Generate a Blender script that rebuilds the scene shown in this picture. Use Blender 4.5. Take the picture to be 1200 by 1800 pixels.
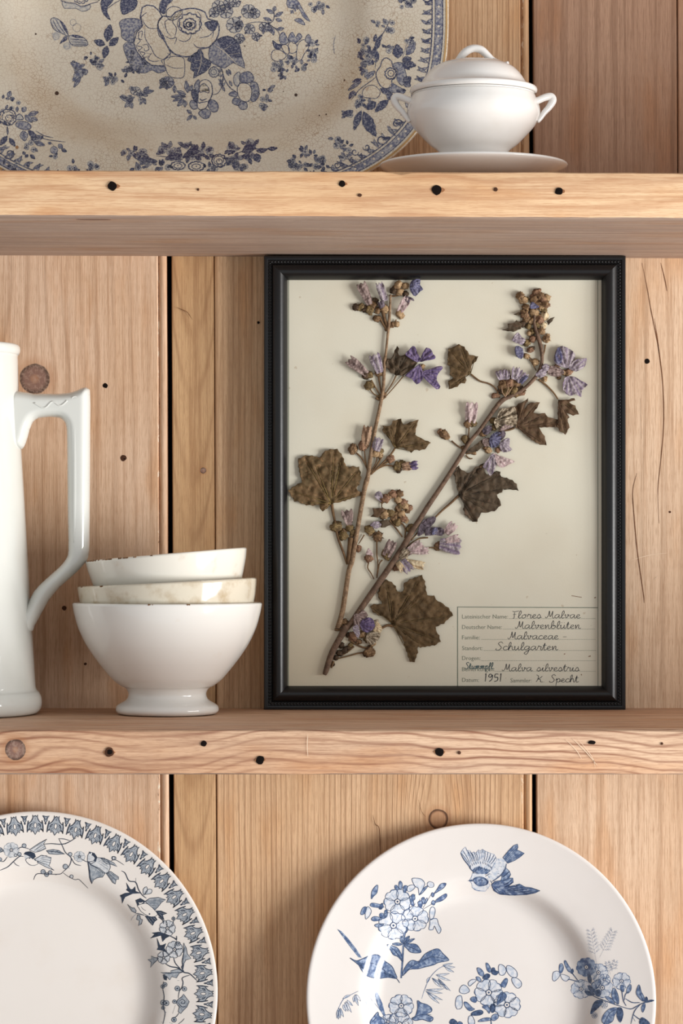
import bpy, bmesh, math, random
from mathutils import Vector, Matrix, noise
from mathutils.geometry import delaunay_2d_cdt

for o in list(bpy.data.objects):
    bpy.data.objects.remove(o, do_unlink=True)
SC = bpy.context.scene
COL = SC.collection
random.seed(7)

# ------------------------------------------------------------------ camera
ZE = 1.5            # eye height
WD = 2.35           # distance from the camera to the back boards
FPX = 5010.0        # focal length in pixels of the 1200 x 1800 frame
HOR = 963.0         # horizon row
cam_d = bpy.data.cameras.new('camera')
cam_d.sensor_fit = 'VERTICAL'
cam_d.sensor_height = 36.0
cam_d.sensor_width = 24.0
cam_d.lens = 36.0 * FPX / 1800.0
cam_d.shift_y = (HOR - 900.0) / 1800.0
cam_d.clip_start = 0.05
cam = bpy.data.objects.new('camera', cam_d)
cam.location = (0, -WD, ZE)
cam.rotation_euler = (math.radians(90), 0, 0)
COL.objects.link(cam)
SC.camera = cam
CAM = Vector((0, -WD, ZE))

# ------------------------------------------------------------------ world and light
world = bpy.data.worlds.new('world')
SC.world = world
world.use_nodes = True
bg = world.node_tree.nodes['Background']
bg.inputs['Color'].default_value = (0.96, 0.98, 1.0, 1)
bg.inputs['Strength'].default_value = 0.56

def window_light(name, loc, target, sx, sy, power, color):
    l = bpy.data.lights.new(name, 'AREA')
    l.shape = 'RECTANGLE'
    l.size = sx
    l.size_y = sy
    l.energy = power
    l.color = color
    o = bpy.data.objects.new(name, l)
    o.location = loc
    d = Vector(target) - Vector(loc)
    o.rotation_euler = d.to_track_quat('-Z', 'Y').to_euler()
    COL.objects.link(o)
    return o

# a low two-casement window in the room, to the right of the shelves
for wx, wy in ((2.35, -1.71), (2.70, -1.09)):
    window_light('window_light', (wx, wy, ZE - 0.52), (0, -0.05, ZE - 0.02), 0.62, 1.25, 60, (1.0, 0.99, 0.975))

vs = SC.view_settings
vs.view_transform = 'Standard'
vs.look = 'None'
vs.gamma = 1.0
vs.use_curve_mapping = False
vs.exposure = 0.12

# ------------------------------------------------------------------ helpers
def P(px, py, Y):
    d = WD + Y
    return Vector(((px - 600.0) * d / FPX, Y, ZE + (HOR - py) * d / FPX))

def lin(c):
    out = []
    for v in c[:3]:
        v = v / 255.0
        out.append(v / 12.92 if v <= 0.04045 else ((v + 0.055) / 1.055) ** 2.4)
    return (out[0], out[1], out[2], 1.0)

ROOT = {}           # object -> world location of its top-level thing

def thing(name, label, cat, loc, rot=None, group=None):
    o = bpy.data.objects.new(name, None)
    o.empty_display_size = 0.02
    o.location = loc
    if rot is not None:
        o.rotation_euler = rot
    COL.objects.link(o)
    o['label'] = label
    o['category'] = cat
    if group:
        o['group'] = group
    ROOT[o] = Vector(loc)
    return o

def mk(name, verts, faces, mats, parent=None, smooth=True, idx=None, local=False, kind=None, label=None):
    """link one mesh object; verts are world points unless local"""
    if not isinstance(mats, (list, tuple)):
        mats = [mats]
    off = Vector((0, 0, 0))
    if parent is not None and not local:
        off = ROOT[parent]
    me = bpy.data.meshes.new(name)
    me.from_pydata([tuple(Vector(v) - off) for v in verts], [], faces)
    for m in mats:
        me.materials.append(m)
    if idx:
        for p, i in zip(me.polygons, idx):
            p.material_index = i
    if smooth:
        for p in me.polygons:
            p.use_smooth = True
    me.update()
    o = bpy.data.objects.new(name, me)
    COL.objects.link(o)
    if parent is not None:
        o.parent = parent
        ROOT[o] = ROOT[parent]
    else:
        ROOT[o] = Vector((0, 0, 0))
    if kind:
        o['kind'] = kind
    if label:
        o['label'] = label
    return o

def fix_normals(o):
    bm = bmesh.new()
    bm.from_mesh(o.data)
    bmesh.ops.remove_doubles(bm, verts=bm.verts, dist=1e-6)
    bmesh.ops.recalc_face_normals(bm, faces=bm.faces)
    bm.to_mesh(o.data)
    bm.free()

def lathe(name, prof, cx, cy, mat, parent, seg=96, tilt=None, pivot=None):
    """prof: (r, z) world heights from bottom axis round to the axis again"""
    v, f = [], []
    rings = []
    for r, z in prof:
        if r < 1e-6:
            rings.append([len(v)])
            v.append(Vector((cx, cy, z)))
        else:
            s = len(v)
            for i in range(seg):
                a = 2 * math.pi * i / seg
                v.append(Vector((cx + r * math.cos(a), cy + r * math.sin(a), z)))
            rings.append(list(range(s, s + seg)))
    for A, B in zip(rings[:-1], rings[1:]):
        for i in range(seg):
            j = (i + 1) % seg
            if len(A) == 1 and len(B) == 1:
                continue
            if len(A) == 1:
                f.append((A[0], B[j], B[i]))
            elif len(B) == 1:
                f.append((A[i], A[j], B[0]))
            else:
                f.append((A[i], A[j], B[j], B[i]))
    if tilt:
        R = Matrix.Rotation(tilt, 4, 'Y')
        pv = Vector(pivot)
        v = [R @ (p - pv) + pv for p in v]
    return mk(name, v, f, mat, parent)

def catmull(pts, n=6):
    """smooth polyline of tuples through pts"""
    if len(pts) < 3:
        return [tuple(p) for p in pts]
    out = []
    k = len(pts)
    for i in range(k - 1):
        p0 = pts[max(i - 1, 0)]
        p1 = pts[i]
        p2 = pts[i + 1]
        p3 = pts[min(i + 2, k - 1)]
        for j in range(n):
            t = j / n
            out.append(tuple(0.5 * (2 * b + (c - a) * t + (2 * a - 5 * b + 4 * c - d) * t * t + (3 * b - a - 3 * c + d) * t ** 3)
                             for a, b, c, d in zip(p0, p1, p2, p3)))
    out.append(tuple(pts[-1]))
    return out

def closed_smooth(pts, n=4):
    k = len(pts)
    ext = [pts[-2], pts[-1]] + list(pts) + [pts[0], pts[1]]
    out = []
    for i in range(2, k + 2):
        p0, p1, p2, p3 = ext[i - 1], ext[i], ext[i + 1] if i + 1 < len(ext) else ext[0], ext[i + 2] if i + 2 < len(ext) else ext[1]
        for j in range(n):
            t = j / n
            out.append(tuple(0.5 * (2 * b + (c - a) * t + (2 * a - 5 * b + 4 * c - d) * t * t + (3 * b - a - 3 * c + d) * t ** 3)
                             for a, b, c, d in zip(p0, p1, p2, p3)))
    return out

def tube(path, radii, seg=10, flat=1.0, up=Vector((0, -1, 0)), power=1.0, caps=True):
    """swept tube; radii = radius in the plane across 'up'; flat = ratio of radius along 'up'"""
    v, f = [], []
    n = len(path)
    path = [Vector(p) for p in path]
    if not isinstance(radii, (list, tuple)):
        radii = [radii] * n
    for i in range(n):
        t = (path[min(i + 1, n - 1)] - path[max(i - 1, 0)])
        if t.length < 1e-9:
            t = Vector((0, 0, 1))
        t.normalize()
        s = t.cross(up)
        if s.length < 1e-5:
            s = t.cross(Vector((1, 0, 0)))
        s.normalize()
        w = s.cross(t).normalized()
        r = radii[i]
        rf = flat[i] if isinstance(flat, (list, tuple)) else r * flat
        for k in range(seg):
            a = 2 * math.pi * k / seg
            c, sn = math.cos(a), math.sin(a)
            c = math.copysign(abs(c) ** power, c)
            sn = math.copysign(abs(sn) ** power, sn)
            v.append(path[i] + s * (r * c) + w * (rf * sn))
    for i in range(n - 1):
        for k in range(seg):
            k2 = (k + 1) % seg
            f.append((i * seg + k, i * seg + k2, (i + 1) * seg + k2, (i + 1) * seg + k))
    if caps:
        a = len(v); v.append(path[0]); b = len(v); v.append(path[-1])
        for k in range(seg):
            k2 = (k + 1) % seg
            f.append((a, k2, k))
            f.append((b, (n - 1) * seg + k, (n - 1) * seg + k2))
    return v, f

def merge(parts):
    v, f = [], []
    for pv, pf in parts:
        o = len(v)
        v += list(pv)
        f += [tuple(i + o for i in q) for q in pf]
    return v, f

def inside(p, poly):
    x, y = p
    c = False
    j = len(poly) - 1
    for i in range(len(poly)):
        xi, yi = poly[i]
        xj, yj = poly[j]
        if (yi > y) != (yj > y) and x < (xj - xi) * (y - yi) / (yj - yi + 1e-12) + xi:
            c = not c
        j = i
    return c

def cdt(poly, sp):
    """triangulate a 2D polygon with interior points on a grid"""
    pts = [Vector((p[0], p[1])) for p in poly]
    xs = [p[0] for p in poly]; ys = [p[1] for p in poly]
    if sp:
        y = min(ys) + sp * 0.6
        row = 0
        while y < max(ys):
            x = min(xs) + sp * (0.35 if row % 2 else 0.8)
            while x < max(xs):
                if inside((x, y), poly):
                    pts.append(Vector((x + 0.01 * math.sin(x * 7 + y), y + 0.01 * math.cos(y * 5))))
                x += sp
            y += sp * 0.9
            row += 1
    r = delaunay_2d_cdt(pts, [], [list(range(len(poly)))], 1, 1e-5)
    return [(q[0], q[1]) for q in r[0]], [tuple(t) for t in r[2]]

def Zm(ox, oy, k, pts):
    return [(ox + p[0] / k, oy + p[1] / k) + tuple(p[2:]) for p in pts]

# ------------------------------------------------------------------ node helper
class NT:
    def __init__(self, name):
        self.mat = bpy.data.materials.new(name)
        self.mat.use_nodes = True
        self.t = self.mat.node_tree
        self.bsdf = self.t.nodes['Principled BSDF']

    def _in(self, sock, v):
        if v is None:
            return
        if hasattr(v, 'is_output'):
            self.t.links.new(v, sock)
        else:
            sock.default_value = v

    def m(self, op, a, b=None, c=None, clamp=False):
        n = self.t.nodes.new('ShaderNodeMath')
        n.operation = op
        n.use_clamp = clamp
        self._in(n.inputs[0], a)
        self._in(n.inputs[1], b)
        self._in(n.inputs[2], c)
        return n.outputs[0]

    def obj(self):
        return self.t.nodes.new('ShaderNodeTexCoord').outputs['Object']

    def sep(self, v):
        n = self.t.nodes.new('ShaderNodeSeparateXYZ')
        self._in(n.inputs[0], v)
        return n.outputs

    def comb(self, x, y, z):
        n = self.t.nodes.new('ShaderNodeCombineXYZ')
        self._in(n.inputs[0], x); self._in(n.inputs[1], y); self._in(n.inputs[2], z)
        return n.outputs[0]

    def noise(self, vec, scale=1.0, detail=3.0, rough=0.5, dist=0.0):
        n = self.t.nodes.new('ShaderNodeTexNoise')
        self._in(n.inputs['Vector'], vec)
        n.inputs['Scale'].default_value = scale
        n.inputs['Detail'].default_value = detail
        n.inputs['Roughness'].default_value = rough
        n.inputs['Distortion'].default_value = dist
        return n.outputs['Fac']

    def vor(self, vec, scale, feature='DISTANCE_TO_EDGE'):
        n = self.t.nodes.new('ShaderNodeTexVoronoi')
        n.feature = feature
        self._in(n.inputs['Vector'], vec)
        n.inputs['Scale'].default_value = scale
        return n.outputs['Distance']

    def ss(self, v, a, b):
        n = self.t.nodes.new('ShaderNodeMapRange')
        n.interpolation_type = 'SMOOTHSTEP'
        self._in(n.inputs[0], v)
        n.inputs[1].default_value = a
        n.inputs[2].default_value = b
        n.inputs[3].default_value = 0.0
        n.inputs[4].default_value = 1.0
        return n.outputs[0]

    def mix(self, fac, a, b):
        n = self.t.nodes.new('ShaderNodeMix')
        n.data_type = 'RGBA'
        self._in(n.inputs[0], fac)
        self._in(n.inputs[6], a)
        self._in(n.inputs[7], b)
        return n.outputs[2]

    def bump(self, h, strength, dist):
        n = self.t.nodes.new('ShaderNodeBump')
        n.inputs['Strength'].default_value = strength
        n.inputs['Distance'].default_value = dist
        self._in(n.inputs['Height'], h)
        self.t.links.new(n.outputs[0], self.bsdf.inputs['Normal'])

    def out(self, col, rough=0.5, spec=0.5, coat=0.0):
        self._in(self.bsdf.inputs['Base Color'], col)
        self._in(self.bsdf.inputs['Roughness'], rough)
        self.bsdf.inputs['Specular IOR Level'].default_value = spec
        self.bsdf.inputs['Coat Weight'].default_value = coat
        return self.mat

def plain(name, c, rough=0.5, spec=0.5, var=0.12, scale=60.0):
    n = NT(name)
    b = lin(c)
    d = tuple(x * (1 - var * 2) for x in b[:3]) + (1,)
    f = n.ss(n.noise(n.obj(), scale, 3), 0.3, 0.7)
    return n.out(n.mix(f, d, b), rough, spec)

def wood(name, axis, base, light, dark, freq=90.0, ring=0.5, seed=0.0, warp=0.012, knots=(), cath=None,
         fleck=None, blot=0.6, fibre=0.35, grey=0.0, sharp=5.0, along=1.6, streak=0.35):
    """pine boards: grain runs along axis; knots are (u, a, r, sort)"""
    n = NT(name)
    def soft(c):
        l = 0.3 * c[0] + 0.59 * c[1] + 0.11 * c[2]
        return tuple((x + (l - x) * 0.2) * 1.035 for x in c)
    base, light, dark = soft(base), soft(light), soft(dark)
    s = n.sep(n.obj())
    if axis == 'Z':
        a, u, v = s[2], s[0], s[1]
    else:
        a, u, v = s[0], s[2], s[1]
    u1 = n.m('ADD', u, seed)
    low = n.noise(n.comb(n.m('MULTIPLY', u1, 7.0), n.m('MULTIPLY', v, 7.0), n.m('MULTIPLY', a, along)), 1.0, 2.0)
    low2 = n.noise(n.comb(n.m('MULTIPLY', u1, 40.0), n.m('MULTIPLY', v, 40.0), n.m('MULTIPLY', a, 9.0)), 1.0, 2.0)
    c = n.m('ADD', u1, n.m('MULTIPLY', v, 0.6))
    c = n.m('ADD', c, n.m('MULTIPLY', n.m('SUBTRACT', low, 0.5), warp * 2))
    c = n.m('ADD', c, n.m('MULTIPLY', n.m('SUBTRACT', low2, 0.5), warp * 0.35))
    km = None
    for (ku, ka, kr, sort) in knots:
        du = n.m('SUBTRACT', u, ku)
        da = n.m('SUBTRACT', a, ka)
        e = n.m('ADD', n.m('POWER', n.m('ABSOLUTE', n.m('DIVIDE', du, kr * 2.2)), 2.0),
                n.m('POWER', n.m('ABSOLUTE', n.m('DIVIDE', da, kr * 3.6)), 2.0))
        g = n.m('EXPONENT', n.m('MULTIPLY', e, -1.0))
        c = n.m('SUBTRACT', c, n.m('MULTIPLY', n.m('MULTIPLY', du, g), 0.85))
        el = 1.0 if sort != 'flat' else 3.2
        if axis == 'X' and sort == 'flat':
            dd = n.m('SQRT', n.m('ADD', n.m('POWER', n.m('ABSOLUTE', n.m('SUBTRACT', v, ku)), 2.0),
                                 n.m('POWER', n.m('ABSOLUTE', n.m('DIVIDE', da, el)), 2.0)))
        else:
            dd = n.m('SQRT', n.m('ADD', n.m('POWER', n.m('ABSOLUTE', du), 2.0),
                                 n.m('POWER', n.m('ABSOLUTE', n.m('DIVIDE', da, el)), 2.0)))
        dn = n.m('ADD', n.m('DIVIDE', dd, kr), n.m('MULTIPLY', n.m('SUBTRACT', n.noise(n.obj(), 180.0, 2.0), 0.5), 0.16))
        if km is None:
            km = []
        km.append((dn, sort))
    if cath:
        xc, kk, mm = cath
        dx = n.m('SUBTRACT', u, xc)
        c = n.m('ADD', n.m('MULTIPLY', n.m('MULTIPLY', dx, dx), kk), n.m('MULTIPLY', a, -mm))
        c = n.m('ADD', c, n.m('MULTIPLY', n.m('SUBTRACT', low2, 0.5), 0.004))
    ph = n.m('MULTIPLY', c, freq * 2 * math.pi)
    ph = n.m('ADD', ph, n.m('MULTIPLY', n.noise(n.comb(n.m('MULTIPLY', c, freq * 0.6), 3.3, seed), 1.0, 1.0), 5.0))
    rings = n.m('POWER', n.m('ADD', n.m('MULTIPLY', n.m('SINE', ph), 0.5), 0.5), sharp)
    brk = n.ss(n.noise(n.comb(n.m('MULTIPLY', u1, 60.0), n.m('MULTIPLY', v, 60.0), n.m('MULTIPLY', a, 5.0)), 1.0, 2.0), 0.3, 0.65)
    rings = n.m('MULTIPLY', rings, n.m('ADD', n.m('MULTIPLY', brk, 0.65), 0.35))
    fib = n.noise(n.comb(n.m('MULTIPLY', u1, 900.0), n.m('MULTIPLY', v, 900.0), n.m('MULTIPLY', a, 22.0)), 1.0, 3.0)
    blo = n.noise(n.comb(n.m('MULTIPLY', u1, 16.0), n.m('MULTIPLY', v, 16.0), n.m('MULTIPLY', a, 5.0)), 1.0, 4.0)
    col = n.mix(n.ss(blo, 0.5 - 0.28, 0.5 + 0.28), lin(base), lin(light))
    pink = n.noise(n.comb(n.m('MULTIPLY', u1, 30.0), n.m('MULTIPLY', v, 30.0), n.m('MULTIPLY', n.m('ADD', a, 9.1), 9.0)), 1.0, 3.0)
    warmc = tuple(min(255, q) for q in (base[0] * 0.97, base[1] * 0.86, base[2] * 0.72))
    col = n.mix(n.m('MULTIPLY', n.ss(pink, 0.5, 0.72), blot), col, lin(warmc))
    col = n.mix(n.m('MULTIPLY', rings, ring), col, lin(dark))
    col = n.mix(n.m('MULTIPLY', n.ss(fib, 0.46, 0.66), fibre * 1.25), col, lin(dark))
    stk = n.noise(n.comb(n.m('MULTIPLY', u1, 210.0), n.m('MULTIPLY', v, 210.0), n.m('MULTIPLY', a, 4.0)), 1.0, 3.0, 0.6)
    col = n.mix(n.m('MULTIPLY', n.ss(stk, 0.5, 0.68), streak * 1.15), col, lin(dark))
    col = n.mix(n.m('MULTIPLY', n.ss(n.m('SUBTRACT', 1.0, stk), 0.52, 0.75), streak * 0.8), col, lin(tuple(min(255, q * 1.06) for q in light)))
    fi2 = n.noise(n.comb(n.m('MULTIPLY', u1, 2400.0), n.m('MULTIPLY', v, 2400.0), n.m('MULTIPLY', a, 110.0)), 1.0, 2.0)
    col = n.mix(n.m('MULTIPLY', n.ss(fi2, 0.5, 0.62), fibre * 1.1), col, lin(dark))
    if grey:
        gn = n.noise(n.comb(n.m('MULTIPLY', u1, 50.0), n.m('MULTIPLY', v, 50.0), n.m('MULTIPLY', a, 7.0)), 1.0, 3.0)
        col = n.mix(n.m('MULTIPLY', n.ss(gn, 0.4, 0.7), grey), col, lin((150, 132, 122)))
    if km:
        for dn, sort in km:
            if sort == 'ring':
                body = lin((150, 98, 66)); rim = lin((62, 36, 24))
            elif sort == 'flat':
                body = lin((112, 84, 72)); rim = lin((92, 66, 56))
            else:
                body = lin((124, 92, 82)); rim = lin((58, 38, 32))
            msk = n.m('SUBTRACT', 1.0, n.ss(dn, 0.92, 1.02))
            if sort == 'ring':
                msk = n.m('MULTIPLY', msk, n.m('ADD', 0.25, n.m('MULTIPLY', n.ss(dn, 0.62, 0.85), 0.75)))
            inner = n.mix(n.ss(dn, 0.6, 0.95), body, rim)
            core = n.m('SUBTRACT', 1.0, n.ss(dn, 0.12, 0.4))
            inner = n.mix(core, inner, lin((158, 116, 92)) if sort != 'flat' else body)
            kn = n.ss(n.noise(n.obj(), 330.0, 4.0, 0.65), 0.45, 0.62)
            inner = n.mix(n.m('MULTIPLY', kn, 0.45), inner, lin((172, 146, 130)) if sort == 'knot' else inner)
            col = n.mix(n.m('MULTIPLY', msk, 0.92), col, inner)
            halo = n.m('MULTIPLY', n.m('SUBTRACT', 1.0, n.ss(dn, 1.0, 1.7)), 0.35)
            halo = n.m('MULTIPLY', halo, n.m('SUBTRACT', 1.0, msk))
            col = n.mix(halo, col, lin((170, 112, 70)))
    if fleck is not None:
        fx = fleck
        d = n.m('ABSOLUTE', n.m('SUBTRACT', u, fx))
        fl = n.noise(n.comb(n.m('MULTIPLY', u, 300.0), 1.0, n.m('MULTIPLY', a, 90.0)), 1.0, 6.0, 0.75)
        mk_ = n.m('MULTIPLY', n.m('SUBTRACT', 1.0, n.ss(d, 0.0006, 0.0014)), n.m('MULTIPLY', n.ss(fl, 0.54, 0.6), 0.8))
        col = n.mix(mk_, col, lin((232, 220, 200)))
        mk2 = n.m('MULTIPLY', n.m('SUBTRACT', 1.0, n.ss(d, 0.0006, 0.0014)), n.m('MULTIPLY', n.m('SUBTRACT', 1.0, n.ss(fl, 0.38, 0.44)), 0.7))
        col = n.mix(mk2, col, lin((105, 72, 48)))
    h = n.m('ADD', n.m('MULTIPLY', fib, 0.5), n.m('MULTIPLY', rings, 0.4))
    n.bump(h, 0.5, 0.0008)
    return n.out(col, 0.62, 0.3)

def ceramic(name, base, stain, amount=0.25, rough=0.12, scale=25.0, craze=0.0, craze_scale=190.0, craze_col=(150, 118, 84), lo=0.5):
    n = NT(name)
    o = n.obj()
    f = n.ss(n.noise(o, scale, 4.0, 0.55), lo, lo + 0.3)
    col = n.mix(n.m('MULTIPLY', f, amount), lin(base), lin(stain))
    if craze:
        d = n.vor(n.t.nodes.new('ShaderNodeTexCoord').outputs['Object'], craze_scale)
        wob = n.noise(o, 30.0, 2.0)
        line = n.m('SUBTRACT', 1.0, n.ss(d, 0.02, 0.07))
        line = n.m('MULTIPLY', line, n.m('MULTIPLY', n.ss(wob, 0.3, 0.65), craze))
        col = n.mix(line, col, lin(craze_col))
    wav = n.noise(o, 45.0, 1.0)
    n.bump(wav, 0.06, 0.002)
    return n.out(col, rough, 0.5, 0.15)

def ink(name, c, c2, scale=900.0, a=0.35, b=0.7, rough=0.14):
    n = NT(name)
    f = n.ss(n.noise(n.obj(), scale, 2.0), a, b)
    return n.out(n.mix(f, lin(c), lin(c2)), rough, 0.5, 0.15)

# ------------------------------------------------------------------ the setting: back boards
Z_LOW = ZE - 0.1322      # top of the lower shelf
Z_UP = ZE + 0.2735       # top of the upper shelf
Z_UPB = ZE + 0.2397      # its underside
Z_BOT = ZE - 0.5022      # top of the shelf under the dinner plates
Z_TOPB = ZE + 0.690      # underside of the added, unseen top board
FRONT = -0.28            # front of the shelves
TOPZ, BOTZ = Z_TOPB + 0.03, Z_BOT - 0.034
XL, XR = -0.80, 0.80

def xw(px, Y=0.0):
    return (px - 600.0) * (WD + Y) / FPX

def zw(py, Y=0.0):
    return ZE + (HOR - py) * (WD + Y) / FPX

dark_m = plain('gap_dark', (14, 11, 9), 0.9, 0.1)
v = [(XL, 0.0165, BOTZ), (XR, 0.0165, BOTZ), (XR, 0.0165, TOPZ), (XL, 0.0165, TOPZ),
     (XL, 0.022, BOTZ), (XR, 0.022, BOTZ), (XR, 0.022, TOPZ), (XL, 0.022, TOPZ)]
wall = mk('wall_back', v, [(0, 1, 2, 3), (7, 6, 5, 4), (0, 4, 5, 1), (1, 5, 6, 2), (2, 6, 7, 3), (3, 7, 4, 0)], dark_m, None, False, kind='structure')

def plank(x0, x1, z0, z1, mat, bead=False, y=0.0, lean=0.0):
    """one matched board; bead = rounded moulding on its right edge"""
    th = 0.0155
    pr = [(x0, y + th), (x0, y + 0.0012), (x0 + 0.0008, y)]
    if bead:
        bw = 0.0062
        bx = x1 - bw
        pr += [(bx - 0.0018, y), (bx - 0.0012, y + 0.0006), (bx - 0.0008, y + 0.0026), (bx - 0.0001, y + 0.0028)]
        for k in range(9):
            a = math.pi - math.pi * k / 8
            pr.append((bx + bw / 2 + bw / 2 * math.cos(a), y + 0.0026 - 0.0026 * math.sin(a)))
        pr += [(x1, y + th)]
    else:
        pr += [(x1 - 0.0008, y), (x1, y + 0.0012), (x1, y + th)]
    n = len(pr)
    nz = 24
    v, f = [], []
    for i in range(nz + 1):
        z = z0 + (z1 - z0) * i / nz
        for (x, yy) in pr:
            v.append((x + lean * (z - ZE) + 0.00025 * noise.noise(Vector((x * 30, z * 14, 2.0))), yy, z))
    for i in range(nz):
        for k in range(n - 1):
            f.append((i * n + k, i * n + k + 1, (i + 1) * n + k + 1, (i + 1) * n + k))
    f.append(tuple(reversed(range(n))))
    f.append(tuple(range(nz * n, nz * n + n)))
    o = mk('plank', v, f, mat, wall, False)
    for p in o.data.polygons:
        p.use_smooth = True
    m = o.modifiers.new('edge', 'EDGE_SPLIT')
    m.split_angle = math.radians(38)
    return o

LEAN = -0.0042
def wm(nm, base, light, dark, **k):
    return wood(nm, 'Z', base, light, dark, **k)
xA = xw(294.6)
mA = wm('pine_board_pale', (208, 165, 126), (222, 186, 154), (166, 116, 76), freq=70, ring=0.28, seed=1.3, fibre=0.30,
        knots=[(xw(61), zw(666), 0.0128, 'knot')], fleck=xA - 0.0072)
mB = wm('pine_board_honey', (198, 150, 98), (206, 162, 112), (150, 100, 58), freq=26, ring=0.45, seed=3.1,
        cath=(xw(341), 130.0, 0.62), blot=0.3, fibre=0.25, knots=[(xw(357), zw(827), 0.0026, 'knot')])
mC = wm('pine_board_striped', (208, 162, 114), (216, 174, 130), (160, 112, 72), freq=230, ring=0.55, seed=5.7, warp=0.008,
        knots=[(xw(770), zw(1440), 0.0085, 'ring')], fleck=xw(933.5) - 0.0072, fibre=0.3)
mD = wm('pine_board_pink', (206, 166, 128), (220, 186, 152), (160, 114, 76), freq=60, ring=0.35, seed=8.2, warp=0.02, fibre=0.32)
mE = wm('pine_board_shaded', (172, 128, 98), (182, 140, 110), (128, 88, 62), freq=80, ring=0.35, seed=11.0, fibre=0.3)  # darker brown: shade of the upper compartment put into the board colour
mF = wm('pine_board_plain', (206, 158, 116), (216, 172, 136), (164, 110, 72), freq=100, ring=0.4, seed=14.0, fibre=0.3)

plank(XL, -0.462, BOTZ, TOPZ, mF, True, 0.0, LEAN)
plank(-0.4587, xA, BOTZ, TOPZ, mA, True, 0.0, LEAN)
plank(xw(303.2), xw(377.6), BOTZ, TOPZ, mB, False, 0.0012, LEAN)
plank(xw(378.6), xw(933.5), BOTZ, TOPZ, mC, True, 0.0008, LEAN)
plank(xw(941.0), xw(1330), BOTZ, Z_UP - 0.01, mD, False, 0.0, LEAN)
plank(xw(941.0), xw(1193.0), Z_UP - 0.0095, TOPZ, mE, False, 0.0, LEAN)
plank(xw(1194.6), xw(1330), Z_UP - 0.0095, TOPZ, mE, False, 0.0, LEAN)
plank(xw(1330.9), xw(1560), BOTZ, TOPZ, mF, True, 0.0, LEAN)
plank(xw(1567), XR, BOTZ, TOPZ, mA, False, 0.0, LEAN)

# ------------------------------------------------------------------ shelves
def shelf(name, ztop, zbot, mat, label, rot=0.0, seed=0.0, chip=None):
    loc = Vector((0, FRONT * 0.5, zbot))
    v, f = [], []
    nx = 220
    th = ztop - zbot
    for i in range(nx + 1):
        x = XL + (XR - XL) * i / nx
        w1 = 0.0007 * noise.noise(Vector((x * 18, seed, 0))) + 0.0004 * noise.noise(Vector((x * 70, seed, 4)))
        w2 = 0.0007 * noise.noise(Vector((x * 16, seed + 9, 0))) + 0.0004 * noise.noise(Vector((x * 80, seed + 9, 4)))
        wf = 0.0006 * noise.noise(Vector((x * 9, seed + 5, 0)))
        if chip:
            g = math.exp(-((x - chip) / 0.006) ** 2)
            w1 -= 0.002 * g
        r = 0.0030
        yf = FRONT + wf
        pr = [(0.0, ztop), (yf + r * 1.6, ztop), (yf + r * 0.7, ztop + w1 - 0.0003), (yf + r * 0.2, ztop + w1 - 0.0011), (yf, ztop + w1 - 0.0030),
              (yf, ztop - th * 0.5), (yf, zbot + 0.0030 + w2), (yf + r * 0.25, zbot + 0.0010 + w2), (yf + r * 0.9, zbot + 0.0002), (yf + r * 2, zbot), (0.0, zbot)]
        n = len(pr)
        for (y, z) in pr:
            v.append(Vector((x, y, z)))
    for i in range(nx):
        for k in range(n - 1):
            f.append((i * n + k, i * n + k + 1, (i + 1) * n + k + 1, (i + 1) * n + k))
        f.append((i * n + n - 1, i * n, (i + 1) * n, (i + 1) * n + n - 1))
    f.append(tuple(range(n)))
    f.append(tuple(reversed(range(nx * n, nx * n + n))))
    if rot:
        R = Matrix.Rotation(rot, 4, 'Y')
        c = Vector((0.05, 0, ztop))
        v = [R @ (p - c) + c for p in v]
    o = mk(name, v, f, [mat, raw_u])
    fix_normals(o)
    for q in o.data.polygons:
        if q.normal.z < -0.8:
            q.material_index = 1
    m = o.modifiers.new('edge', 'EDGE_SPLIT')
    m.split_angle = math.radians(40)
    o['label'] = label
    o['category'] = 'shelf'
    return o

raw_u = wood('pine_shelf_raw', 'X', (172, 140, 118), (184, 156, 136), (128, 96, 78), freq=60, ring=0.35, seed=21.0, warp=0.02, along=4.0,
             knots=[(FRONT + 0.020, xw(160, FRONT), 0.0042, 'flat')], fibre=0.35, grey=0.35)
zs = lambda py: zw(py, FRONT)
xs_ = lambda px: xw(px, FRONT)
m_up = wood('pine_shelf_upper', 'X', (224, 172, 118), (236, 194, 146), (182, 112, 64), freq=60, ring=0.55, seed=2.2, warp=0.03, along=5.0, sharp=4.0,
            fibre=0.28, grey=0.12)
m_lo = wood('pine_shelf_lower', 'X', (210, 158, 116), (228, 186, 148), (140, 76, 46), freq=150, ring=0.85, seed=4.4, warp=0.028, along=6.0, sharp=4.5,
            knots=[(zs(1318), xs_(27), 0.0078, 'knot')], fibre=0.28, grey=0.12)
sh_up = shelf('shelf', Z_UP, Z_UPB, m_up, 'pine shelf board holding the floral platter and white tureen', rot=0.0042, seed=1.0, chip=xs_(702))
sh_lo = shelf('shelf', Z_LOW, ZE - 0.1649, m_lo, 'pine shelf board under the jug, bowls and framed pressed flowers', rot=0.0, seed=6.0)
sh_bt = shelf('shelf', Z_BOT, Z_BOT - 0.034, m_lo, 'pine shelf board under the two leaning dinner plates', rot=0.0, seed=13.0)
sh_tp = shelf('shelf', Z_TOPB + 0.03, Z_TOPB, m_up, 'unseen pine board added to shade the space above the floral platter', rot=0.0, seed=17.0)  # unseen board, added to keep overhead light off the upper compartment

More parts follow.
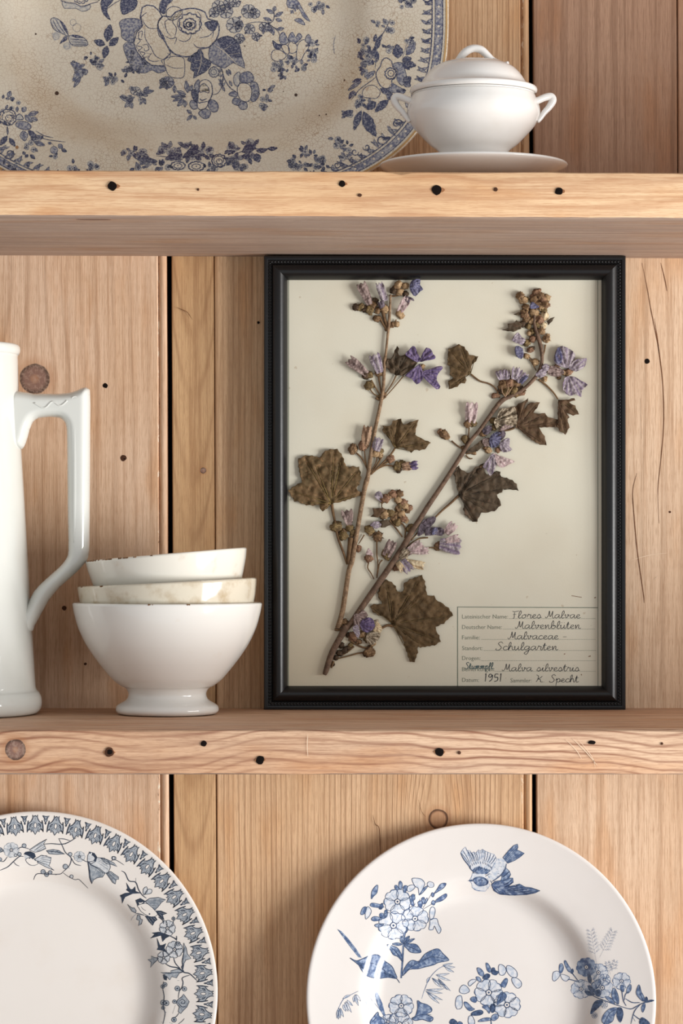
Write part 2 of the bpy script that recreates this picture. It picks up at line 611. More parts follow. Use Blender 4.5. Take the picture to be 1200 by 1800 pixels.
hole_m = plain('nail_hole_dark', (24, 17, 14), 0.95, 0.1)
hole_b = plain('nail_hole_brown', (82, 54, 40), 0.9, 0.1)
stain_m = plain('nail_stain_brown', (150, 104, 72), 0.9, 0.1)
crack_m = plain('crack_brown', (112, 74, 50), 0.95, 0.1)
scr_m = plain('scratch_pale', (232, 206, 178), 0.8, 0.2)

def blob(name, px, py, r, Y, mat, parent, stretch=1.0, seed=0):
    """irregular dark patch of a nail hole, a shallow cap on a front face"""
    c = P(px, py, Y)
    s = (WD + Y) / FPX
    n = 16
    v = [Vector((c.x, Y - 0.00028, c.z))]
    for i in range(n):
        a = 2 * math.pi * i / n
        q = r * s * (1 + 0.18 * noise.noise(Vector((math.cos(a) * 1.7 + seed, math.sin(a) * 1.7, px * 0.1))))
        v.append(Vector((c.x + q * math.cos(a) * stretch, Y - 0.0001, c.z + q * math.sin(a))))
    for i in range(n):
        p = v[1 + i]
        v.append(Vector((p.x, Y + 0.0012, p.z)))
    f = [(0, 1 + (i + 1) % n, 1 + i) for i in range(n)] + [(1 + i, 1 + (i + 1) % n, 1 + n + (i + 1) % n, 1 + n + i) for i in range(n)]
    return mk(name, v, f, mat, parent, False)

YF = FRONT - 0.0005
for (x, y, r, m, st) in ((197, 327, 8, hole_m, 1.0), (601, 323, 5.5, hole_m, 1.1), (767, 334, 8.5, hole_m, 1), (871, 333, 3.6, hole_b, 1), (982, 336, 6.5, hole_m, 1.1), (632, 343, 3, hole_b, 1.3), (348, 333, 2.2, hole_b, 1)):
    blob('nail_hole', x, y, r, YF, m, sh_up, st, x)
    if r > 5:
        blob('nail_stain', x + 2, y, r * 0.55, YF + 0.0001, stain_m, sh_up, 2.6, x)
for (x, y, r, m, st) in ((192, 1322, 8, hole_b, 1), (193, 1322, 4.5, hole_m, 1), (358, 1307, 5, hole_m, 1.1), (457, 1336, 7.5, hole_m, 1), (772, 1322, 7.5, hole_m, 1), (807, 1323, 3, hole_b, 1), (1040, 1305, 3.4, hole_m, 2.0), (1163, 1307, 2.2, hole_b, 1)):
    blob('nail_hole', x, y, r, YF - (0.0003 if r == 4.5 else 0), m, sh_lo, st, x)
    if r > 5:
        blob('nail_stain', x, y, r * 0.5, YF + 0.0001, stain_m, sh_lo, 2.6, x)

def wall_blob(name, x, y, r, m, st=1.0):
    blob(name, x, y, r, -0.0001, m, wall, st, x)
for (x, y, r, m) in ((185, 678, 4.4, hole_m), (217, 805, 5.4, hole_b), (218, 806, 3.4, hole_m), (113, 1069, 4.2, hole_b), (1137, 635, 4.6, hole_m), (454, 567, 2.2, hole_m), (150, 1167, 2.5, hole_b), (1177, 900, 2, hole_b)):
    wall_blob('nail_hole', x, y, r, m)

def ribbon(pts, widths, Y, proud, n=5):
    pts = catmull([(p[0], p[1]) for p in pts], n)
    k = len(pts)
    v, f = [], []
    for i, (x, y) in enumerate(pts):
        a = pts[max(i - 1, 0)]; b = pts[min(i + 1, k - 1)]
        tx, ty = b[0] - a[0], b[1] - a[1]
        L = math.hypot(tx, ty) or 1
        t = i / (k - 1)
        w = widths * math.sin(math.pi * min(max(t, 0.04), 0.96)) ** 0.6 * (0.75 + 0.5 * abs(noise.noise(Vector((x * 0.2, y * 0.2, 0)))))
        nx, ny = -ty / L * w / 2, tx / L * w / 2
        v.append(P(x + nx, y + ny, Y - proud)); v.append(P(x - nx, y - ny, Y - proud))
    for i in range(k - 1):
        f.append((2 * i, 2 * i + 1, 2 * i + 3, 2 * i + 2))
    return v, f

for pts, w in (([(1128, 462), (1136, 500), (1143, 540), (1150, 575), (1158, 618), (1165, 680), (1166, 750), (1160, 820), (1156, 862), (1158, 920)], 2.4),
               ([(1119, 832), (1112, 862), (1114, 905), (1120, 970), (1130, 1040), (1132, 1060)], 2.4),
               ([(1161, 462), (1168, 490), (1172, 512)], 2.2), ([(1125, 700), (1127, 772)], 1.5), ([(1150, 560), (1156, 600), (1158, 622)], 1.6),
               ([(655, 1432), (659, 1448), (666, 1456), (668, 1490), (669, 1505)], 2.0), ([(310, 540), (324, 546), (330, 550), (338, 562)], 2.0),
               ([(735, 1405), (740, 1425), (748, 1436)], 1.2)):
    vv, ff = ribbon(pts, w * 0.72, -0.0001, 0.00012)
    mk('crack', vv, ff, crack_m, wall, False)
for pts, w in (([(1108, 985), (1140, 976), (1172, 972)], 1.6), ([(1148, 1020), (1156, 1012)], 2.0)):
    vv, ff = ribbon(pts, w, -0.0001, 0.00012)
    mk('scratch', vv, ff, scr_m, wall, False)
for pts, w in (([(541, 1290), (540, 1310), (541, 1330)], 1.8), ([(994, 1300), (1012, 1318), (1022, 1334)], 1.4), ([(1006, 1298), (1030, 1322), (1050, 1346)], 1.6), ([(1016, 1300), (1040, 1330), (1046, 1350)], 1.2)):
    vv, ff = ribbon(pts, w, YF, 0.00012)
    mk('scratch', vv, ff, scr_m, sh_lo, False)

# ------------------------------------------------------------------ white ceramics
cer_white = ceramic('ironstone_white', (228, 224, 219), (210, 202, 190), 0.35, 0.13, 30)
cer_jug = ceramic('ironstone_jug', (214, 215, 209), (194, 198, 188), 0.4, 0.09, 14)
cer_bowl = ceramic('faience_white', (228, 225, 219), (206, 182, 146), 0.55, 0.11, 42, lo=0.62)
cer_cream = ceramic('faience_cream', (212, 203, 184), (180, 160, 130), 0.9, 0.10, 70, lo=0.45)
cer_ivory = ceramic('faience_ivory', (225, 220, 208), (190, 160, 124), 0.7, 0.11, 60, lo=0.58)

def smooth_prof(pts, n=5):
    return [(max(p[0], 0.0), p[1]) for p in catmull(pts, n)]

# --- bowls
BX, BY = 294, -0.088
BS = (WD + BY) / FPX
bx = (BX - 600) * BS
def bz(py):
    return ZE + (HOR - py) * BS
def bowl(name, label, outer, rim_py, px, mat, bottom_py, thick, tilt=0.0, chips=()):
    """outer: (py, half width in px) from foot to rim, relative to nothing"""
    x = (px - 600) * BS
    pr = smooth_prof([(w * BS, bz(py)) for py, w in outer], 5)
    pr = [(0.0, bz(outer[0][0]) + 0.003), (outer[0][1] * BS * 0.8, bz(outer[0][0]) + 0.003)] + pr
    rr, rz = pr[-1]
    pr += [(rr - 0.0006, rz + 0.0011), (rr - 0.0018, rz + 0.0015), (rr - 0.0030, rz + 0.0009)]
    inner = []
    for py, w in reversed(outer):
        if py < bottom_py - 4:
            inner.append((max((w - thick) * BS, 0.001), bz(py)))
    inner[0] = (rr - 0.0036, rz - 0.0004)
    lw = inner[-1][0]
    inner += [(lw * 0.75, bz(bottom_py - 3)), (lw * 0.4, bz(bottom_py)), (0.0, bz(bottom_py))]
    pr += smooth_prof(inner, 4)
    base = Vector((x, BY, bz(outer[0][0])))
    t = thing(name, label, 'bowl', base, group='stacked footed bowls')
    o = lathe('body', pr, x, BY, mat, t, 112, tilt=tilt, pivot=(x, BY, bz(rim_py)) if tilt else None)
    fix_normals(o)
    if chips:
        R_ = Matrix.Rotation(tilt, 4, 'Y'); pv = Vector((x, BY, bz(rim_py)))
        rc_ = random.Random(int(px * 10))
        for a0, a1 in chips:
            pts = []
            for i in range(9):
                a = math.radians(a0 + (a1 - a0) * i / 8)
                q = Vector((x + (rr - 0.0008) * math.cos(a), BY + (rr - 0.0008) * math.sin(a), rz + 0.0008))
                pts.append(R_ @ (q - pv) + pv if tilt else q)
            mk('rim_chip', *tube(pts, [0.0007 * (0.35 + rc_.random()) for i in pts], 6), chip_m, o)
    return t

chip_m = plain('rim_chip_brown', (150, 112, 78), 0.8, 0.2, 0.3, 500)
low_pr = [(1255, 78), (1254, 85), (1249.5, 90), (1243, 90), (1238, 86), (1231, 74), (1224, 69), (1216, 69), (1209, 74), (1205, 82), (1195, 95), (1184, 105), (1168, 118), (1152, 130), (1130, 144), (1104, 156), (1080, 163), (1062, 166.5)]
bowl('footed_bowl', 'large white footed bowl standing on the shelf, lowest of the stack', low_pr, 1062, 294, cer_bowl, 1191, 11, chips=((262, 265), (285, 287)))
mid_pr = [(1186, 56), (1182, 61), (1176, 60), (1168, 62), (1160, 78), (1148, 100), (1126, 122), (1096, 141), (1061, 152), (1040, 156), (1026, 157.5)]
bowl('footed_bowl', 'cream crazed bowl between the two white bowls of the stack', mid_pr, 1026, 293.5, cer_cream, 1150, 11, tilt=-math.radians(2.9), chips=((200, 204), (226, 229)))
top_pr = [(1149, 52), (1146, 56), (1138, 55), (1128, 56), (1118, 70), (1104, 88), (1080, 108), (1050, 122), (1022, 131), (995, 138.5), (977, 142)]
bowl('footed_bowl', 'white bowl with a chipped brown rim, tilted topmost in the stack', top_pr, 977, 292, cer_ivory, 1108, 11, tilt=-math.radians(4.9), chips=((196, 214), (217, 232), (238, 246), (250, 253), (262, 264)))

# --- jug
JX, JY = -100, -0.088
JS = (WD + JY) / FPX
jx = (JX - 600) * JS
jz = lambda py: ZE + (HOR - py) * JS
jug = thing('jug', 'tall white ironstone jug with an angular handle beside the bowls', 'jug', (jx, JY, Z_LOW))
out = [(150, 1255.5), (163, 1254), (170, 1248), (173, 1238), (172, 1226), (168, 1217), (163, 1211), (161, 1195), (158, 1140), (153, 1060), (148.5, 985), (142.5, 880), (136.5, 780), (132.5, 700), (131, 640), (130.5, 626), (133, 622), (135, 616), (134, 609), (130, 605.5), (126, 607)]
inn = [(124, 620), (123, 700), (134, 880), (146, 1060), (150, 1180), (140, 1215), (100, 1225)]
pr = [(0.0, Z_LOW + 0.003), (120 * JS, Z_LOW + 0.003)] + smooth_prof([(w * JS, jz(py)) for w, py in out], 4) + smooth_prof([(w * JS, jz(py)) for w, py in inn], 3) + [(0.0, jz(1226))]
jb = lathe('body', pr, jx, JY, cer_jug, jug, 128)
fix_normals(jb)
hout = [(14, 694), (60, 692), (100, 692), (122, 690), (135, 686), (147, 681), (155, 683), (158.5, 694), (158.3, 760), (157.8, 850), (157.3, 940), (156, 974), (149, 990), (130, 1010), (105, 1032), (86, 1055), (73, 1078), (61, 1100), (54, 1112), (14, 1136), (14, 1085), (44, 1066), (54, 1050), (64, 1034), (85, 1014), (105, 996), (116, 982), (120, 966), (119, 900), (118, 800), (117, 757), (114, 743), (105, 735), (88, 733), (68, 735), (58, 742), (52, 756), (47, 774), (41, 787), (34, 789), (14, 782)]
hout = closed_smooth(hout, 3)
pts2, tri2 = cdt(hout, 3.2)
def edge_dist(x, y):
    best = 1e9
    for i in range(len(hout)):
        x0, y0 = hout[i]; x1, y1 = hout[(i + 1) % len(hout)]
        dx, dy = x1 - x0, y1 - y0
        t = max(0, min(1, ((x - x0) * dx + (y - y0) * dy) / (dx * dx + dy * dy + 1e-9)))
        best = min(best, math.hypot(x - x0 - dx * t, y - y0 - dy * t))
    return best
HY = JY - 0.004
hd = []
for x, y in pts2:
    d = min(edge_dist(x, y) / 15.0, 1.0)
    hd.append(0.0118 * math.sqrt(max(0.0, 1 - (1 - d) ** 2)))
hv = [P(x, y, HY) + Vector((0, -d, 0)) for (x, y), d in zip(pts2, hd)] + [P(x, y, HY) + Vector((0, d, 0)) for (x, y), d in zip(pts2, hd)]
nh = len(pts2)
hf = [tuple(t) for t in tri2] + [tuple(nh + i for i in reversed(t)) for t in tri2]
rd = catmull([(131, 735, 3.6), (131.5, 800, 4.4), (131.5, 900, 4.4), (131, 955, 3.0)], 4)
rv, rf = tube([P(a, b, HY - 0.0108) for a, b, c in rd], [c * JS for a, b, c in rd], 10, flat=0.6)
hv, hf = merge([(hv, hf), (rv, rf)])
hh = mk('handle', hv, hf, cer_jug, jug)
fix_normals(hh)
tw = catmull([(60, 708), (78, 717), (92, 706), (106, 713), (118, 704)], 5)
rv, rf = tube([P(a, b, HY - 0.0116) for a, b in tw], [0.0008] * len(tw), 8)
rr_ = [(131 + 5 * math.cos(a), 702 + 5 * math.sin(a)) for a in [i * math.pi / 6 for i in range(13)]]
rv2, rf2 = tube([P(a, b, HY - 0.0110) for a, b in rr_], [0.0008] * len(rr_), 8)
rv, rf = merge([(rv, rf), (rv2, rf2)])
mk('moulded_ornament', rv, rf, cer_jug, hh)

# --- tureen and its underplate
TX, TY = 832, -0.185
TS = (WD + TY) / FPX
tx = (TX - 600) * TS
tz = lambda py: ZE + (HOR - py) * TS
zr = ZE + 0.2905
up = thing('underplate', 'white saucer-like underplate beneath the small tureen', 'plate', (tx, TY, Z_UP))
pr = [(0, Z_UP + 0.0030), (0.030, Z_UP + 0.0030), (0.032, Z_UP), (0.035, Z_UP), (0.037, Z_UP + 0.0030)]
pr += smooth_prof([(0.040, Z_UP + 0.0040), (0.050, Z_UP + 0.0068), (0.060, Z_UP + 0.0108), (0.068, Z_UP + 0.0142), (0.0705, zr - 0.0014), (0.0714, zr - 0.0004), (0.0708, zr + 0.0008), (0.0690, zr + 0.0006), (0.060, Z_UP + 0.0140), (0.050, Z_UP + 0.0100), (0.040, Z_UP + 0.0076), (0.030, Z_UP + 0.0070)], 4) + [(0, Z_UP + 0.0070)]
o = lathe('body', pr, tx, TY, cer_white, up, 112)
fix_normals(o)

tb = Z_UP + 0.0069
tur = thing('tureen', 'small white lidded tureen with looped side handles on its underplate', 'tureen', (tx, TY, tb))
zl = ZE + 0.3448
body = [(0.0245, tb), (0.0262, tb + 0.0006), (0.0262, tb + 0.003), (0.0235, tb + 0.007), (0.0228, tb + 0.010), (0.0245, tb + 0.014), (62 * TS, tz(266)), (77 * TS, tz(254)), (92 * TS, tz(239)), (107 * TS, tz(222)), (115 * TS, tz(207)), (117 * TS, tz(197)), (115.5 * TS, tz(187)), (111.5 * TS, tz(177)), (107.5 * TS, tz(168)), (106.5 * TS, zl - 0.003), (107 * TS, zl)]
inn = [(102 * TS, zl), (102 * TS, tz(170)), (109 * TS, tz(196)), (98 * TS, tz(225)), (70 * TS, tz(253)), (40 * TS, tz(264))]
pr = [(0, tb + 0.002), (0.021, tb + 0.002)] + smooth_prof(body, 4) + smooth_prof(inn, 3) + [(0, tz(265))]
o = lathe('body', pr, tx, TY, cer_white, tur, 112)
fix_normals(o)
zf = zl
lidp = [(100 * TS, zf - 0.002), (101 * TS, zf + 0.0003), (109 * TS, zf + 0.0003), (111.6 * TS, zf + 0.0016), (111.8 * TS, zf + 0.0030), (110 * TS, zf + 0.0044), (105 * TS, zf + 0.0050), (98 * TS, zf + 0.0058), (92 * TS, zf + 0.0085), (86 * TS, tz(136)), (79 * TS, tz(127)), (70 * TS, tz(119)), (56 * TS, tz(112)), (38 * TS, tz(107.5)), (18 * TS, tz(106))]
pr = [(0, zf - 0.002)] + smooth_prof(lidp, 4) + [(0, tz(105.5))]
lid = lathe('lid', pr, tx, TY, cer_white, tur, 112)
fix_normals(lid)
lp = catmull([(797, 114, 4), (806, 105, 6), (815, 94, 7), (825, 87, 7), (835, 85, 7), (846, 88, 7), (856, 97, 6.5), (866, 105, 5), (878, 110, 4), (890, 113, 3)], 5)
hv, hf = tube([P(a, b, TY) for a, b, c in lp], [c * TS for a, b, c in lp], 14, flat=1.25)
hv2, hf2 = tube([P(a, b, TY + dy) for a, b, dy in catmull([(862, 103, 0), (874, 108, -0.004), (886, 112, -0.008), (893, 111, -0.010)], 4)], [0.0016] * 13, 8)
hv3, hf3 = tube([P(a, b, TY + dy) for a, b, dy in catmull([(808, 104, 0), (800, 110, -0.006), (790, 113, -0.011)], 4)], [0.0017] * 9, 8)
hv, hf = merge([(hv, hf), (hv2, hf2), (hv3, hf3)])
mk('loop_handle', hv, hf, cer_white, lid)
for sgn in (1, -1):
    pts = [(99, 181, 5.0), (112, 177, 4.6), (126, 171, 4.8), (136, 170, 5.2), (139, 177, 5.2), (133, 188, 4.4), (124, 198, 3.8), (117, 208, 3.4), (112, 214, 2.6)]
    pc = catmull(pts, 5)
    parts = []
    for dy in (-0.0062, 0.0062):
        parts.append(tube([P(TX + sgn * a, b, TY + dy * (1 - 0.75 * max(0, min(1, (a - 108) / 30)))) for a, b, c in pc], [c * 1.35 * TS for a, b, c in pc], 12))
    parts.append(tube([P(TX + sgn * a, b, TY - 0.010) for a, b in catmull([(98, 172), (104, 176), (110, 184), (112, 194)], 4)], [0.0016] * 13, 8))
    hv, hf = merge(parts)
    mk('handle', hv, hf, cer_white, tur)

# ------------------------------------------------------------------ printed plates
class Dish:
    """a dish standing on its rim and leaning on the boards; local x right, y up, z out of its face"""
    def __init__(self, name, label, cat, bx_, by_, bz_, lean, yaw, A, B, npow, prof, rim, mat, group=None, thick=0.0042, foot=0.6):
        self.A, self.B, self.n = A, B, npow
        self.rim = rim
        self.prof = catmull(prof, 8)
        # stand so that the foot ring or rim just touches the boards
        Rm = Matrix.Rotation(math.radians(yaw), 4, 'Z') @ Matrix.Rotation(math.radians(90 - lean), 4, 'X')
        top, low = -9, 9
        for i in range(72):
            th = 2 * math.pi * i / 72
            for s_, dz in ((1.009, -0.002), (1.0, -thick), (foot + 0.015, -thick - 0.003)):
                r = self.rho(th) * s_
                q = Rm @ Vector((r * math.cos(th), r * math.sin(th) + B, self.h(min(s_, 1)) - rim + dz))
                top = max(top, q.y)
                low = min(low, q.z)
        by_ = -top - 0.0008
        bz_ = bz_ - low - 0.0001
        self.thick, self.foot = thick, foot
        self.root = thing(name, label, cat, (bx_, by_, bz_), (math.radians(90 - lean), 0, math.radians(yaw)), group)
        self.M = Matrix.Translation((bx_, by_, bz_)) @ Matrix.Rotation(math.radians(yaw), 4, 'Z') @ Matrix.Rotation(math.radians(90 - lean), 4, 'X')
        self.Mi = self.M.inverted()
        self.o = self.Mi @ CAM
        self.mat = mat

    def rho(self, th):
        c, s = abs(math.cos(th)), abs(math.sin(th))
        return ((c / self.A) ** self.n + (s / self.B) ** self.n) ** (-1.0 / self.n)

    def s(self, x, y):
        r = math.hypot(x, y)
        if r < 1e-9:
            return 0.0
        return r / self.rho(math.atan2(y, x))

    def h(self, s):
        p = self.prof
        if s >= p[-1][0]:
            return p[-1][1]
        lo, hi = 0, len(p) - 1
        while hi - lo > 1:
            m = (lo + hi) // 2
            if p[m][0] <= s:
                lo = m
            else:
                hi = m
        a, b = p[lo], p[hi]
        t = (s - a[0]) / max(b[0] - a[0], 1e-9)
        return a[1] + (b[1] - a[1]) * t

    def loc(self, x, y, e):
        return Vector((x, y + self.B, self.h(self.s(x, y)) - self.rim + e))

    def px(self, px, py):
        """point of the glazed face seen at a pixel, in dish coordinates"""
        d = self.Mi.to_3x3() @ Vector(((px - 600) / FPX, 1.0, (HOR - py) / FPX))
        z = 0.0
        for _ in range(14):
            t = (z - self.rim - self.o.z) / d.z
            x = self.o.x + d.x * t
            y = self.o.y + d.y * t - self.B
            z = z * 0.3 + 0.7 * self.h(min(self.s(x, y), 1.0))
        return x, y

    def build(self, seg=192):
        thick, foot = self.thick, self.foot
        ss = [i / 70 for i in range(71)]
        v, f = [], []
        rings = []
        def ring(s, dz, front=True, z=None):
            st = len(v)
            for i in range(seg):
                th = 2 * math.pi * i / seg
                r = self.rho(th) * s
                v.append(Vector((r * math.cos(th), r * math.sin(th) + self.B, (self.h(min(s, 1)) if z is None else z) - self.rim + dz)))
            rings.append(list(range(st, st + seg)))
        c0 = len(v); v.append(Vector((0, self.B, self.h(0) - self.rim)))
        for s in ss[1:]:
            ring(s, 0)
        ring(1.006, -0.0006); ring(1.009, -0.0018); ring(1.006, -0.0030)
        for s in (1.0, 0.95, 0.9, 0.85, 0.8, 0.75, 0.7, 0.66, foot + 0.02):
            ring(s, -thick)
        ring(foot + 0.015, -thick - 0.003); ring(foot - 0.015, -thick - 0.003); ring(foot - 0.02, -thick)
        ring(0.3, -thick)
        for i in range(seg):
            f.append((c0, rings[0][i], rings[0][(i + 1) % seg]))
        for a, b in zip(rings[:-1], rings[1:]):
            for i in range(seg):
                j = (i + 1) % seg
                f.append((a[i], b[i], b[j], a[j]))
        f.append(tuple(reversed(rings[-1])))
        o = mk('body', v, f, self.mat, self.root, True, local=True)
        fix_normals(o)
        return o

class Print:
    """flat printed motif laid on the glaze"""
    def __init__(self, dish, sp=7.0):
        self.d = dish
        self.v, self.f, self.i = [], [], []
        self.sp = sp
        self.cache = {}

    def pt(self, px, py, e):
        k = (round(px, 2), round(py, 2))
        if k not in self.cache:
            self.cache[k] = self.d.px(px, py)
        x, y = self.cache[k]
        return self.d.loc(x, y, e)

    EPS = (0.00010, 0.00014, 0.00020, 0.00017, 0.00024)

    def fill(self, poly, m=0, smooth=0, e=None):
        if smooth:
            poly = closed_smooth(poly, smooth)
        try:
            p, t = cdt(poly, self.sp)
        except Exception:
            return
        o = len(self.v)
        e = self.EPS[m] if e is None else e
        self.v += [self.pt(a, b, e) for a, b in p]
        for q in t:
            self.f.append(tuple(x + o for x in q)); self.i.append(m)

    def stroke(self, pts, w=1.2, m=2, n=4, taper=0.35, e=None):
        ps = catmull([(p[0], p[1]) for p in pts], n) if n > 1 else [(p[0], p[1]) for p in pts]
        k = len(ps)
        if k < 2:
            return
        o = len(self.v)
        e = self.EPS[m] if e is None else e
        for i, (x, y) in enumerate(ps):
            a = ps[max(i - 1, 0)]; b = ps[min(i + 1, k - 1)]
            tx, ty = b[0] - a[0], b[1] - a[1]
            L = math.hypot(tx, ty) or 1
            t = i / (k - 1)
            ww = w * (taper + (1 - taper) * math.sin(math.pi * t) ** 0.5)
            nx, ny = -ty / L * ww / 2, tx / L * ww / 2
            self.v.append(self.pt(x + nx, y + ny, e)); self.v.append(self.pt(x - nx, y - ny, e))
        for i in range(k - 1):
            self.f.append((o + 2 * i, o + 2 * i + 1, o + 2 * i + 3, o + 2 * i + 2)); self.i.append(m)

    def outline(self, poly, w=1.1, m=2, smooth=0):
        ps = list(poly) + [poly[0]]
        if smooth:
            q = closed_smooth(poly, smooth)
            ps = q + [q[0]]
        self.stroke(ps, w, m, 1, 1.0)

    def dot(self, x, y, r, m=2):
        self.fill([(x + r * math.cos(a), y + r * math.sin(a)) for a in [i * math.pi / 4 for i in range(8)]], m)

    def ringo(self, x, y, r, w, m=2):
        q = [(x + r * math.cos(i * math.pi / 6), y + r * math.sin(i * math.pi / 6)) for i in range(13)]
        self.stroke(q, w, m, 1, 1.0)

    # ---- motifs
    def flower(self, x, y, R, rot=0.0, n=5, fillm=0, squash=1.0, w=1.0, eye=True):
        for k in range(n):
            a = rot + 2 * math.pi * k / n
            ca, sa = math.cos(a), math.sin(a)
            def q(u, v_):
                return (x + (u * ca - v_ * sa), y + (u * sa + v_ * ca) * squash)
            wd = R * math.sin(math.pi / n) * 0.92
            pet = [q(R * 0.18, 0), q(R * 0.45, wd * 0.75), q(R * 0.8, wd * 0.95), q(R, wd * 0.4), q(R * 0.93, 0), q(R, -wd * 0.4), q(R * 0.8, -wd * 0.95), q(R * 0.45, -wd * 0.75)]
            if fillm is not None:
                self.fill(pet, fillm, 3)
            self.outline(pet, w * 0.8, 1 if w < 1 else 2, 3)
            for t in (-0.45, 0, 0.45):
                self.stroke([q(R * 0.25, wd * t * 0.4), q(R * (0.6 if t else 0.7), wd * t)], w * 0.8, 1, 2)
            # shaded tip
            self.stroke([q(R * 0.86, wd * 0.8), q(R * 0.97, wd * 0.35), q(R * 0.91, 0)], w * 1.5, 1, 3)
        if eye:
            self.dot(x, y, R * 0.2, 3)
            self.ringo(x, y, R * 0.2, w * 1.4)
            self.dot(x, y, R * 0.08, 2)

    def leaf(self, a, b, wd, m=1, ser=0, bend=0.0, vein=True, w=1.0, hatch=3):
        ax, ay = a; bx_, by_ = b
        L = math.hypot(bx_ - ax, by_ - ay) or 1
        tx, ty = (bx_ - ax) / L, (by_ - ay) / L
        nx, ny = -ty, tx
        def q(t, s):
            c = bend * L * math.sin(math.pi * t)
            return (ax + tx * L * t + nx * (s + c), ay + ty * L * t + ny * (s + c))
        up_, dn = [], []
        N = 8
        for i in range(1, N):
            t = i / N
            ww = wd * 0.5 * math.sin(math.pi * t ** 0.85)
            if ser and i % 2:
                ww *= 1 + ser
            up_.append(q(t + (0.03 if ser and i % 2 else 0), ww)); dn.append(q(t + (0.03 if ser and i % 2 else 0), -ww))
        poly = [q(0, 0)] + up_ + [q(1, 0)] + dn[::-1]
        self.fill(poly, m)
        self.outline(poly, w * 0.9, 2)
        if vein:
            self.stroke([q(0, 0), q(0.5, 0), q(0.95, 0)], w, 2, 3)
        for i in range(hatch):
            t = 0.2 + 0.6 * i / max(hatch - 1, 1)
            for sg in (1, -1):
                self.stroke([q(t, 0), q(t + 0.16, sg * wd * 0.32)], w * 0.8, 2, 1)

    def berry(self, x, y, r=3.0, m=1):
        self.fill([(x + r * math.cos(i * math.pi / 4), y + r * math.sin(i * math.pi / 4)) for i in range(8)], m)
        self.ringo(x, y, r, 0.9)

    def peony(self, x, y, R, seed=0, squash=1.0, rings=4, fillm=None, w=1.2):
        rnd = random.Random(seed)
        for k in range(rings):
            r = R * (1 - k / (rings + 0.3))
            nl = max(5, int(11 - 2 * k))
            ox, oy = x + R * 0.06 * k * rnd.uniform(-1, 1), y + R * 0.06 * k * rnd.uniform(-1, 1)
            ph = rnd.uniform(0, 6.28)
            pts = []
            for i in range(nl * 6):
                a = 2 * math.pi * i / (nl * 6)
                lob = abs(math.sin((a + ph) * nl / 2))
                q = r * (0.86 + 0.16 * lob ** 0.6 + 0.04 * rnd.uniform(-1, 1))
                pts.append((ox + q * math.cos(a), oy + q * math.sin(a) * squash))
            if k == 0 and fillm is not None:
                self.fill(pts, fillm)
            self.outline(pts, w * (1.5 if k == 0 else 1.0), 2)
            for i in range(nl):
                a = ph + 2 * math.pi * i / nl + rnd.uniform(-0.2, 0.2)
                self.stroke([(ox + r * 0.96 * math.cos(a), oy + r * 0.96 * math.sin(a) * squash), (ox + r * 0.82 * math.cos(a + 0.12), oy + r * 0.82 * math.sin(a + 0.12) * squash)], w, 2, 2)
                a += 0.2
                self.stroke([(ox + r * 0.98 * math.cos(a), oy + r * 0.98 * math.sin(a) * squash), (ox + r * 0.88 * math.cos(a), oy + r * 0.88 * math.sin(a) * squash)], w * 0.9, 1, 2)
        self.dot(x, y, R * 0.09, 2)

    def clump(self, x, y, rx, ry, n, seed=0, big=7.0, dark=0.4):
        """massed tiny leaves and florets"""
        rnd = random.Random(seed)
        for i in range(n):
            a = rnd.uniform(0, 2 * math.pi); q = math.sqrt(rnd.random())
            cx, cy = x + rx * q * math.cos(a), y + ry * q * math.sin(a)
            if rnd.random() < 0.35:
                self.flower(cx, cy, big * rnd.uniform(0.5, 0.85), rnd.uniform(0, 6), 5, 0, 1.0, 0.8, True)
            else:
                b = a + rnd.uniform(-0.8, 0.8)
                L = big * rnd.uniform(0.8, 1.5)
                self.leaf((cx, cy), (cx + L * math.cos(b), cy + L * math.sin(b)), L * 0.5, 2 if rnd.random() < dark else 1, 0.2, 0.05, True, 0.8, 2)

    def spray(self, x, y, ang, L, n, size, m=1, w=1.0, dark=False):
        """a stem with paired leaflets"""
        ca, sa = math.cos(ang), math.sin(ang)
        self.stroke([(x, y), (x + ca * L * 0.5 + sa * L * 0.04, y + sa * L * 0.5 - ca * L * 0.04), (x + ca * L, y + sa * L)], w, 2 if dark else 1, 4)
        for i in range(n):
            t = 0.25 + 0.75 * i / max(n - 1, 1)
            px_, py_ = x + ca * L * t, y + sa * L * t
            s = size * (1.15 - 0.5 * t)
            for sg in (1, -1):
                b = ang + sg * 0.8
                self.leaf((px_, py_), (px_ + s * math.cos(b), py_ + s * math.sin(b)), s * 0.42, m, 0, 0, False, 0.7, 0)
        self.leaf((x + ca * L, y + sa * L), (x + ca * (L + size * 0.8), y + sa * (L + size * 0.8)), size * 0.35, m, 0, 0, False, 0.7, 0)

    def build(self, name, mats, body, label=None):
        if not self.f:
            return
        # wind the faces outwards
        fs = []
        for q in self.f:
            a, b, c = self.v[q[0]], self.v[q[1]], self.v[q[2]]
            fs.append(q if (b - a).cross(c - a).z > 0 else tuple(reversed(q)))
        return mk(name, self.v, fs, mats, body, True, self.i, local=True, label=label)

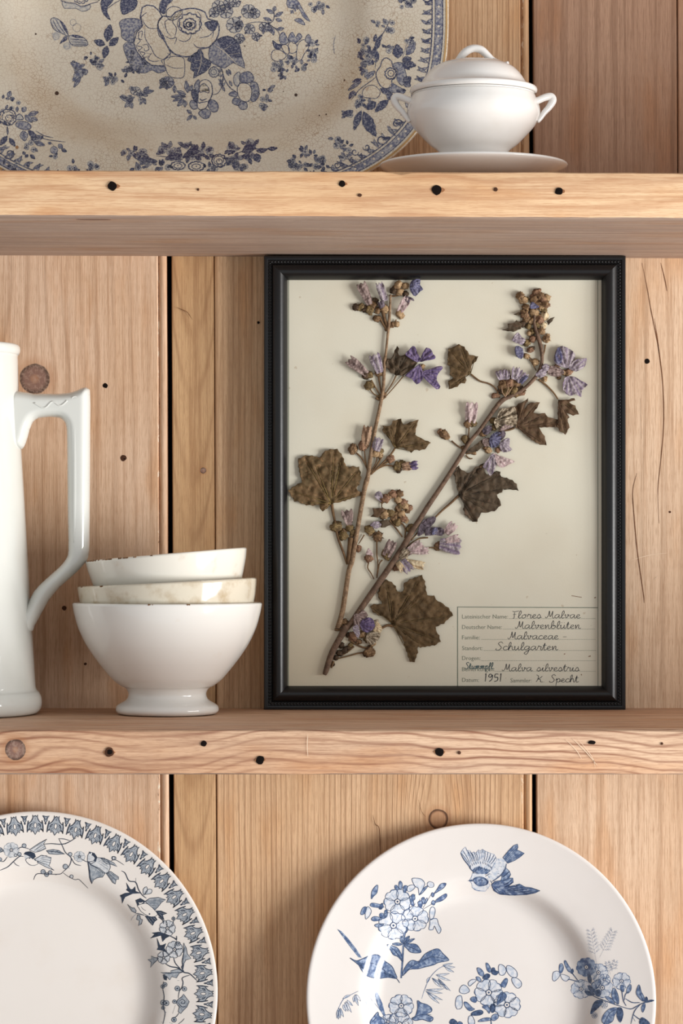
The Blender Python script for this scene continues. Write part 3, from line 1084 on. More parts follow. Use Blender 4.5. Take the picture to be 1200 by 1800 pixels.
# --------------------------------------------------- dinner plate with birds and flowers (right)
LEAN = 12.5
sl = math.sin(math.radians(LEAN))
R1 = 0.1403
plate_prof = lambda R: [(0, 0.0), (0.3, 0.0001), (0.52, 0.0004), (0.585, 0.0016), (0.63, 0.0052), (0.665, 0.0100), (0.70, 0.0132), (0.76, 0.0152), (0.85, 0.0176), (0.94, 0.0202), (1.0, 0.0222)]
cer_p1 = ceramic('plate_white', (224, 220, 216), (214, 206, 198), 0.3, 0.07, 20)
cer_p2 = ceramic('plate_ivory', (224, 219, 213), (212, 200, 186), 0.35, 0.09, 20)
d1 = Dish('dinner_plate', 'white dinner plate with blue flying bird and phlox sprays', 'plate', xw(845, -0.04), -0.006 - 2 * R1 * sl, Z_BOT, LEAN, 0, R1, R1, 2.0, plate_prof(R1), 0.0222, cer_p1)
b1 = d1.build()
I1 = [ink('blue_wash', (216, 218, 222), (178, 190, 206), 330), ink('blue_mid', (152, 168, 192), (76, 98, 136), 330, 0.3, 0.62), ink('blue_dark', (42, 60, 92), (78, 98, 132), 500), cer_p1]

# bird in flight
T = lambda pts: Zm(790, 1470, 6.667, pts)
p = Print(d1)
wing = T([(225, 345), (165, 265), (130, 195), (150, 160), (185, 125), (205, 165), (235, 168), (260, 200), (285, 183), (305, 200), (340, 158), (362, 172), (385, 153), (412, 172), (445, 186), (480, 200), (522, 213), (540, 245), (552, 275), (520, 330), (480, 400), (430, 440), (330, 435), (265, 405)])
p.fill(wing, 0); p.outline(wing, 0.8, 1)
for a, b in (((232, 335), (138, 200)), ((242, 328), (155, 165)), ((255, 318), (188, 132)), ((272, 306), (212, 168)), ((286, 300), (240, 172)), ((300, 296), (262, 200)), ((316, 293), (287, 188)), ((330, 291), (312, 200)), ((345, 290), (342, 162)), ((365, 290), (368, 175)), ((385, 292), (388, 158)), ((402, 296), (415, 175)), ((420, 300), (448, 190)), ((440, 308), (482, 203)), ((460, 318), (522, 216)), ((480, 330), (540, 248))):
    p.stroke(T([a, ((a[0] + b[0]) / 2 + 6, (a[1] + b[1]) / 2), b]), 1.0, 1 if a[0] % 2 else 2, 3)
    p.stroke(T([((a[0] * 0.25 + b[0] * 0.75), (a[1] * 0.25 + b[1] * 0.75)), b]), 2.0, 2, 1)
p.stroke(T([(130, 200), (165, 268), (225, 345), (262, 402), (330, 436)]), 1.8, 2)
for q in ([(228, 348), (270, 312), (330, 294), (400, 300), (455, 330), (492, 358)], [(270, 405), (300, 385), (350, 352), (420, 372), (480, 392)]):
    c = catmull(T(q), 5)
    for i in range(0, len(c) - 1, 2):
        p.stroke([c[i], (c[i][0] + 1.2, c[i][1] + 4.4)], 2.6, 2, 1)
p.fill(T([(262, 402), (300, 362), (345, 350), (420, 380), (470, 400), (440, 440), (330, 436)]), 1)
for q in ([(280, 400), (300, 370)], [(300, 425), (315, 365)], [(330, 400), (345, 355)], [(360, 395), (380, 362)], [(400, 420), (440, 385)], [(420, 450), (480, 400)], [(420, 470), (470, 440)], [(300, 395), (322, 425)]):
    p.stroke(T(q), 2.4, 2, 1)
tail = T([(625, 250), (690, 170), (750, 110), (795, 92), (802, 130), (790, 160), (830, 178), (875, 200), (830, 240), (760, 285), (680, 318)])
p.fill(tail, 1); p.outline(tail, 1.0, 2)
for q in ([(640, 265), (800, 100)], [(650, 280), (800, 130)], [(660, 290), (790, 165)], [(670, 300), (830, 180)], [(680, 312), (870, 205)], [(675, 305), (850, 195)]):
    p.stroke(T(q), 1.3, 2, 1)
body_ = T([(540, 262), (600, 255), (662, 275), (665, 330), (645, 390), (600, 450), (540, 500), (480, 540), (450, 500), (440, 440), (490, 380), (520, 320)])
p.fill(body_, 0)
for q in ([(665, 320), (650, 385), (605, 450), (545, 500), (500, 530)], ):
    p.stroke(T(q), 2.0, 2)
rnd = random.Random(3)
for i in range(46):
    x, y = rnd.uniform(440, 660), rnd.uniform(262, 540)
    if inside((790 + x / 6.667, 1470 + y / 6.667), body_):
        p.stroke(T([(x, y), (x + 14, y + 8)]), 1.2, 1 if rnd.random() < 0.6 else 2, 1)
head = T([(268, 432), (255, 480), (228, 520), (258, 550), (262, 600), (320, 635), (420, 642), (470, 580), (452, 510), (400, 432), (330, 442)])
p.fill(head, 0); p.outline(head, 0.7, 1)
cap = T([(278, 505), (330, 480), (400, 485), (445, 530), (420, 570), (350, 582), (300, 552)])
p.fill(cap, 1, 3); p.outline(cap, 1.3, 2, 3)
p.stroke(T([(400, 485), (448, 532), (425, 575)]), 2.6, 2)
for i in range(14):
    x, y = rnd.uniform(310, 420), rnd.uniform(495, 565)
    p.dot(790 + x / 6.667, 1470 + y / 6.667, 0.7, 2)
p.fill(T([(214, 522), (240, 512), (268, 508), (272, 530), (240, 530)]), 2)
for i in range(12):
    x = 280 + i * 15
    p.stroke(T([(x, 595 + 10 * math.sin(i)), (x + 10, 618)]), 0.9, 1, 1)
p.stroke(T([(262, 600), (320, 636), (420, 644)]), 1.3, 1)
w2 = T([(490, 570), (530, 530), (600, 520), (620, 440), (660, 370), (700, 410), (715, 450), (690, 490), (740, 490), (745, 540), (690, 590), (820, 560), (880, 595), (960, 605), (1060, 640), (1000, 665), (900, 685), (700, 690), (590, 680), (520, 640)])
p.fill(w2, 1); p.outline(w2, 1.2, 2)
for q in ([(650, 672), (850, 672), (1055, 642)], [(650, 660), (820, 655), (985, 640)], [(660, 640), (800, 632), (960, 608)], [(665, 622), (780, 612), (880, 597)], [(680, 602), (760, 590), (825, 565)], [(560, 670), (760, 688), (1000, 664)], [(640, 600), (700, 570), (742, 540)], [(635, 570), (690, 545), (742, 495)], [(625, 520), (680, 500), (712, 455)], [(620, 480), (660, 450), (700, 412)]):
    p.stroke(T(q), 2.0, 2)
for q in ([(500, 600), (560, 660)], [(505, 575), (590, 660)], [(530, 545), (600, 640)], [(550, 535), (590, 600)], [(600, 540), (650, 650)], [(618, 520), (660, 620)], [(605, 460), (640, 560)], [(495, 560), (520, 640)], [(580, 640), (640, 675)], [(640, 640), (660, 672)], [(480, 520), (500, 560)]):
    p.stroke(T(q), 2.6, 2, 1)
for q in ([(660, 400), (640, 500)], [(690, 520), (650, 580)], [(740, 600), (690, 650)], [(900, 620), (760, 650)]):
    p.stroke(T(q), 1.4, 1, 1)
p.build('printed_bird', I1, b1, 'blue printed bird in flight')

# phlox spray, left
T = lambda pts: Zm(620, 1520, 6.3158, pts)
p = Print(d1)
def wash(q, m=1, line=1.0, sm=3):
    q = T(q)
    p.fill(q, m, sm); p.outline(q, line, 2, sm)
# trumpet flowers and buds round the head
wash([(655, 160), (700, 150), (760, 160), (795, 200), (790, 240), (745, 330), (735, 330), (725, 260), (690, 240)], 0, 1.0)
wash([(740, 330), (790, 260), (830, 235), (815, 265), (765, 320)], 1, 1.0)
wash([(600, 270), (620, 235), (670, 225), (690, 250), (660, 285), (620, 300)], 0, 0.9)
wash([(825, 215), (850, 188), (895, 205), (895, 245), (850, 250)], 0, 0.8)
wash([(905, 320), (930, 280), (975, 215), (1035, 208), (1010, 255), (960, 290)], 1, 1.0)
wash([(870, 340), (880, 310), (905, 325), (890, 360)], 1, 1.0)
wash([(915, 420), (930, 385), (1030, 322), (1040, 355), (990, 400), (935, 415)], 1, 1.0)
wash([(870, 430), (890, 395), (915, 415), (900, 450)], 1, 1.0)
wash([(850, 540), (865, 480), (895, 470), (915, 510), (895, 590), (860, 610)], 0, 1.0)
wash([(860, 610), (930, 598), (950, 660), (980, 720), (955, 765), (930, 730), (905, 680), (890, 720), (845, 720), (855, 660)], 0, 1.0)
wash([(470, 270), (465, 235), (490, 230), (510, 270), (490, 285)], 1, 1.0)
wash([(515, 265), (510, 205), (528, 182), (548, 210), (545, 265)], 1, 1.0)
wash([(560, 300), (560, 250), (580, 232), (605, 240), (595, 290), (575, 310)], 1, 1.0)
wash([(205, 380), (210, 300), (245, 245), (278, 228), (268, 310), (230, 350)], 1, 1.0)
wash([(195, 440), (225, 425), (330, 450), (335, 478), (260, 475), (200, 462)], 1, 0.9)
wash([(85, 545), (110, 480), (150, 470), (140, 530), (110, 555)], 1, 0.9)
wash([(140, 595), (140, 510), (170, 465), (205, 510), (190, 560), (155, 600)], 0, 0.9)
wash([(290, 490), (310, 440), (335, 430), (325, 490)], 2, 0.8)
wash([(355, 590), (350, 530), (365, 500), (385, 520), (380, 570)], 1, 0.9)
wash([(340, 600), (300, 580), (300, 545), (335, 540), (362, 580)], 1, 0.9)
wash([(205, 600), (240, 575), (300, 585), (325, 605), (280, 622), (225, 625)], 1, 1.0)
wash([(240, 672), (280, 655), (340, 662), (320, 685), (270, 695)], 1, 1.0)
for a, b in (((690, 440), (690, 330)), ((720, 470), (745, 380)), ((760, 460), (790, 370)), ((780, 480), (870, 330)), ((780, 495), (890, 430)), ((640, 440), (660, 330)), ((600, 560), (690, 440))):
    p.stroke(T([a, b]), 1.8, 2, 1)
for q in ([(630, 370), (650, 350), (680, 440), (650, 450)], [(650, 340), (680, 330), (690, 380), (665, 395)], [(720, 420), (760, 400), (770, 460), (740, 470)], [(760, 380), (790, 362), (800, 400), (780, 440)], [(790, 430), (820, 370), (830, 390), (810, 430)]):
    wash(q, 1, 1.0)
for (x, y, R, ro) in ((495, 410, 150, 0.3), (690, 600, 150, -0.2), (450, 675, 168, 0.1)):
    c = T([(x, y)])[0]
    p.flower(c[0], c[1], R / 6.3158, ro, 5, 0, 0.92, 1.1)
# stem and leaves
p.stroke(T([(600, 690), (575, 770), (560, 900), (550, 1080), (535, 1260)]), 3.2, 1, 4, 0.8)
p.stroke(T([(606, 690), (580, 780), (566, 900), (556, 1080), (541, 1260)]), 1.3, 2, 4, 0.8)
for a, b, wd in (((560, 880), (630, 790), 50), ((560, 880), (690, 820), 36), ((560, 880), (535, 790), 46), ((550, 885), (430, 880), 34)):
    A_, B_ = T([a, b])
    p.leaf(A_, B_, wd / 6.3, 1, 0, 0, True, 0.9, 2)
def bigleaf(q, veins, T_):
    q = T_(q)
    p.fill(q, 1, 3); p.outline(q, 1.4, 2, 3)
    for k in veins:
        p.stroke(T_(k), 1.5, 2, 4)
bigleaf([(570, 895), (620, 880), (700, 885), (740, 930), (755, 972), (700, 980), (640, 970), (600, 930)], [[(575, 895), (660, 925), (745, 970)], [(640, 915), (680, 900)], [(660, 930), (670, 965)], [(690, 942), (725, 925)]], T)
bigleaf([(380, 888), (450, 905), (500, 930), (540, 1000), (558, 1078), (500, 1020), (450, 1000), (420, 950)], [[(385, 890), (470, 960), (556, 1075)], [(440, 930), (445, 985)], [(480, 965), (510, 950)], [(500, 990), (500, 1015)]], T)
T5 = lambda pts: Zm(570, 1620, 5.0, pts)
bigleaf([(685, 475), (700, 420), (740, 360), (780, 340), (830, 350), (880, 290), (940, 255), (1000, 240), (1040, 280), (1090, 330), (1080, 345), (1000, 360), (960, 380), (880, 400), (820, 415), (750, 420), (710, 455)], [[(690, 472), (760, 400), (850, 350), (950, 310), (1085, 335)], [(800, 375), (830, 400)], [(860, 345), (900, 385)], [(880, 335), (900, 290)], [(940, 312), (960, 262)], [(960, 308), (1000, 350)], [(1000, 310), (1020, 275)], [(760, 398), (770, 355)]], T5)
bigleaf([(225, 320), (280, 345), (340, 325), (400, 300), (470, 292), (520, 340), (590, 390), (620, 450), (635, 500), (560, 490), (470, 500), (380, 480), (330, 430), (300, 380)], [[(230, 322), (330, 370), (440, 370), (540, 440), (632, 498)], [(300, 350), (320, 420)], [(400, 365), (430, 310)], [(430, 368), (520, 400), (480, 430)], [(500, 420), (560, 380)], [(540, 445), (520, 490)], [(420, 375), (380, 470)], [(470, 400), (450, 480)]], T5)
p.fill(T5([(285, 350), (330, 375), (345, 420), (310, 400)]), 2)
p.fill(T5([(520, 440), (600, 470), (630, 498), (540, 485)]), 2)
p.stroke(T5([(632, 497), (650, 520), (662, 540)]), 1.4, 2)
p.fill(T5([(112, 65), (150, 85), (210, 150), (280, 240), (330, 318), (300, 315), (240, 240), (180, 160)]), 1)
p.stroke(T5([(115, 68), (200, 160), (320, 318)]), 0.9, 2)
p.fill(T5([(448, 600), (470, 630), (510, 720), (540, 840), (520, 830), (470, 740), (445, 660)]), 1)
p.stroke(T5([(390, 660), (460, 740), (540, 845)]), 0.8, 1)
p.fill(T5([(340, 560), (360, 640), (400, 780), (380, 760), (345, 660)]), 0)
p.build('printed_flower_spray', I1, b1, 'blue printed phlox spray with leaves')

# grasses
for base, leaves in (([(855, 680), (880, 600), (930, 490), (1010, 410), (1110, 370)], [((1050, 395), (1150, 400)), ((1060, 400), (1140, 445)), ((1040, 385), (1130, 365)), ((980, 470), (1100, 455)), ((985, 470), (1110, 520)), ((945, 495), (1060, 560)), ((950, 500), (1030, 580)), ((1000, 500), (1110, 610)), ((1000, 505), (1080, 600)), ((890, 600), (1050, 590)), ((900, 600), (1040, 630)), ((890, 610), (1040, 690)), ((900, 615), (1010, 720)), ((925, 490), (900, 540))]),
                     ([(300, 610), (240, 640), (170, 680), (130, 750), (110, 800)], [((270, 640), (300, 740)), ((265, 650), (260, 710)), ((280, 640), (320, 700)), ((200, 690), (250, 740)), ((190, 700), (240, 800)), ((180, 710), (210, 790)), ((165, 730), (190, 790)), ((130, 760), (110, 850)), ((140, 760), (170, 840)), ((135, 770), (140, 850)), ((120, 780), (125, 860)), ((230, 645), (160, 680))])):
    p = Print(d1)
    p.stroke(T5(base), 1.0, 1, 5)
    for a, b in leaves:
        A_, B_ = T5([a, b])
        p.leaf(A_, B_, 4.2, 0, 0, 0.04, False, 0.45, 0)
        p.stroke([A_, B_], 1.6, 1, 1)
    p.build('printed_grass', I1, b1, 'pale blue printed grasses')

# lower flowers of the spray
p = Print(d1)
p.fill(T5([(545, 870), (600, 830), (640, 860), (700, 850), (760, 880), (760, 960), (640, 1000), (540, 960)]), 0)
for (x, y, R, ro) in ((675, 740, 108, 0.35), (660, 905, 118, 0.0), (560, 880, 70, 0.8)):
    c = T5([(x, y)])[0]
    p.flower(c[0], c[1], R / 5.0, ro, 5, 0, 0.92, 1.1)
bigleaf([(770, 850), (800, 830), (820, 760), (818, 695), (850, 715), (900, 730), (940, 760), (940, 790), (900, 815), (955, 845), (930, 880), (860, 860), (800, 870)], [[(775, 850), (840, 820), (940, 820)], [(825, 730), (870, 770)], [(870, 770), (935, 770)]], T5)
bigleaf([(400, 890), (430, 840), (470, 795), (480, 830), (530, 870), (520, 930), (440, 930)], [[(405, 890), (450, 850), (475, 800)], [(490, 860), (510, 900)], [(470, 870), (480, 910)]], T5)
p.build('printed_flower_spray', I1, b1, 'blue printed flowers below the leaves')

# round flower head in the well
T7 = lambda pts: Zm(780, 1660, 6.667, pts)
p = Print(d1)
def w7(q, m=0, line=1.0):
    q = T7(q)
    p.fill(q, m, 3); p.outline(q, line, 2, 3)
for q, m in (([(492, 222), (520, 230), (550, 290), (540, 330), (505, 300)], 1), ([(390, 275), (430, 285), (465, 330), (465, 375), (420, 360), (395, 320)], 1), ([(375, 385), (415, 385), (438, 430), (400, 430)], 1), ([(285, 450), (330, 412), (380, 420), (340, 460), (300, 490)], 0), ([(185, 560), (190, 510), (230, 475), (275, 500), (300, 550), (240, 580)], 0), ([(135, 690), (150, 620), (200, 600), (215, 660), (210, 740), (160, 760), (140, 730)], 0), ([(235, 680), (270, 680), (330, 740), (360, 760), (300, 780), (250, 730)], 1), ([(640, 260), (665, 235), (710, 260), (730, 310), (700, 360), (650, 350)], 0), ([(735, 260), (770, 250), (830, 290), (860, 340), (850, 385), (790, 380), (740, 320)], 0), ([(795, 400), (850, 395), (905, 440), (905, 490), (860, 515), (810, 460)], 0), ([(665, 475), (720, 400), (748, 420), (720, 500), (690, 500)], 1), ([(560, 340), (560, 285), (590, 275), (605, 310), (640, 320), (610, 360)], 2), ([(455, 390), (500, 345), (540, 360), (520, 400), (470, 405)], 2), ([(310, 640), (340, 615), (385, 625), (375, 680), (330, 670)], 1), ([(320, 830), (345, 790), (430, 770), (460, 800), (420, 830)], 2), ([(450, 735), (500, 710), (540, 760), (530, 810), (500, 770)], 1), ([(540, 740), (560, 700), (600, 710), (595, 780), (560, 800)], 2), ([(555, 880), (570, 830), (630, 815), (635, 860), (590, 895)], 1), ([(400, 905), (450, 870), (530, 860), (555, 885), (490, 900)], 1), ([(620, 700), (640, 610), (680, 560), (730, 590), (720, 640), (650, 690)], 1), ([(290, 930), (290, 850), (330, 840), (360, 900), (350, 940)], 0), ([(70, 930), (75, 890), (110, 875), (155, 910), (150, 940)], 2), ([(160, 935), (180, 905), (215, 920), (210, 940)], 1)):
    w7(q, m)
for (x, y, R, ro) in ((525, 565, 165, 0.4), (738, 710, 158, -0.1)):
    c = T7([(x, y)])[0]
    p.flower(c[0], c[1], R / 6.667, ro, 5, 0, 0.95, 1.1)
p.stroke(T7([(545, 860), (555, 940), (552, 1100), (545, 1300)]), 2.0, 2)
p.build('printed_flower_head', I1, b1, 'blue printed phlox head in the well')

# side spray on the right of the rim
T8 = lambda pts: Zm(950, 1610, 5.714, pts)
p = Print(d1, 5.0)
def w8(q, m=0, line=0.9):
    q = T8(q)
    p.fill(q, m, 3); p.outline(q, line, 2, 3)
for (x, y, a, L, n) in ((560, 470, -1.75, 55, 7), (590, 420, -1.1, 50, 7), (715, 560, -1.25, 17, 3), (700, 590, -1.8, 20, 4)):
    c = T8([(x, y)])[0]
    ca, sa = math.cos(a), math.sin(a)
    p.stroke([c, (c[0] + ca * L, c[1] + sa * L)], 0.7, 1, 1)
    for i in range(n):
        t = 0.3 + 0.7 * i / (n - 1)
        q = (c[0] + ca * L * t, c[1] + sa * L * t)
        for sg in (1, -1):
            b = a + sg * 0.95
            l2 = (11 if L > 30 else 6) * (1.1 - 0.5 * t)
            e2 = (q[0] + l2 * math.cos(b), q[1] + l2 * math.sin(b))
            p.stroke([q, e2], 0.8, 1, 1)
            for tt in (0.4, 0.7, 1.0):
                r_ = (q[0] + (e2[0] - q[0]) * tt, q[1] + (e2[1] - q[1]) * tt)
                for s2 in (0.7, -0.7):
                    p.stroke([r_, (r_[0] + 3.2 * math.cos(b + s2), r_[1] + 3.2 * math.sin(b + s2))], 0.8, 1, 1)
for q in ([(385, 665), (300, 640), (270, 640)], [(385, 665), (320, 580), (300, 555)], [(380, 670), (450, 640)], [(440, 740), (540, 810), (640, 850), (760, 895), (800, 905)], [(790, 905), (900, 935), (960, 910), (1040, 870), (1140, 850)], [(860, 905), (830, 850), (815, 760), (812, 740)], [(840, 850), (850, 790), (885, 760)], [(1000, 890), (940, 960), (905, 1086)], [(930, 990), (980, 1030), (1040, 1060)], [(920, 1010), (950, 1060)], [(850, 830), (920, 870), (1000, 870)]):
    p.stroke(T8(q), 1.7, 2)
w8([(185, 540), (190, 490), (215, 480), (230, 520), (215, 565), (195, 575)], 1)
w8([(235, 460), (250, 448), (275, 490), (300, 530), (310, 560), (280, 560), (250, 510)], 1)
w8([(120, 600), (130, 565), (170, 555), (195, 580), (180, 620), (140, 655), (120, 640)], 0)
w8([(200, 590), (250, 595), (290, 620), (260, 655), (220, 640)], 0)
w8([(300, 560), (320, 530), (330, 560), (310, 580)], 2)
for (x, y, R, ro, m) in ((458, 515, 100, 0.2, 1), (580, 570, 95, 0.3, 0), (405, 735, 100, 0.7, 0), (620, 722, 105, 0.0, 0), (812, 655, 90, 0.4, 0), (640, 640, 60, 0.1, 0)):
    c = T8([(x, y)])[0]
    p.flower(c[0], c[1], R / 5.714, ro, 5, m, 0.95, 0.9)
w8([(470, 590), (490, 580), (510, 640), (500, 680), (475, 650)], 2)
w8([(505, 690), (540, 660), (600, 640), (590, 700), (540, 740)], 1)
w8([(470, 700), (520, 720), (550, 760), (500, 760)], 2)
w8([(440, 755), (500, 760), (540, 790), (480, 800)], 2)
w8([(540, 760), (590, 740), (600, 790), (570, 810)], 2)
w8([(500, 985), (520, 900), (560, 850), (625, 855), (590, 910), (545, 950)], 2)
w8([(775, 890), (720, 830), (712, 770), (740, 722), (775, 790), (785, 850)], 1)
w8([(740, 890), (680, 850), (650, 815), (690, 815), (730, 850)], 1)
w8([(775, 925), (700, 930), (640, 980), (612, 1050), (650, 1090), (720, 1060), (740, 1000)], 1)
w8([(770, 930), (810, 925), (828, 990), (800, 1070), (765, 1010)], 2)
w8([(800, 700), (830, 700), (835, 760), (805, 750)], 1)
w8([(860, 770), (875, 710), (905, 690), (908, 740), (880, 775)], 1)
w8([(1030, 860), (975, 810), (958, 760), (988, 690), (1010, 760), (1040, 820)], 1)
w8([(1040, 860), (1060, 810), (1075, 850)], 2)
w8([(1045, 870), (1100, 845), (1140, 850), (1080, 868)], 2)
w8([(1040, 875), (1010, 920), (1025, 970), (1050, 910)], 1)
w8([(990, 1060), (1020, 1020), (1080, 1060), (1090, 1090), (1010, 1100)], 2)
for q in ([(500, 980), (560, 900), (620, 858)], [(745, 730), (750, 810), (778, 885)], [(770, 930), (690, 980), (640, 1080)], [(795, 935), (800, 1060)], [(990, 700), (1000, 780), (1030, 855)], [(700, 975), (660, 960)], [(680, 1000), (720, 1040)], [(740, 780), (720, 790)], [(750, 820), (770, 800)]):
    p.stroke(T8(q), 1.2, 2)
c = T8([(640, 895)])[0]
p.flower(c[0], c[1], 6, 0.2, 7, None, 1, 0.6, False)
c = T8([(540, 1000)])[0]
p.flower(c[0], c[1], 5, 0.2, 7, None, 1, 0.6, False)
p.build('printed_flower_spray', I1, b1, 'blue printed flower spray with ferns')

# --------------------------------------------------- dinner plate with a border of medallions (left)
R2 = 0.1456
YAW = 8.0
d2 = Dish('dinner_plate', 'white dinner plate with a dark blue medallion border and swallows', 'plate', xw(76, -0.04), -0.006 - 2 * R2 * sl, Z_BOT, LEAN, YAW, R2, R2, 2.0,
          [(0, 0.0), (0.3, 0.0001), (0.52, 0.0004), (0.60, 0.0018), (0.65, 0.0058), (0.69, 0.0105), (0.73, 0.0136), (0.80, 0.0158), (0.88, 0.0182), (0.95, 0.0205), (1.0, 0.0225)], 0.0225, cer_p2)
b2 = d2.build()
I2 = [ink('slate_wash', (208, 210, 212), (180, 186, 192), 400), ink('slate_mid', (168, 174, 180), (128, 138, 150), 400), ink('slate_dark', (26, 38, 56), (44, 58, 80), 500), cer_p2]

class PrintL(Print):
    """the same motif drawing in the dish's own millimetres"""
    def pt(self, x, y, e):
        return self.d.loc(x * 0.001, y * 0.001, e)

p = PrintL(d2, 4.0)
MR = R2 * 1000 - 10.2
NM = 51
def med(k, pts, rr=MR, half=0.0):
    th = math.pi / 2 - 2 * math.pi * (k + half) / NM
    ox, oy = rr * math.cos(th), rr * math.sin(th)
    ur = (math.cos(th), math.sin(th)); ut = (math.sin(th), -math.cos(th))
    return [(ox + ut[0] * a * 0.415 + ur[0] * b * 0.455, oy + ut[1] * a * 0.415 + ur[1] * b * 0.455) for a, b in pts]
half_o = [(0, 17), (2.2, 14.5), (4.8, 17.8), (4.5, 12.5), (7.5, 7.0), (12.5, 3.0), (13.5, 8.0), (15.5, -2), (15.6, -12.5), (13.0, -8), (10.5, -4.5), (11.5, -9), (8.0, -7.5), (8.0, -12), (4.2, -10), (0, -16.5)]
full = half_o + [(-a, b) for a, b in half_o[-2:0:-1]]
tri = [(-6.5, 16.5), (0, 15.2), (6.5, 16.5), (2.8, 12.0), (2.8, 8), (0, 4.2), (-2.8, 8), (-2.8, 12.0)]
for k in range(NM):
    q = med(k, full)
    p.fill(q, 1); p.outline(q, 0.72, 2)
    ov = [(2.8 * math.cos(a), -0.5 + 4.8 * math.sin(a)) for a in [i * math.pi / 6 for i in range(12)]]
    p.fill(med(k, ov), 3); p.outline(med(k, ov), 0.45, 2)
    for sg in (1, -1):
        for l in ([(5, 3), (9, 1), (11, -4)], [(4.5, -4), (8, -5.5)], [(3.5, -6), (6, -9.5)], [(5, 0.5), (9.5, -3)], [(13.2, 6), (15, 0), (15, -10)]):
            p.stroke(med(k, [(a * sg, b) for a, b in l]), 0.85, 2, 2)
    p.stroke(med(k, [(0, 9), (0, 13)]), 0.9, 2, 1)
    t = med(k, tri, MR, 0.5)
    p.fill(t, 1); p.outline(t, 0.6, 2)
    p.stroke(med(k, [(-4, 15.5), (0, 9), (4, 15.5)], MR, 0.5), 0.7, 2, 1)
    p.fill(med(k, [(0, 6), (2, 3.2), (0, 0.6), (-2, 3.2)], MR, 0.5), 2)
p.build('printed_border', I2, b2, 'dark blue printed border of medallions')

T6 = lambda pts: Zm(0, 1420, 6.0, pts)
T61 = lambda pts: Zm(190, 1460, 6.0, pts)
T62 = lambda pts: Zm(200, 1610, 6.0, pts)

def shape(p, T_, q, m, line=0.9, sm=0):
    q = T_(q)
    p.fill(q, m, sm); p.outline(q, line, 2, sm)

# swallow 1
p = Print(d2, 5.0)
shape(p, T6, [(270, 550), (310, 600), (370, 606), (405, 580), (365, 540), (310, 525)], 3, 0.8, 2)
shape(p, T6, [(310, 445), (360, 410), (420, 370), (495, 330), (460, 380), (485, 430), (430, 455), (375, 470)], 0, 0.9)
for q in ([(330, 440), (490, 335)], [(360, 450), (470, 385)], [(390, 458), (480, 400)], [(400, 460), (484, 425)], [(375, 440), (450, 380)]):
    p.stroke(T6(q), 1.4, 2, 1)
p.fill(T6([(250, 490), (270, 465), (320, 458), (365, 478), (378, 515), (345, 545), (320, 520), (285, 500)]), 2)
p.fill(T6([(255, 500), (285, 500), (320, 520), (310, 540), (268, 545)]), 0)
p.dot(52, 1508.5, 1.2, 2)
shape(p, T6, [(360, 545), (440, 500), (540, 525), (530, 580), (515, 612), (570, 660), (480, 622), (400, 578)], 0, 1.0)
for q in ([(370, 550), (570, 658)], [(400, 560), (520, 610)], [(420, 555), (530, 580)], [(430, 540), (530, 555)], [(440, 525), (538, 530)], [(440, 510), (500, 505)], [(390, 560), (470, 600)]):
    p.stroke(T6(q), 1.9, 2, 1)
shape(p, T6, [(490, 452), (560, 440), (620, 450), (685, 488), (600, 492), (520, 486)], 1, 1.0)
for q in ([(495, 460), (600, 465), (680, 487)], [(540, 470), (570, 445)], [(580, 475), (610, 452)]):
    p.stroke(T6(q), 1.5, 2, 2)
p.stroke(T6([(280, 570), (320, 604), (372, 608)]), 1.0, 2)
p.build('printed_bird', I2, b2, 'dark blue printed swallow')

# swallow 2
p = Print(d2, 5.0)
shape(p, T6, [(922, 560), (925, 505), (945, 465), (995, 480), (1022, 520), (1010, 565), (960, 590)], 0, 0.9)
p.fill(T6([(940, 462), (960, 470), (955, 485), (940, 480)]), 2)
p.fill(T6([(970, 475), (1000, 485), (1024, 525), (1010, 570), (985, 560), (1000, 530), (975, 500)]), 2)
p.dot(162, 1503, 1.1, 2)
shape(p, T6, [(1015, 525), (1100, 530), (1150, 570), (1165, 625), (1140, 690), (1090, 690), (1030, 640), (950, 600), (1000, 570)], 0, 0.9)
for q in ([(1030, 540), (1130, 590)], [(1040, 560), (1140, 620)], [(1050, 590), (1140, 650)], [(1040, 535), (1110, 545)]):
    p.stroke(T6(q), 1.1, 2, 1)
shape(p, T6, [(930, 575), (960, 600), (1050, 640), (1110, 690), (1080, 732), (1030, 735), (985, 760), (970, 802), (945, 740), (935, 650)], 1, 1.0)
for i in range(9):
    t = i / 8
    p.stroke(T6([(945 + 130 * t, 615 + 70 * t), (968 + 115 * t, 770 - 45 * t)]), 1.3, 2, 1)
p.stroke(T6([(925, 565), (940, 650), (950, 745), (970, 800)]), 2.2, 2)
shape(p, T6, [(1120, 690), (1165, 670), (1250, 730), (1250, 755), (1225, 755), (1215, 805), (1190, 790)], 1, 1.0)
for q in ([(1130, 690), (1210, 800)], [(1145, 685), (1225, 770)], [(1155, 680), (1250, 745)], [(1140, 690), (1190, 750)]):
    p.stroke(T6(q), 1.8, 2, 1)
shape(p, T6, [(1060, 530), (1130, 545), (1200, 580), (1235, 620), (1180, 600), (1120, 590)], 1, 0.9)
for q in ([(1070, 535), (1230, 618)], [(1100, 560), (1200, 600)]):
    p.stroke(T6(q), 1.4, 2, 1)
p.build('printed_bird', I2, b2, 'dark blue printed swallow with spread wing')

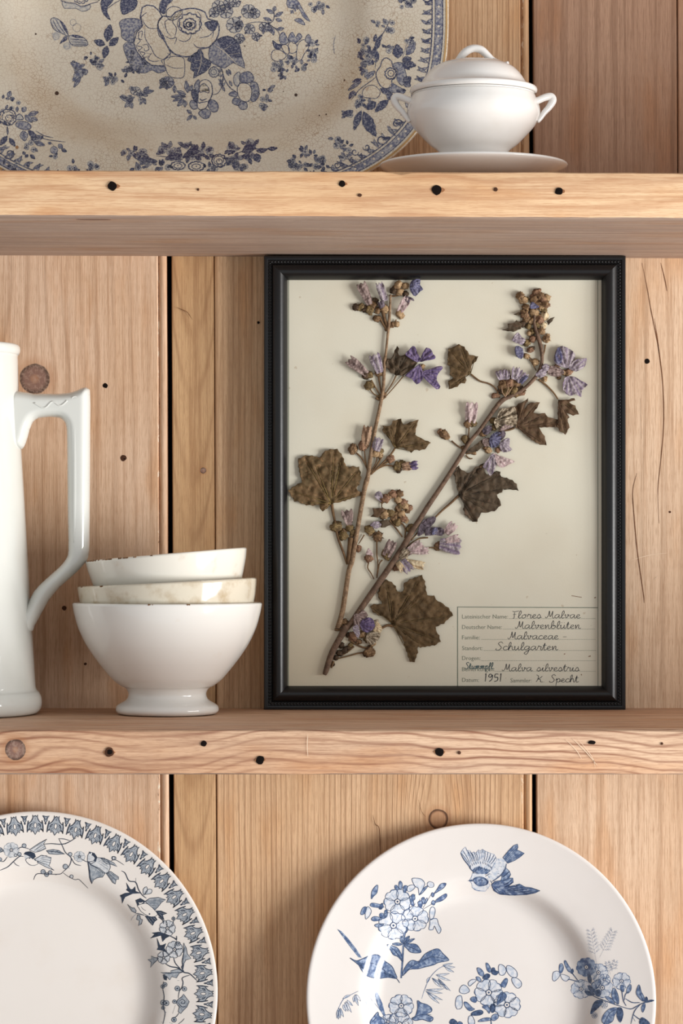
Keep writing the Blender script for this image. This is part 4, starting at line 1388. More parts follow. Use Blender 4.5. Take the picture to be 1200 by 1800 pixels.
# swallow 3
p = Print(d2, 5.0)
shape(p, T61, [(310, 790), (390, 768), (440, 790), (490, 840), (522, 880), (490, 907), (430, 905), (350, 855), (325, 815)], 3, 0.8, 2)
p.fill(T61([(288, 735), (340, 712), (395, 745), (372, 775), (335, 760), (312, 800)]), 2)
p.stroke(T61([(320, 760), (345, 765), (370, 755)]), 1.4, 3, e=0.00026)
shape(p, T61, [(390, 748), (440, 715), (530, 705), (608, 730), (560, 760), (530, 800), (495, 838), (450, 800)], 1, 1.0)
for q in ([(400, 745), (600, 728)], [(420, 755), (580, 745)], [(440, 770), (555, 762)], [(455, 790), (540, 785)], [(470, 805), (520, 805)], [(480, 820), (505, 825)]):
    p.stroke(T61(q), 1.8, 2, 1)
shape(p, T61, [(500, 848), (560, 848), (622, 875), (575, 890), (592, 945), (545, 910), (525, 885)], 2, 0.8)
shape(p, T61, [(390, 900), (500, 912), (518, 940), (490, 960), (470, 1002), (430, 960)], 2, 0.8)
for q in ([(420, 920), (465, 985)], [(450, 920), (480, 960)], [(480, 920), (505, 940)], [(530, 865), (600, 875)], [(540, 880), (570, 905)]):
    p.stroke(T61(q), 0.8, 0, 1, e=0.00026)
p.dot(190 + 436 / 6, 1460 + 880 / 6, 1.5, 2)
p.stroke(T61([(345, 800), (370, 830), (400, 845)]), 0.8, 2)
p.build('printed_bird', I2, b2, 'dark blue printed swallow diving')

# branches, blossoms and berries
p = Print(d2, 5.0)
for q, w in (([(0, 660), (80, 625), (140, 570), (205, 515), (250, 515)], 1.5), ([(145, 570), (170, 600), (205, 615)], 1.1), ([(180, 440), (230, 415), (310, 435)], 1.4), ([(460, 385), (540, 378), (640, 385), (710, 370), (805, 315)], 1.6), ([(620, 325), (655, 395), (690, 470), (745, 520), (750, 560), (725, 620), (660, 680)], 1.5), ([(615, 325), (680, 330), (740, 348)], 1.3), ([(745, 515), (790, 590), (855, 610)], 1.3), ([(660, 680), (630, 700), (500, 700), (400, 695), (370, 720), (355, 760)], 1.3), ([(660, 680), (720, 725), (790, 758), (830, 755), (880, 800), (930, 850)], 1.0), ([(860, 540), (920, 570), (1000, 560)], 1.2), ([(0, 560), (40, 565), (80, 515)], 1.2), ([(745, 510), (780, 515)], 1.2), ([(640, 695), (580, 710)], 1.0), ([(705, 370), (690, 385)], 1.0), ([(720, 630), (735, 640)], 1.0)):
    p.stroke(T6(q), w, 2)
for (x, y, R, ro, m) in ((120, 445, 82, 0.2, 0), (838, 515, 58, 0.3, 0)):
    c = T6([(x, y)])[0]
    p.flower(c[0], c[1], R / 6, ro, 5, m, 0.95, 0.9)
for (x, y, r) in ((255, 400, 22), (205, 490, 20), (165, 500, 16), (0, 445, 26), (0, 545, 20), (740, 490, 20), (690, 620, 26), (455, 675, 24), (530, 682, 20), (492, 705, 22), (755, 725, 18), (1195, 530, 18), (20, 450, 14)):
    c = T6([(x, y)])[0]
    p.berry(c[0], c[1], r / 6, 0 if r < 20 else 1)
p.stroke(T61([(30, 320), (80, 310), (170, 365)]), 1.1, 2)
p.berry(190 + 65 / 6, 1460 + 292 / 6, 3.2, 0)
p.stroke(T61([(140, 425), (180, 450), (220, 530), (290, 545), (320, 620), (360, 680), (405, 715)]), 1.8, 2)
p.stroke(T61([(292, 545), (293, 500)]), 1.3, 2)
shape(p, T61, [(345, 660), (290, 640), (285, 590), (260, 620), (235, 620), (192, 550), (205, 610), (190, 625), (230, 655), (180, 660), (125, 685), (140, 710), (148, 770), (180, 700), (260, 665)], 2, 0.6)
shape(p, T61, [(375, 680), (370, 620), (405, 592), (415, 630), (400, 660)], 0, 0.9, 2)
shape(p, T61, [(385, 670), (420, 620), (462, 625), (455, 660), (420, 670)], 0, 0.9, 2)
p.stroke(T61([(385, 895), (330, 880), (295, 875)]), 1.6, 2)
p.stroke(T61([(300, 878), (260, 915), (240, 950)]), 0.9, 1)
shape(p, T61, [(290, 870), (250, 850), (205, 778), (250, 815), (275, 815), (295, 845)], 1, 1.0)
shape(p, T61, [(310, 890), (300, 940), (330, 950), (320, 1005), (350, 985), (362, 940), (340, 930), (335, 895)], 1, 1.0)
p.build('printed_branch', I2, b2, 'dark blue printed twigs with berries')

p = Print(d2, 5.0)
for q, w in (([(630, 0), (630, 60), (605, 100)], 1.1), ([(580, 205), (640, 235), (660, 250), (662, 210)], 2.0), ([(660, 240), (665, 285)], 2.2), ([(630, 440), (650, 500), (700, 555)], 1.6), ([(545, 505), (600, 535), (680, 550), (740, 595), (800, 610), (880, 685)], 2.2), ([(740, 590), (715, 540), (740, 515)], 1.8), ([(800, 625), (750, 640), (720, 660), (730, 700), (720, 750), (690, 800), (680, 870)], 1.6), ([(525, 690), (515, 760), (530, 850), (520, 960), (540, 1020), (530, 1090), (515, 1150)], 1.6), ([(650, 940), (620, 1030)], 1.0), ([(690, 1020), (660, 1060), (620, 1080)], 1.2), ([(745, 1080), (720, 1110), (680, 1140)], 1.0), ([(500, 1120), (530, 1125)], 1.0), ([(585, 1125), (620, 1135)], 1.0), ([(540, 1015), (555, 1018)], 1.0), ([(520, 200), (560, 170)], 1.4), ([(470, 10), (520, 50), (525, 85)], 1.8), ([(670, 682), (690, 682)], 1.0)):
    p.stroke(T62(q), w, 2)
for q, m in (([(590, 210), (540, 190), (480, 170), (405, 180), (430, 195), (385, 237), (440, 220), (500, 205), (515, 272), (545, 235)], 2), ([(560, 385), (530, 340), (550, 290), (515, 310), (485, 310), (455, 235), (470, 330), (455, 355), (510, 365)], 2), ([(730, 560), (718, 480), (735, 400), (738, 285), (765, 340), (775, 400), (815, 450), (760, 465), (740, 500)], 1), ([(735, 590), (680, 560), (600, 580), (605, 605), (550, 605), (495, 595), (540, 620), (520, 650), (560, 640), (590, 675), (610, 640), (660, 655), (690, 605)], 1), ([(470, 445), (430, 440), (395, 422), (400, 455), (358, 460), (395, 490), (385, 545), (420, 500), (455, 470)], 1), ([(520, 620), (560, 640), (555, 680), (530, 670)], 2)):
    shape(p, T62, q, m, 1.0)
for q in ([(585, 212), (500, 185), (395, 232)], [(730, 560), (730, 460), (745, 330)], [(730, 590), (640, 600), (510, 598)], [(470, 450), (370, 462)]):
    p.stroke(T62(q), 1.1, 2)
for (x, y, R, ro) in ((565, 130, 84, 0.15), (640, 355, 88, 0.5), (525, 440, 66, 0.2)):
    c = T62([(x, y)])[0]
    p.flower(c[0], c[1], R / 6, ro, 5, 0, 1.0, 1.0)
shape(p, T62, [(670, 890), (720, 850), (735, 825), (760, 860), (795, 905), (770, 960), (730, 1000), (705, 1030), (680, 1010), (690, 960), (660, 920)], 1, 1.0)
for q in ([(690, 900), (720, 880), (750, 900), (740, 925), (710, 920), (720, 900)], [(680, 940), (720, 985)], [(760, 880), (775, 930)], [(670, 910), (720, 960), (760, 950)]):
    p.stroke(T62(q), 1.3, 2)
for (x, y, r) in ((630, 30, 18), (540, 725, 22), (515, 745, 20), (520, 915, 28), (555, 920, 28), (520, 970, 18), (670, 765, 26), (745, 770, 24), (640, 905, 20), (680, 295, 22), (635, 1095, 26)):
    c = T62([(x, y)])[0]
    p.berry(c[0], c[1], r / 6, 1)
    p.dot(c[0], c[1], r / 16, 2)
p.build('printed_flower_spray', I2, b2, 'dark blue printed blossoms down the rim')

# ------------------------------------------------------------------ large oval platter
def platter_mat():
    n = NT('platter_glaze')
    o = n.obj()
    f = n.ss(n.noise(o, 14.0, 4.0, 0.6), 0.42, 0.72)
    col = n.mix(n.m('MULTIPLY', f, 0.5), lin((228, 219, 200)), lin((212, 196, 166)))
    # brown soaking-in of the crazed glaze along the turn of the well
    s = n.sep(o)
    ex = n.m('POWER', n.m('ABSOLUTE', n.m('DIVIDE', s[0], PA)), 2.75)
    ey = n.m('POWER', n.m('ABSOLUTE', n.m('DIVIDE', n.m('SUBTRACT', s[1], PB), PB)), 2.75)
    rr = n.m('POWER', n.m('ADD', ex, ey), 1 / 2.75)
    band = n.m('MULTIPLY', n.ss(rr, 0.50, 0.63), n.m('SUBTRACT', 1.0, n.ss(rr, 0.66, 0.78)))
    band = n.m('MULTIPLY', band, n.ss(n.noise(o, 9.0, 3.0), 0.3, 0.7))
    col = n.mix(n.m('MULTIPLY', band, 0.42), col, lin((182, 150, 112)))
    wob = n.comb(n.m('ADD', s[0], n.m('MULTIPLY', n.noise(o, 60.0, 2.0), 0.006)), s[1], 0.0)
    d = n.vor(wob, 340.0)
    line = n.m('SUBTRACT', 1.0, n.ss(d, 0.01, 0.07))
    line = n.m('MULTIPLY', line, n.m('ADD', 0.2, n.m('MULTIPLY', n.ss(n.noise(o, 22.0, 3.0), 0.35, 0.65), 0.38)))
    col = n.mix(line, col, lin((158, 122, 88)))
    return n.out(col, 0.2, 0.5, 0.1)

PA, PB = 0.2085, 0.1640
cer_pl = platter_mat()
pl_lean = 12.0
d3 = Dish('platter', 'large crazed cream platter with blue printed peonies standing on the shelf', 'platter', xw(330, -0.05), -0.008 - 2 * PB * math.sin(math.radians(pl_lean)), Z_UP + 0.0008, pl_lean, 0, PA, PB, 2.75,
          [(0, 0.0), (0.3, 0.0002), (0.5, 0.0010), (0.58, 0.0035), (0.64, 0.0090), (0.69, 0.0150), (0.74, 0.0186), (0.82, 0.0222), (0.92, 0.0262), (1.0, 0.0290)], 0.0290, cer_pl, None, 0.005, 0.55)
b3 = d3.build()
I3 = [ink('indigo_wash', (210, 204, 190), (172, 172, 174), 500), ink('indigo_mid', (176, 174, 174), (100, 104, 130), 520, 0.35, 0.65), ink('indigo_dark', (52, 56, 90), (146, 146, 156), 700, 0.42, 0.72), cer_pl]
spot_m = plain('kiln_spot', (74, 48, 34), 0.4)

# rim gilding-brown edge
def rim_line():
    v, f = [], []
    N = 240
    for i in range(N):
        th = 2 * math.pi * i / N
        r = d3.rho(th)
        for s, e in ((0.9965, 0.0002), (1.004, -0.0002)):
            v.append(Vector((r * s * math.cos(th), r * s * math.sin(th) + d3.B, d3.h(1.0) - d3.rim + e)))
    for i in range(N):
        j = (i + 1) % N
        f.append((2 * i, 2 * i + 1, 2 * j + 1, 2 * j))
    return mk('worn_edge', v, f, plain('worn_edge_ochre', (196, 158, 104), 0.5), b3, True, local=True)
rim_line()

# --- central bouquet
p = Print(d3, 6.0)
T9 = lambda pts: Zm(200, 0, 6.0, pts)
T10 = lambda pts: Zm(80, 0, 5.4545, pts)
T11 = lambda pts: Zm(360, 0, 5.4545, pts)
def sh3(T_, q, m, line=1.2, sm=3):
    q = T_(q)
    if m is not None:
        p.fill(q, m, sm)
    p.outline(q, line, 2, sm)
# shaded ground behind the blooms
sh3(T9, [(60, 240), (120, 200), (250, 200), (310, 260), (220, 340), (200, 450), (90, 400), (80, 320)], 1, 1.2)
sh3(T9, [(100, 480), (200, 450), (280, 560), (390, 690), (520, 690), (550, 740), (470, 770), (400, 740), (330, 770), (230, 750), (160, 660)], 1, 1.0)
p.clump(236, 108, 20, 14, 16, 5, 6.5, 0.25)
# the double bloom, left
bl = T9([(300, 80), (350, 55), (420, 65), (480, 120), (510, 180), (470, 230), (460, 300), (500, 380), (550, 460), (600, 560), (540, 620), (500, 640), (530, 700), (400, 690), (300, 620), (240, 540), (210, 460), (240, 340), (300, 280), (280, 180)])
p.fill(bl, 3)
p.outline(bl, 2.2, 2, 0)
for q in ([(300, 200), (330, 260), (380, 300), (460, 300)], [(330, 300), (330, 400), (390, 500), (440, 590), (520, 630)], [(350, 130), (290, 180), (300, 230)], [(270, 320), (260, 400), (300, 420)], [(230, 400), (280, 430), (240, 480), (300, 500), (260, 540), (330, 560), (300, 600), (380, 600)], [(300, 480), (350, 470), (370, 520), (330, 540), (320, 510)], [(400, 560), (360, 620), (420, 650), (480, 640)], [(340, 560), (400, 570)], [(250, 350), (300, 330), (290, 400)], [(460, 300), (480, 380), (540, 430)]):
    p.stroke(T9(q), 1.5, 2)
# the large rose, right
sh3(T9, [(560, 110), (620, 70), (700, 90), (720, 150), (620, 220), (560, 180)], 3, 1.4)
rose = T9([(520, 170), (600, 180), (650, 130), (740, 100), (850, 90), (960, 130), (990, 200), (1090, 230), (1110, 320), (1080, 420), (1000, 500), (900, 520), (860, 580), (760, 600), (640, 570), (560, 480), (520, 380), (470, 300), (470, 230)])
p.fill(rose, 3); p.outline(rose, 2.4, 2, 2)
for (cx, cy, R, sd) in ((805, 250, 118, 1), (800, 255, 66, 4), (790, 260, 30, 9)):
    c = T9([(cx, cy)])[0]
    p.peony(c[0], c[1], R / 6, sd, 0.92, 1, None, 1.6)
for q in ([(690, 190), (670, 260), (710, 330), (800, 360), (880, 340)], [(650, 150), (620, 230), (660, 300), (640, 400)], [(600, 200), (540, 230), (560, 330), (600, 380)], [(540, 380), (600, 410), (660, 400), (640, 470)], [(680, 420), (740, 440), (800, 410), (820, 350)], [(840, 460), (880, 500), (960, 500)], [(900, 400), (1000, 380), (1050, 330)], [(880, 120), (920, 180), (900, 260), (940, 320)], [(560, 470), (620, 560), (700, 580)], [(740, 270), (780, 240), (840, 240), (850, 280), (800, 300)], [(1000, 220), (1050, 300), (1040, 400)], [(700, 560), (740, 560)], [(500, 230), (530, 300)]):
    p.stroke(T9(q), 1.5, 2)
p.dot(200 + 810 / 6, 262 / 6, 4.0, 2)
p.dot(200 + 745 / 6, 285 / 6, 2.4, 2)
# petal falling between
sh3(T9, [(530, 640), (600, 600), (700, 600), (745, 640), (740, 800), (680, 825), (600, 810), (560, 760)], 3, 1.2)
p.stroke(T9([(540, 680), (640, 720), (740, 715)]), 1.1, 2)
p.stroke(T9([(560, 640), (600, 590), (560, 560)]), 1.1, 2)
# dark leaves
sh3(T9, [(80, 0), (240, 0), (230, 80), (180, 120), (90, 150)], 2, 1.0)
sh3(T9, [(510, 0), (620, 0), (560, 60), (540, 140), (510, 140), (480, 90)], 2, 1.0)
sh3(T9, [(960, 240), (1090, 220), (1080, 300), (1040, 330), (990, 300)], 2, 1.0)
sh3(T9, [(800, 600), (920, 530), (950, 610), (1010, 640), (1020, 690), (960, 760), (880, 800), (840, 825), (850, 760), (810, 730), (820, 660), (780, 640)], 2, 1.4, 2)
for q in ([(920, 560), (920, 660), (880, 790)], [(915, 660), (980, 690)], [(920, 640), (850, 640)], [(905, 720), (850, 720)]):
    p.stroke(T9(q), 1.0, 3, e=0.00027)
sh3(T9, [(1010, 500), (1090, 420), (1200, 380), (1300, 430), (1330, 500), (1350, 600), (1380, 720), (1260, 660), (1170, 720), (1090, 690), (1010, 640)], 1, 1.4, 2)
sh3(T9, [(1090, 430), (1200, 385), (1290, 430), (1320, 500), (1340, 600), (1250, 600), (1180, 540)], 2, 1.0, 2)
for q in ([(1060, 470), (1180, 560), (1300, 680)], [(1150, 540), (1240, 470)], [(1200, 580), (1330, 560)], [(1130, 520), (1100, 640)], [(1200, 590), (1180, 700)]):
    p.stroke(T9(q), 1.2, 3, e=0.00027)
sh3(T10, [(540, 0), (650, 0), (600, 60), (590, 120), (625, 195), (560, 140), (535, 70)], 2, 1.2, 2)
p.stroke(T10([(600, 80), (650, 40), (720, 0)]), 1.3, 2)
sh3(T10, [(150, 0), (520, 0), (420, 40), (340, 60), (280, 30), (200, 20)], 3, 1.2, 2)
sh3(T10, [(160, 10), (200, 30), (290, 40), (350, 70), (430, 45), (420, 90), (350, 110), (290, 80), (180, 80)], 0, 0.9, 2)
p.peony(80 + 340 / 5.45, -6, 14, 12, 0.9, 3, None, 1.2)
for a, b, wd in (((590, 400), (620, 235), 80), ((610, 440), (700, 360), 60), ((570, 430), (465, 390), 60), ((590, 440), (560, 560), 60)):
    A_, B_ = T10([a, b])
    p.leaf(A_, B_, wd / 5.45, 2, 0.1, 0, True, 1.0, 2)
p.build('printed_bouquet', I3, b3, 'indigo printed peony bouquet')

# smaller flowers hanging from the bouquet
p = Print(d3, 6.0)
for (x, y, rx, ry, n, sd, bg_) in ((420, 560, 60, 50, 8, 21, 7), (480, 620, 70, 40, 7, 22, 7), (680, 760, 90, 40, 9, 23, 7), (800, 700, 80, 40, 6, 24, 7), (860, 880, 60, 50, 7, 25, 6), (800, 980, 40, 40, 5, 26, 8), (300, 620, 30, 30, 3, 27, 7), (330, 690, 50, 20, 3, 28, 7), (930, 960, 30, 30, 3, 30, 6)):
    c = T10([(x, y)])[0]
    p.clump(c[0], c[1], rx / 5.45, ry / 5.45, n, sd, bg_, 0.45)
for a, b, wd in (((350, 660), (240, 600), 60), ((370, 660), (260, 780), 70), ((375, 660), (385, 720), 50), ((340, 730), (270, 840), 36), ((810, 970), (710, 925), 40), ((810, 975), (830, 1040), 40), ((810, 975), (760, 1030), 36), ((940, 890), (1040, 870), 34), ((940, 885), (990, 830), 34), ((930, 900), (980, 920), 30), ((930, 940), (960, 1000), 30), ((610, 770), (550, 740), 30), ((610, 770), (570, 825), 30), ((1160, 780), (1090, 850), 40), ((1160, 780), (1090, 770), 40), ((1170, 800), (1160, 860), 36)):
    A_, B_ = T10([a, b])
    p.leaf(A_, B_, wd / 5.45, 1, 0.15, 0, True, 1.0, 2)
# tulip-like bloom
for q, m in (([(850, 900), (880, 850), (900, 850), (900, 960), (880, 980), (860, 950)], 1), ([(900, 880), (960, 840), (1020, 870), (1040, 950), (1020, 1040), (980, 1130), (920, 1160), (880, 1120), (890, 1000)], 3), ([(905, 920), (950, 880), (1000, 930), (1000, 980), (950, 965), (910, 975)], 3), ([(1000, 1060), (1060, 1060), (1100, 1110), (1090, 1170), (1040, 1180), (1000, 1130)], 1), ([(900, 1180), (960, 1150), (1020, 1180), (1000, 1240), (950, 1250), (900, 1210)], 1), ([(800, 1100), (820, 1060), (870, 1080), (880, 1140), (830, 1150)], 1), ([(820, 960), (860, 950), (890, 1020), (870, 1080), (830, 1030)], 2)):
    sh3(T9, q, m, 1.4)
for q in ([(1030, 900), (1040, 980), (1010, 1060), (970, 1140), (900, 1160)], [(880, 980), (890, 1080), (930, 1080), (990, 1070)], [(905, 1040), (930, 1060), (980, 1040)], [(910, 900), (960, 880)]):
    p.stroke(T9(q), 2.0, 2)
for a, b, wd in (((760, 1020), (600, 1020), 40), ((750, 1010), (620, 1070), 36), ((760, 1000), (660, 960), 40), ((780, 980), (760, 850), 46), ((740, 1050), (670, 1120), 44), ((750, 1060), (750, 1130), 40), ((820, 1200), (770, 1160), 30), ((830, 1210), (770, 1270), 30), ((840, 1220), (870, 1260), 26), ((640, 900), (640, 980), 34), ((800, 960), (830, 900), 40)):
    A_, B_ = T9([a, b])
    p.leaf(A_, B_, wd / 6, 1, 0.15, 0, True, 1.0, 2)
c = T9([(560, 870)])[0]
p.flower(c[0], c[1], 13, 0.2, 7, 1, 0.8, 1.0)
c = T9([(230, 960)])[0]
p.flower(c[0], c[1], 9, 0.2, 5, 0, 0.8, 1.0)
p.stroke(T9([(1040, 1000), (1100, 980), (1140, 900), (1150, 780), (1120, 710), (1040, 700)]), 1.4, 2)
p.spray(200 + 1150 / 6, 960 / 6, -1.7, 34, 4, 8, 1, 1.0)
p.peony(376, 127, 9, 40, 1.0, 2, 0, 1.0)
# round bloom with a pale centre
for q, m in (([(330, 740), (360, 700), (430, 690), (470, 750), (440, 790), (350, 790)], 1), ([(310, 850), (340, 800), (420, 810), (450, 880), (430, 960), (380, 975), (330, 940)], 3), ([(440, 790), (500, 800), (520, 900), (480, 970), (440, 960), (450, 880)], 1), ([(230, 910), (260, 880), (310, 890), (300, 930)], 1), ([(265, 990), (280, 940), (340, 960), (330, 1010)], 1), ([(320, 1010), (350, 970), (400, 990), (400, 1040), (350, 1050)], 1), ([(280, 730), (330, 690), (340, 760), (320, 830), (280, 800)], 0)):
    sh3(T11, q, m, 1.3)
for i in range(11):
    a = -0.9 + i * 0.26
    p.stroke([(360 + (385 + 80 * math.cos(a)) / 5.45, (880 + 85 * math.sin(a)) / 5.45), (360 + (385 + 125 * math.cos(a)) / 5.45, (880 + 120 * math.sin(a)) / 5.45)], 1.4, 2, 1)
p.clump(460, 176, 12, 14, 10, 51, 6.5, 0.35)
p.clump(468, 160, 8, 10, 5, 52, 7, 0.35)
p.stroke(T11([(160, 660), (190, 760), (240, 840), (300, 880)]), 1.8, 2)
for q in ((250, 800), (240, 690), (160, 800), (180, 850), (220, 700)):
    A_ = T11([q])[0]
    p.leaf((A_[0] - 3, A_[1] - 5), (A_[0] + 2, A_[1] + 5), 4, 1, 0.1, 0, True, 0.8, 1)
p.build('printed_flower_cluster', I3, b3, 'indigo printed blooms below the bouquet')

# forget-me-nots and the water lily to the right
p = Print(d3, 6.0)
for (x, y, R) in ((200, 110, 70), (285, 240, 80), (420, 110, 70), (480, 130, 50), (130, 60, 60), (330, 240, 40), (430, 280, 50), (570, 260, 50), (330, 370, 50), (90, 120, 50), (490, 350, 40), (230, 30, 50), (300, 30, 40)):
    c = T11([(x, y)])[0]
    p.flower(c[0], c[1], R / 5.45, x * 0.01, 6, 0, 0.95, 1.1)
    p.clump(c[0], c[1], R / 6, R / 6, 2, int(x + y), 5, 0.5)
for q in ([(380, 240), (460, 215), (560, 215), (620, 235), (700, 300), (715, 340)], [(600, 235), (660, 190), (660, 80)], [(620, 240), (700, 280), (760, 270)], [(660, 160), (700, 130)], [(640, 120), (590, 95)], [(660, 190), (560, 200)]):
    p.stroke(T11(q), 1.3, 2)
for a, b in (((660, 130), (590, 90)), ((660, 110), (675, 60)), ((670, 160), (750, 115)), ((680, 185), (740, 200)), ((640, 200), (560, 170)), ((610, 240), (640, 320)), ((640, 260), (660, 340)), ((560, 240), (560, 330)), ((690, 285), (760, 270))):
    A_, B_ = T11([a, b])
    p.leaf(A_, B_, 6, 1, 0.1, 0, True, 0.9, 1)
# lily
for q, m in (([(650, 390), (690, 420), (735, 430), (720, 470), (670, 460)], 2), ([(715, 390), (720, 340), (755, 310), (790, 370), (810, 390), (780, 420), (740, 425)], 1), ([(800, 390), (810, 340), (840, 310), (870, 360), (900, 320), (930, 350), (900, 390), (860, 420), (830, 400)], 1), ([(735, 440), (780, 430), (810, 470), (800, 520), (760, 500)], 3), ([(800, 460), (810, 410), (850, 400), (885, 450), (870, 500), (820, 510)], 3), ([(650, 490), (720, 480), (780, 540), (700, 590), (640, 560)], 3), ([(960, 390), (990, 330), (1020, 380), (1000, 420)], 1), ([(890, 430), (950, 380), (1000, 440), (950, 520), (920, 580), (880, 560)], 3)):
    sh3(T11, q, m, 1.3)
for (x, y, rx, ry, n, sd, dk) in ((1030, 430, 40, 30, 5, 61, 0.6), (1040, 500, 40, 40, 6, 62, 0.6), (1030, 570, 40, 30, 5, 63, 0.6), (840, 600, 60, 40, 9, 64, 0.5), (760, 650, 60, 40, 6, 65, 0.5), (930, 640, 30, 30, 5, 66, 0.7), (690, 640, 40, 40, 5, 67, 0.6), (780, 720, 40, 30, 4, 68, 0.4)):
    c = T11([(x, y)])[0]
    p.clump(c[0], c[1], rx / 5.45, ry / 5.45, n, sd, 7, dk)
sh3(T11, [(790, 0), (880, 0), (920, 60), (960, 130), (1010, 210), (940, 160), (900, 80), (800, 75)], 1, 1.0, 2)
p.clump(360 + 1080 / 5.45, 8, 18, 12, 12, 71, 6, 0.4)
sh3(T11, [(860, 190), (920, 180), (960, 240), (900, 220)], 1, 1.0)
p.spray(524, 6, 2.2, 16, 3, 8, 1)
p.stroke([(590, 62), (586, 78), (588, 95)], 1.2, 1)
for k in range(6):
    p.stroke([(583 + (k % 2) * 3, 68 + 5 * k), (589 - (k % 2) * 2, 66 + 5 * k)], 1.5, 1, 1)
p.build('printed_flower_cluster', I3, b3, 'indigo printed lily and forget-me-nots')

# moth
p = Print(d3, 6.0)
w1 = T10([(50, 190), (80, 170), (130, 190), (190, 250), (220, 345), (160, 320), (90, 290), (60, 240)])
w2 = T10([(225, 345), (300, 338), (370, 365), (405, 410), (390, 440), (270, 440), (230, 400)])
for q in (w1, w2):
    p.fill(q, 0, 2); p.outline(q, 1.2, 2, 2)
p.fill(T10([(130, 190), (190, 250), (218, 340), (180, 290)]), 2)
p.fill(T10([(240, 342), (300, 338), (370, 365), (290, 365)]), 2)
for q in ([(70, 190), (110, 270), (160, 320)], [(95, 180), (140, 260), (190, 325)], [(60, 230), (110, 300)], [(235, 375), (310, 380), (400, 390)], [(240, 400), (320, 405), (400, 415)], [(250, 425), (330, 430), (395, 432)]):
    p.stroke(T10(q), 1.4, 2)
    p.stroke([(a + 1, b + 2.2) for a, b in T10(q)], 1.0, 1)
p.fill(T10([(215, 340), (205, 385), (135, 425), (150, 390), (180, 350)]), 2)
p.fill(T10([(60, 320), (110, 300), (150, 330), (130, 380), (80, 390)]), 0)
p.fill(T10([(170, 420), (230, 400), (260, 450), (210, 485), (170, 460)]), 0)
for (x, y, r) in ((265, 215, 30), (300, 265, 40), (100, 350, 30), (205, 440, 30)):
    p.ringo(80 + x / 5.45, y / 5.45, r / 5.45, 0.6, 1)
p.build('printed_moth', I3, b3, 'indigo printed moth')

# rim sprays: left, bottom, right
T12 = lambda pts: Zm(0, 140, 5.4545, pts)
p = Print(d3, 5.0)
p.peony(75 / 5.45, 140 + 360 / 5.45, 15, 80, 0.95, 3, 3, 1.3)
p.clump(5, 200, 12, 30, 14, 81, 7, 0.35)
p.clump(25, 182, 14, 10, 7, 82, 7, 0.4)
sh3(T12, [(150, 440), (180, 400), (260, 410), (300, 450), (270, 480), (210, 475)], 1, 1.2)
sh3(T12, [(100, 340), (150, 350), (190, 330), (225, 375), (190, 385), (150, 380)], 0, 1.6)
for a, b, wd, m in (((70, 540), (0, 630), 46, 2), ((90, 560), (145, 640), 40, 2), ((75, 530), (70, 450), 14, 2), ((220, 490), (240, 590), 70, 1), ((270, 490), (350, 560), 46, 2), ((250, 300), (210, 270), 50, 1), ((240, 340), (310, 410), 50, 1), ((270, 340), (370, 310), 40, 1), ((300, 370), (360, 390), 40, 1), ((240, 720), (220, 690), 26, 2), ((270, 720), (240, 745), 26, 2), ((290, 720), (335, 760), 30, 2), ((330, 600), (430, 630), 40, 1), ((480, 600), (470, 620), 30, 1), ((560, 620), (600, 660), 40, 1), ((590, 670), (640, 690), 30, 2), ((80, 170), (100, 110), 40, 1), ((100, 190), (140, 180), 36, 1)):
    A_, B_ = T12([a, b])
    p.leaf(A_, B_, wd / 5.45, m, 0.15, 0, True, 1.0, 2)
for q in ([(280, 480), (380, 550), (480, 580), (630, 598)], [(340, 490), (430, 540), (510, 555)], [(70, 440), (75, 530)], [(480, 590), (520, 640)]):
    p.stroke(T12(q), 1.4, 2)
p.clump(58, 255, 12, 12, 9, 83, 6, 0.3)
p.clump(70, 246, 10, 5, 5, 84, 6, 0.4)
p.berry(95, 264, 6.5, 1)
p.clump(96, 274, 4, 2, 3, 85, 5, 0.8)
p.clump(6, 290, 18, 9, 10, 86, 6, 0.5)
p.clump(24, 292, 8, 8, 6, 87, 6, 0.6)
p.clump(146, 294, 26, 9, 20, 88, 6, 0.5)
p.build('printed_rim_spray', I3, b3, 'indigo printed spray on the platter rim')

T13 = lambda pts: Zm(200, 220, 4.0, pts)
p = Print(d3, 5.0)
for (x, y, rx, ry, n, sd, bg_, dk) in ((140, 190, 70, 18, 14, 90, 8, 0.6), (240, 250, 40, 20, 8, 91, 8, 0.5), (390, 180, 70, 20, 12, 92, 9, 0.5), (430, 225, 50, 12, 8, 93, 8, 0.6), (520, 145, 30, 10, 6, 94, 8, 0.6), (620, 190, 80, 30, 20, 95, 9, 0.7), (560, 210, 50, 15, 8, 96, 9, 0.9), (850, 170, 60, 25, 10, 97, 9, 0.6), (950, 140, 50, 16, 9, 98, 9, 0.8), (850, 240, 50, 25, 9, 99, 9, 0.8), (940, 220, 30, 20, 5, 100, 9, 0.5), (900, 290, 60, 12, 9, 101, 8, 0.6), (350, 290, 60, 12, 8, 103, 8, 0.5), (690, 300, 60, 10, 8, 104, 8, 0.6), (180, 300, 40, 10, 6, 105, 7, 0.7)):
    c = T13([(x, y)])[0]
    p.clump(c[0], c[1], rx / 4, ry / 4, n, sd, bg_, dk)
p.peony(200 + 740 / 4, 220 + 250 / 4, 13, 110, 0.85, 3, 3, 1.5)
p.peony(200 + 580 / 4, 220 + 290 / 4, 14, 111, 0.6, 2, 3, 1.5)
p.peony(200 + 450 / 4, 220 + 285 / 4, 13, 112, 0.55, 2, 3, 1.4)
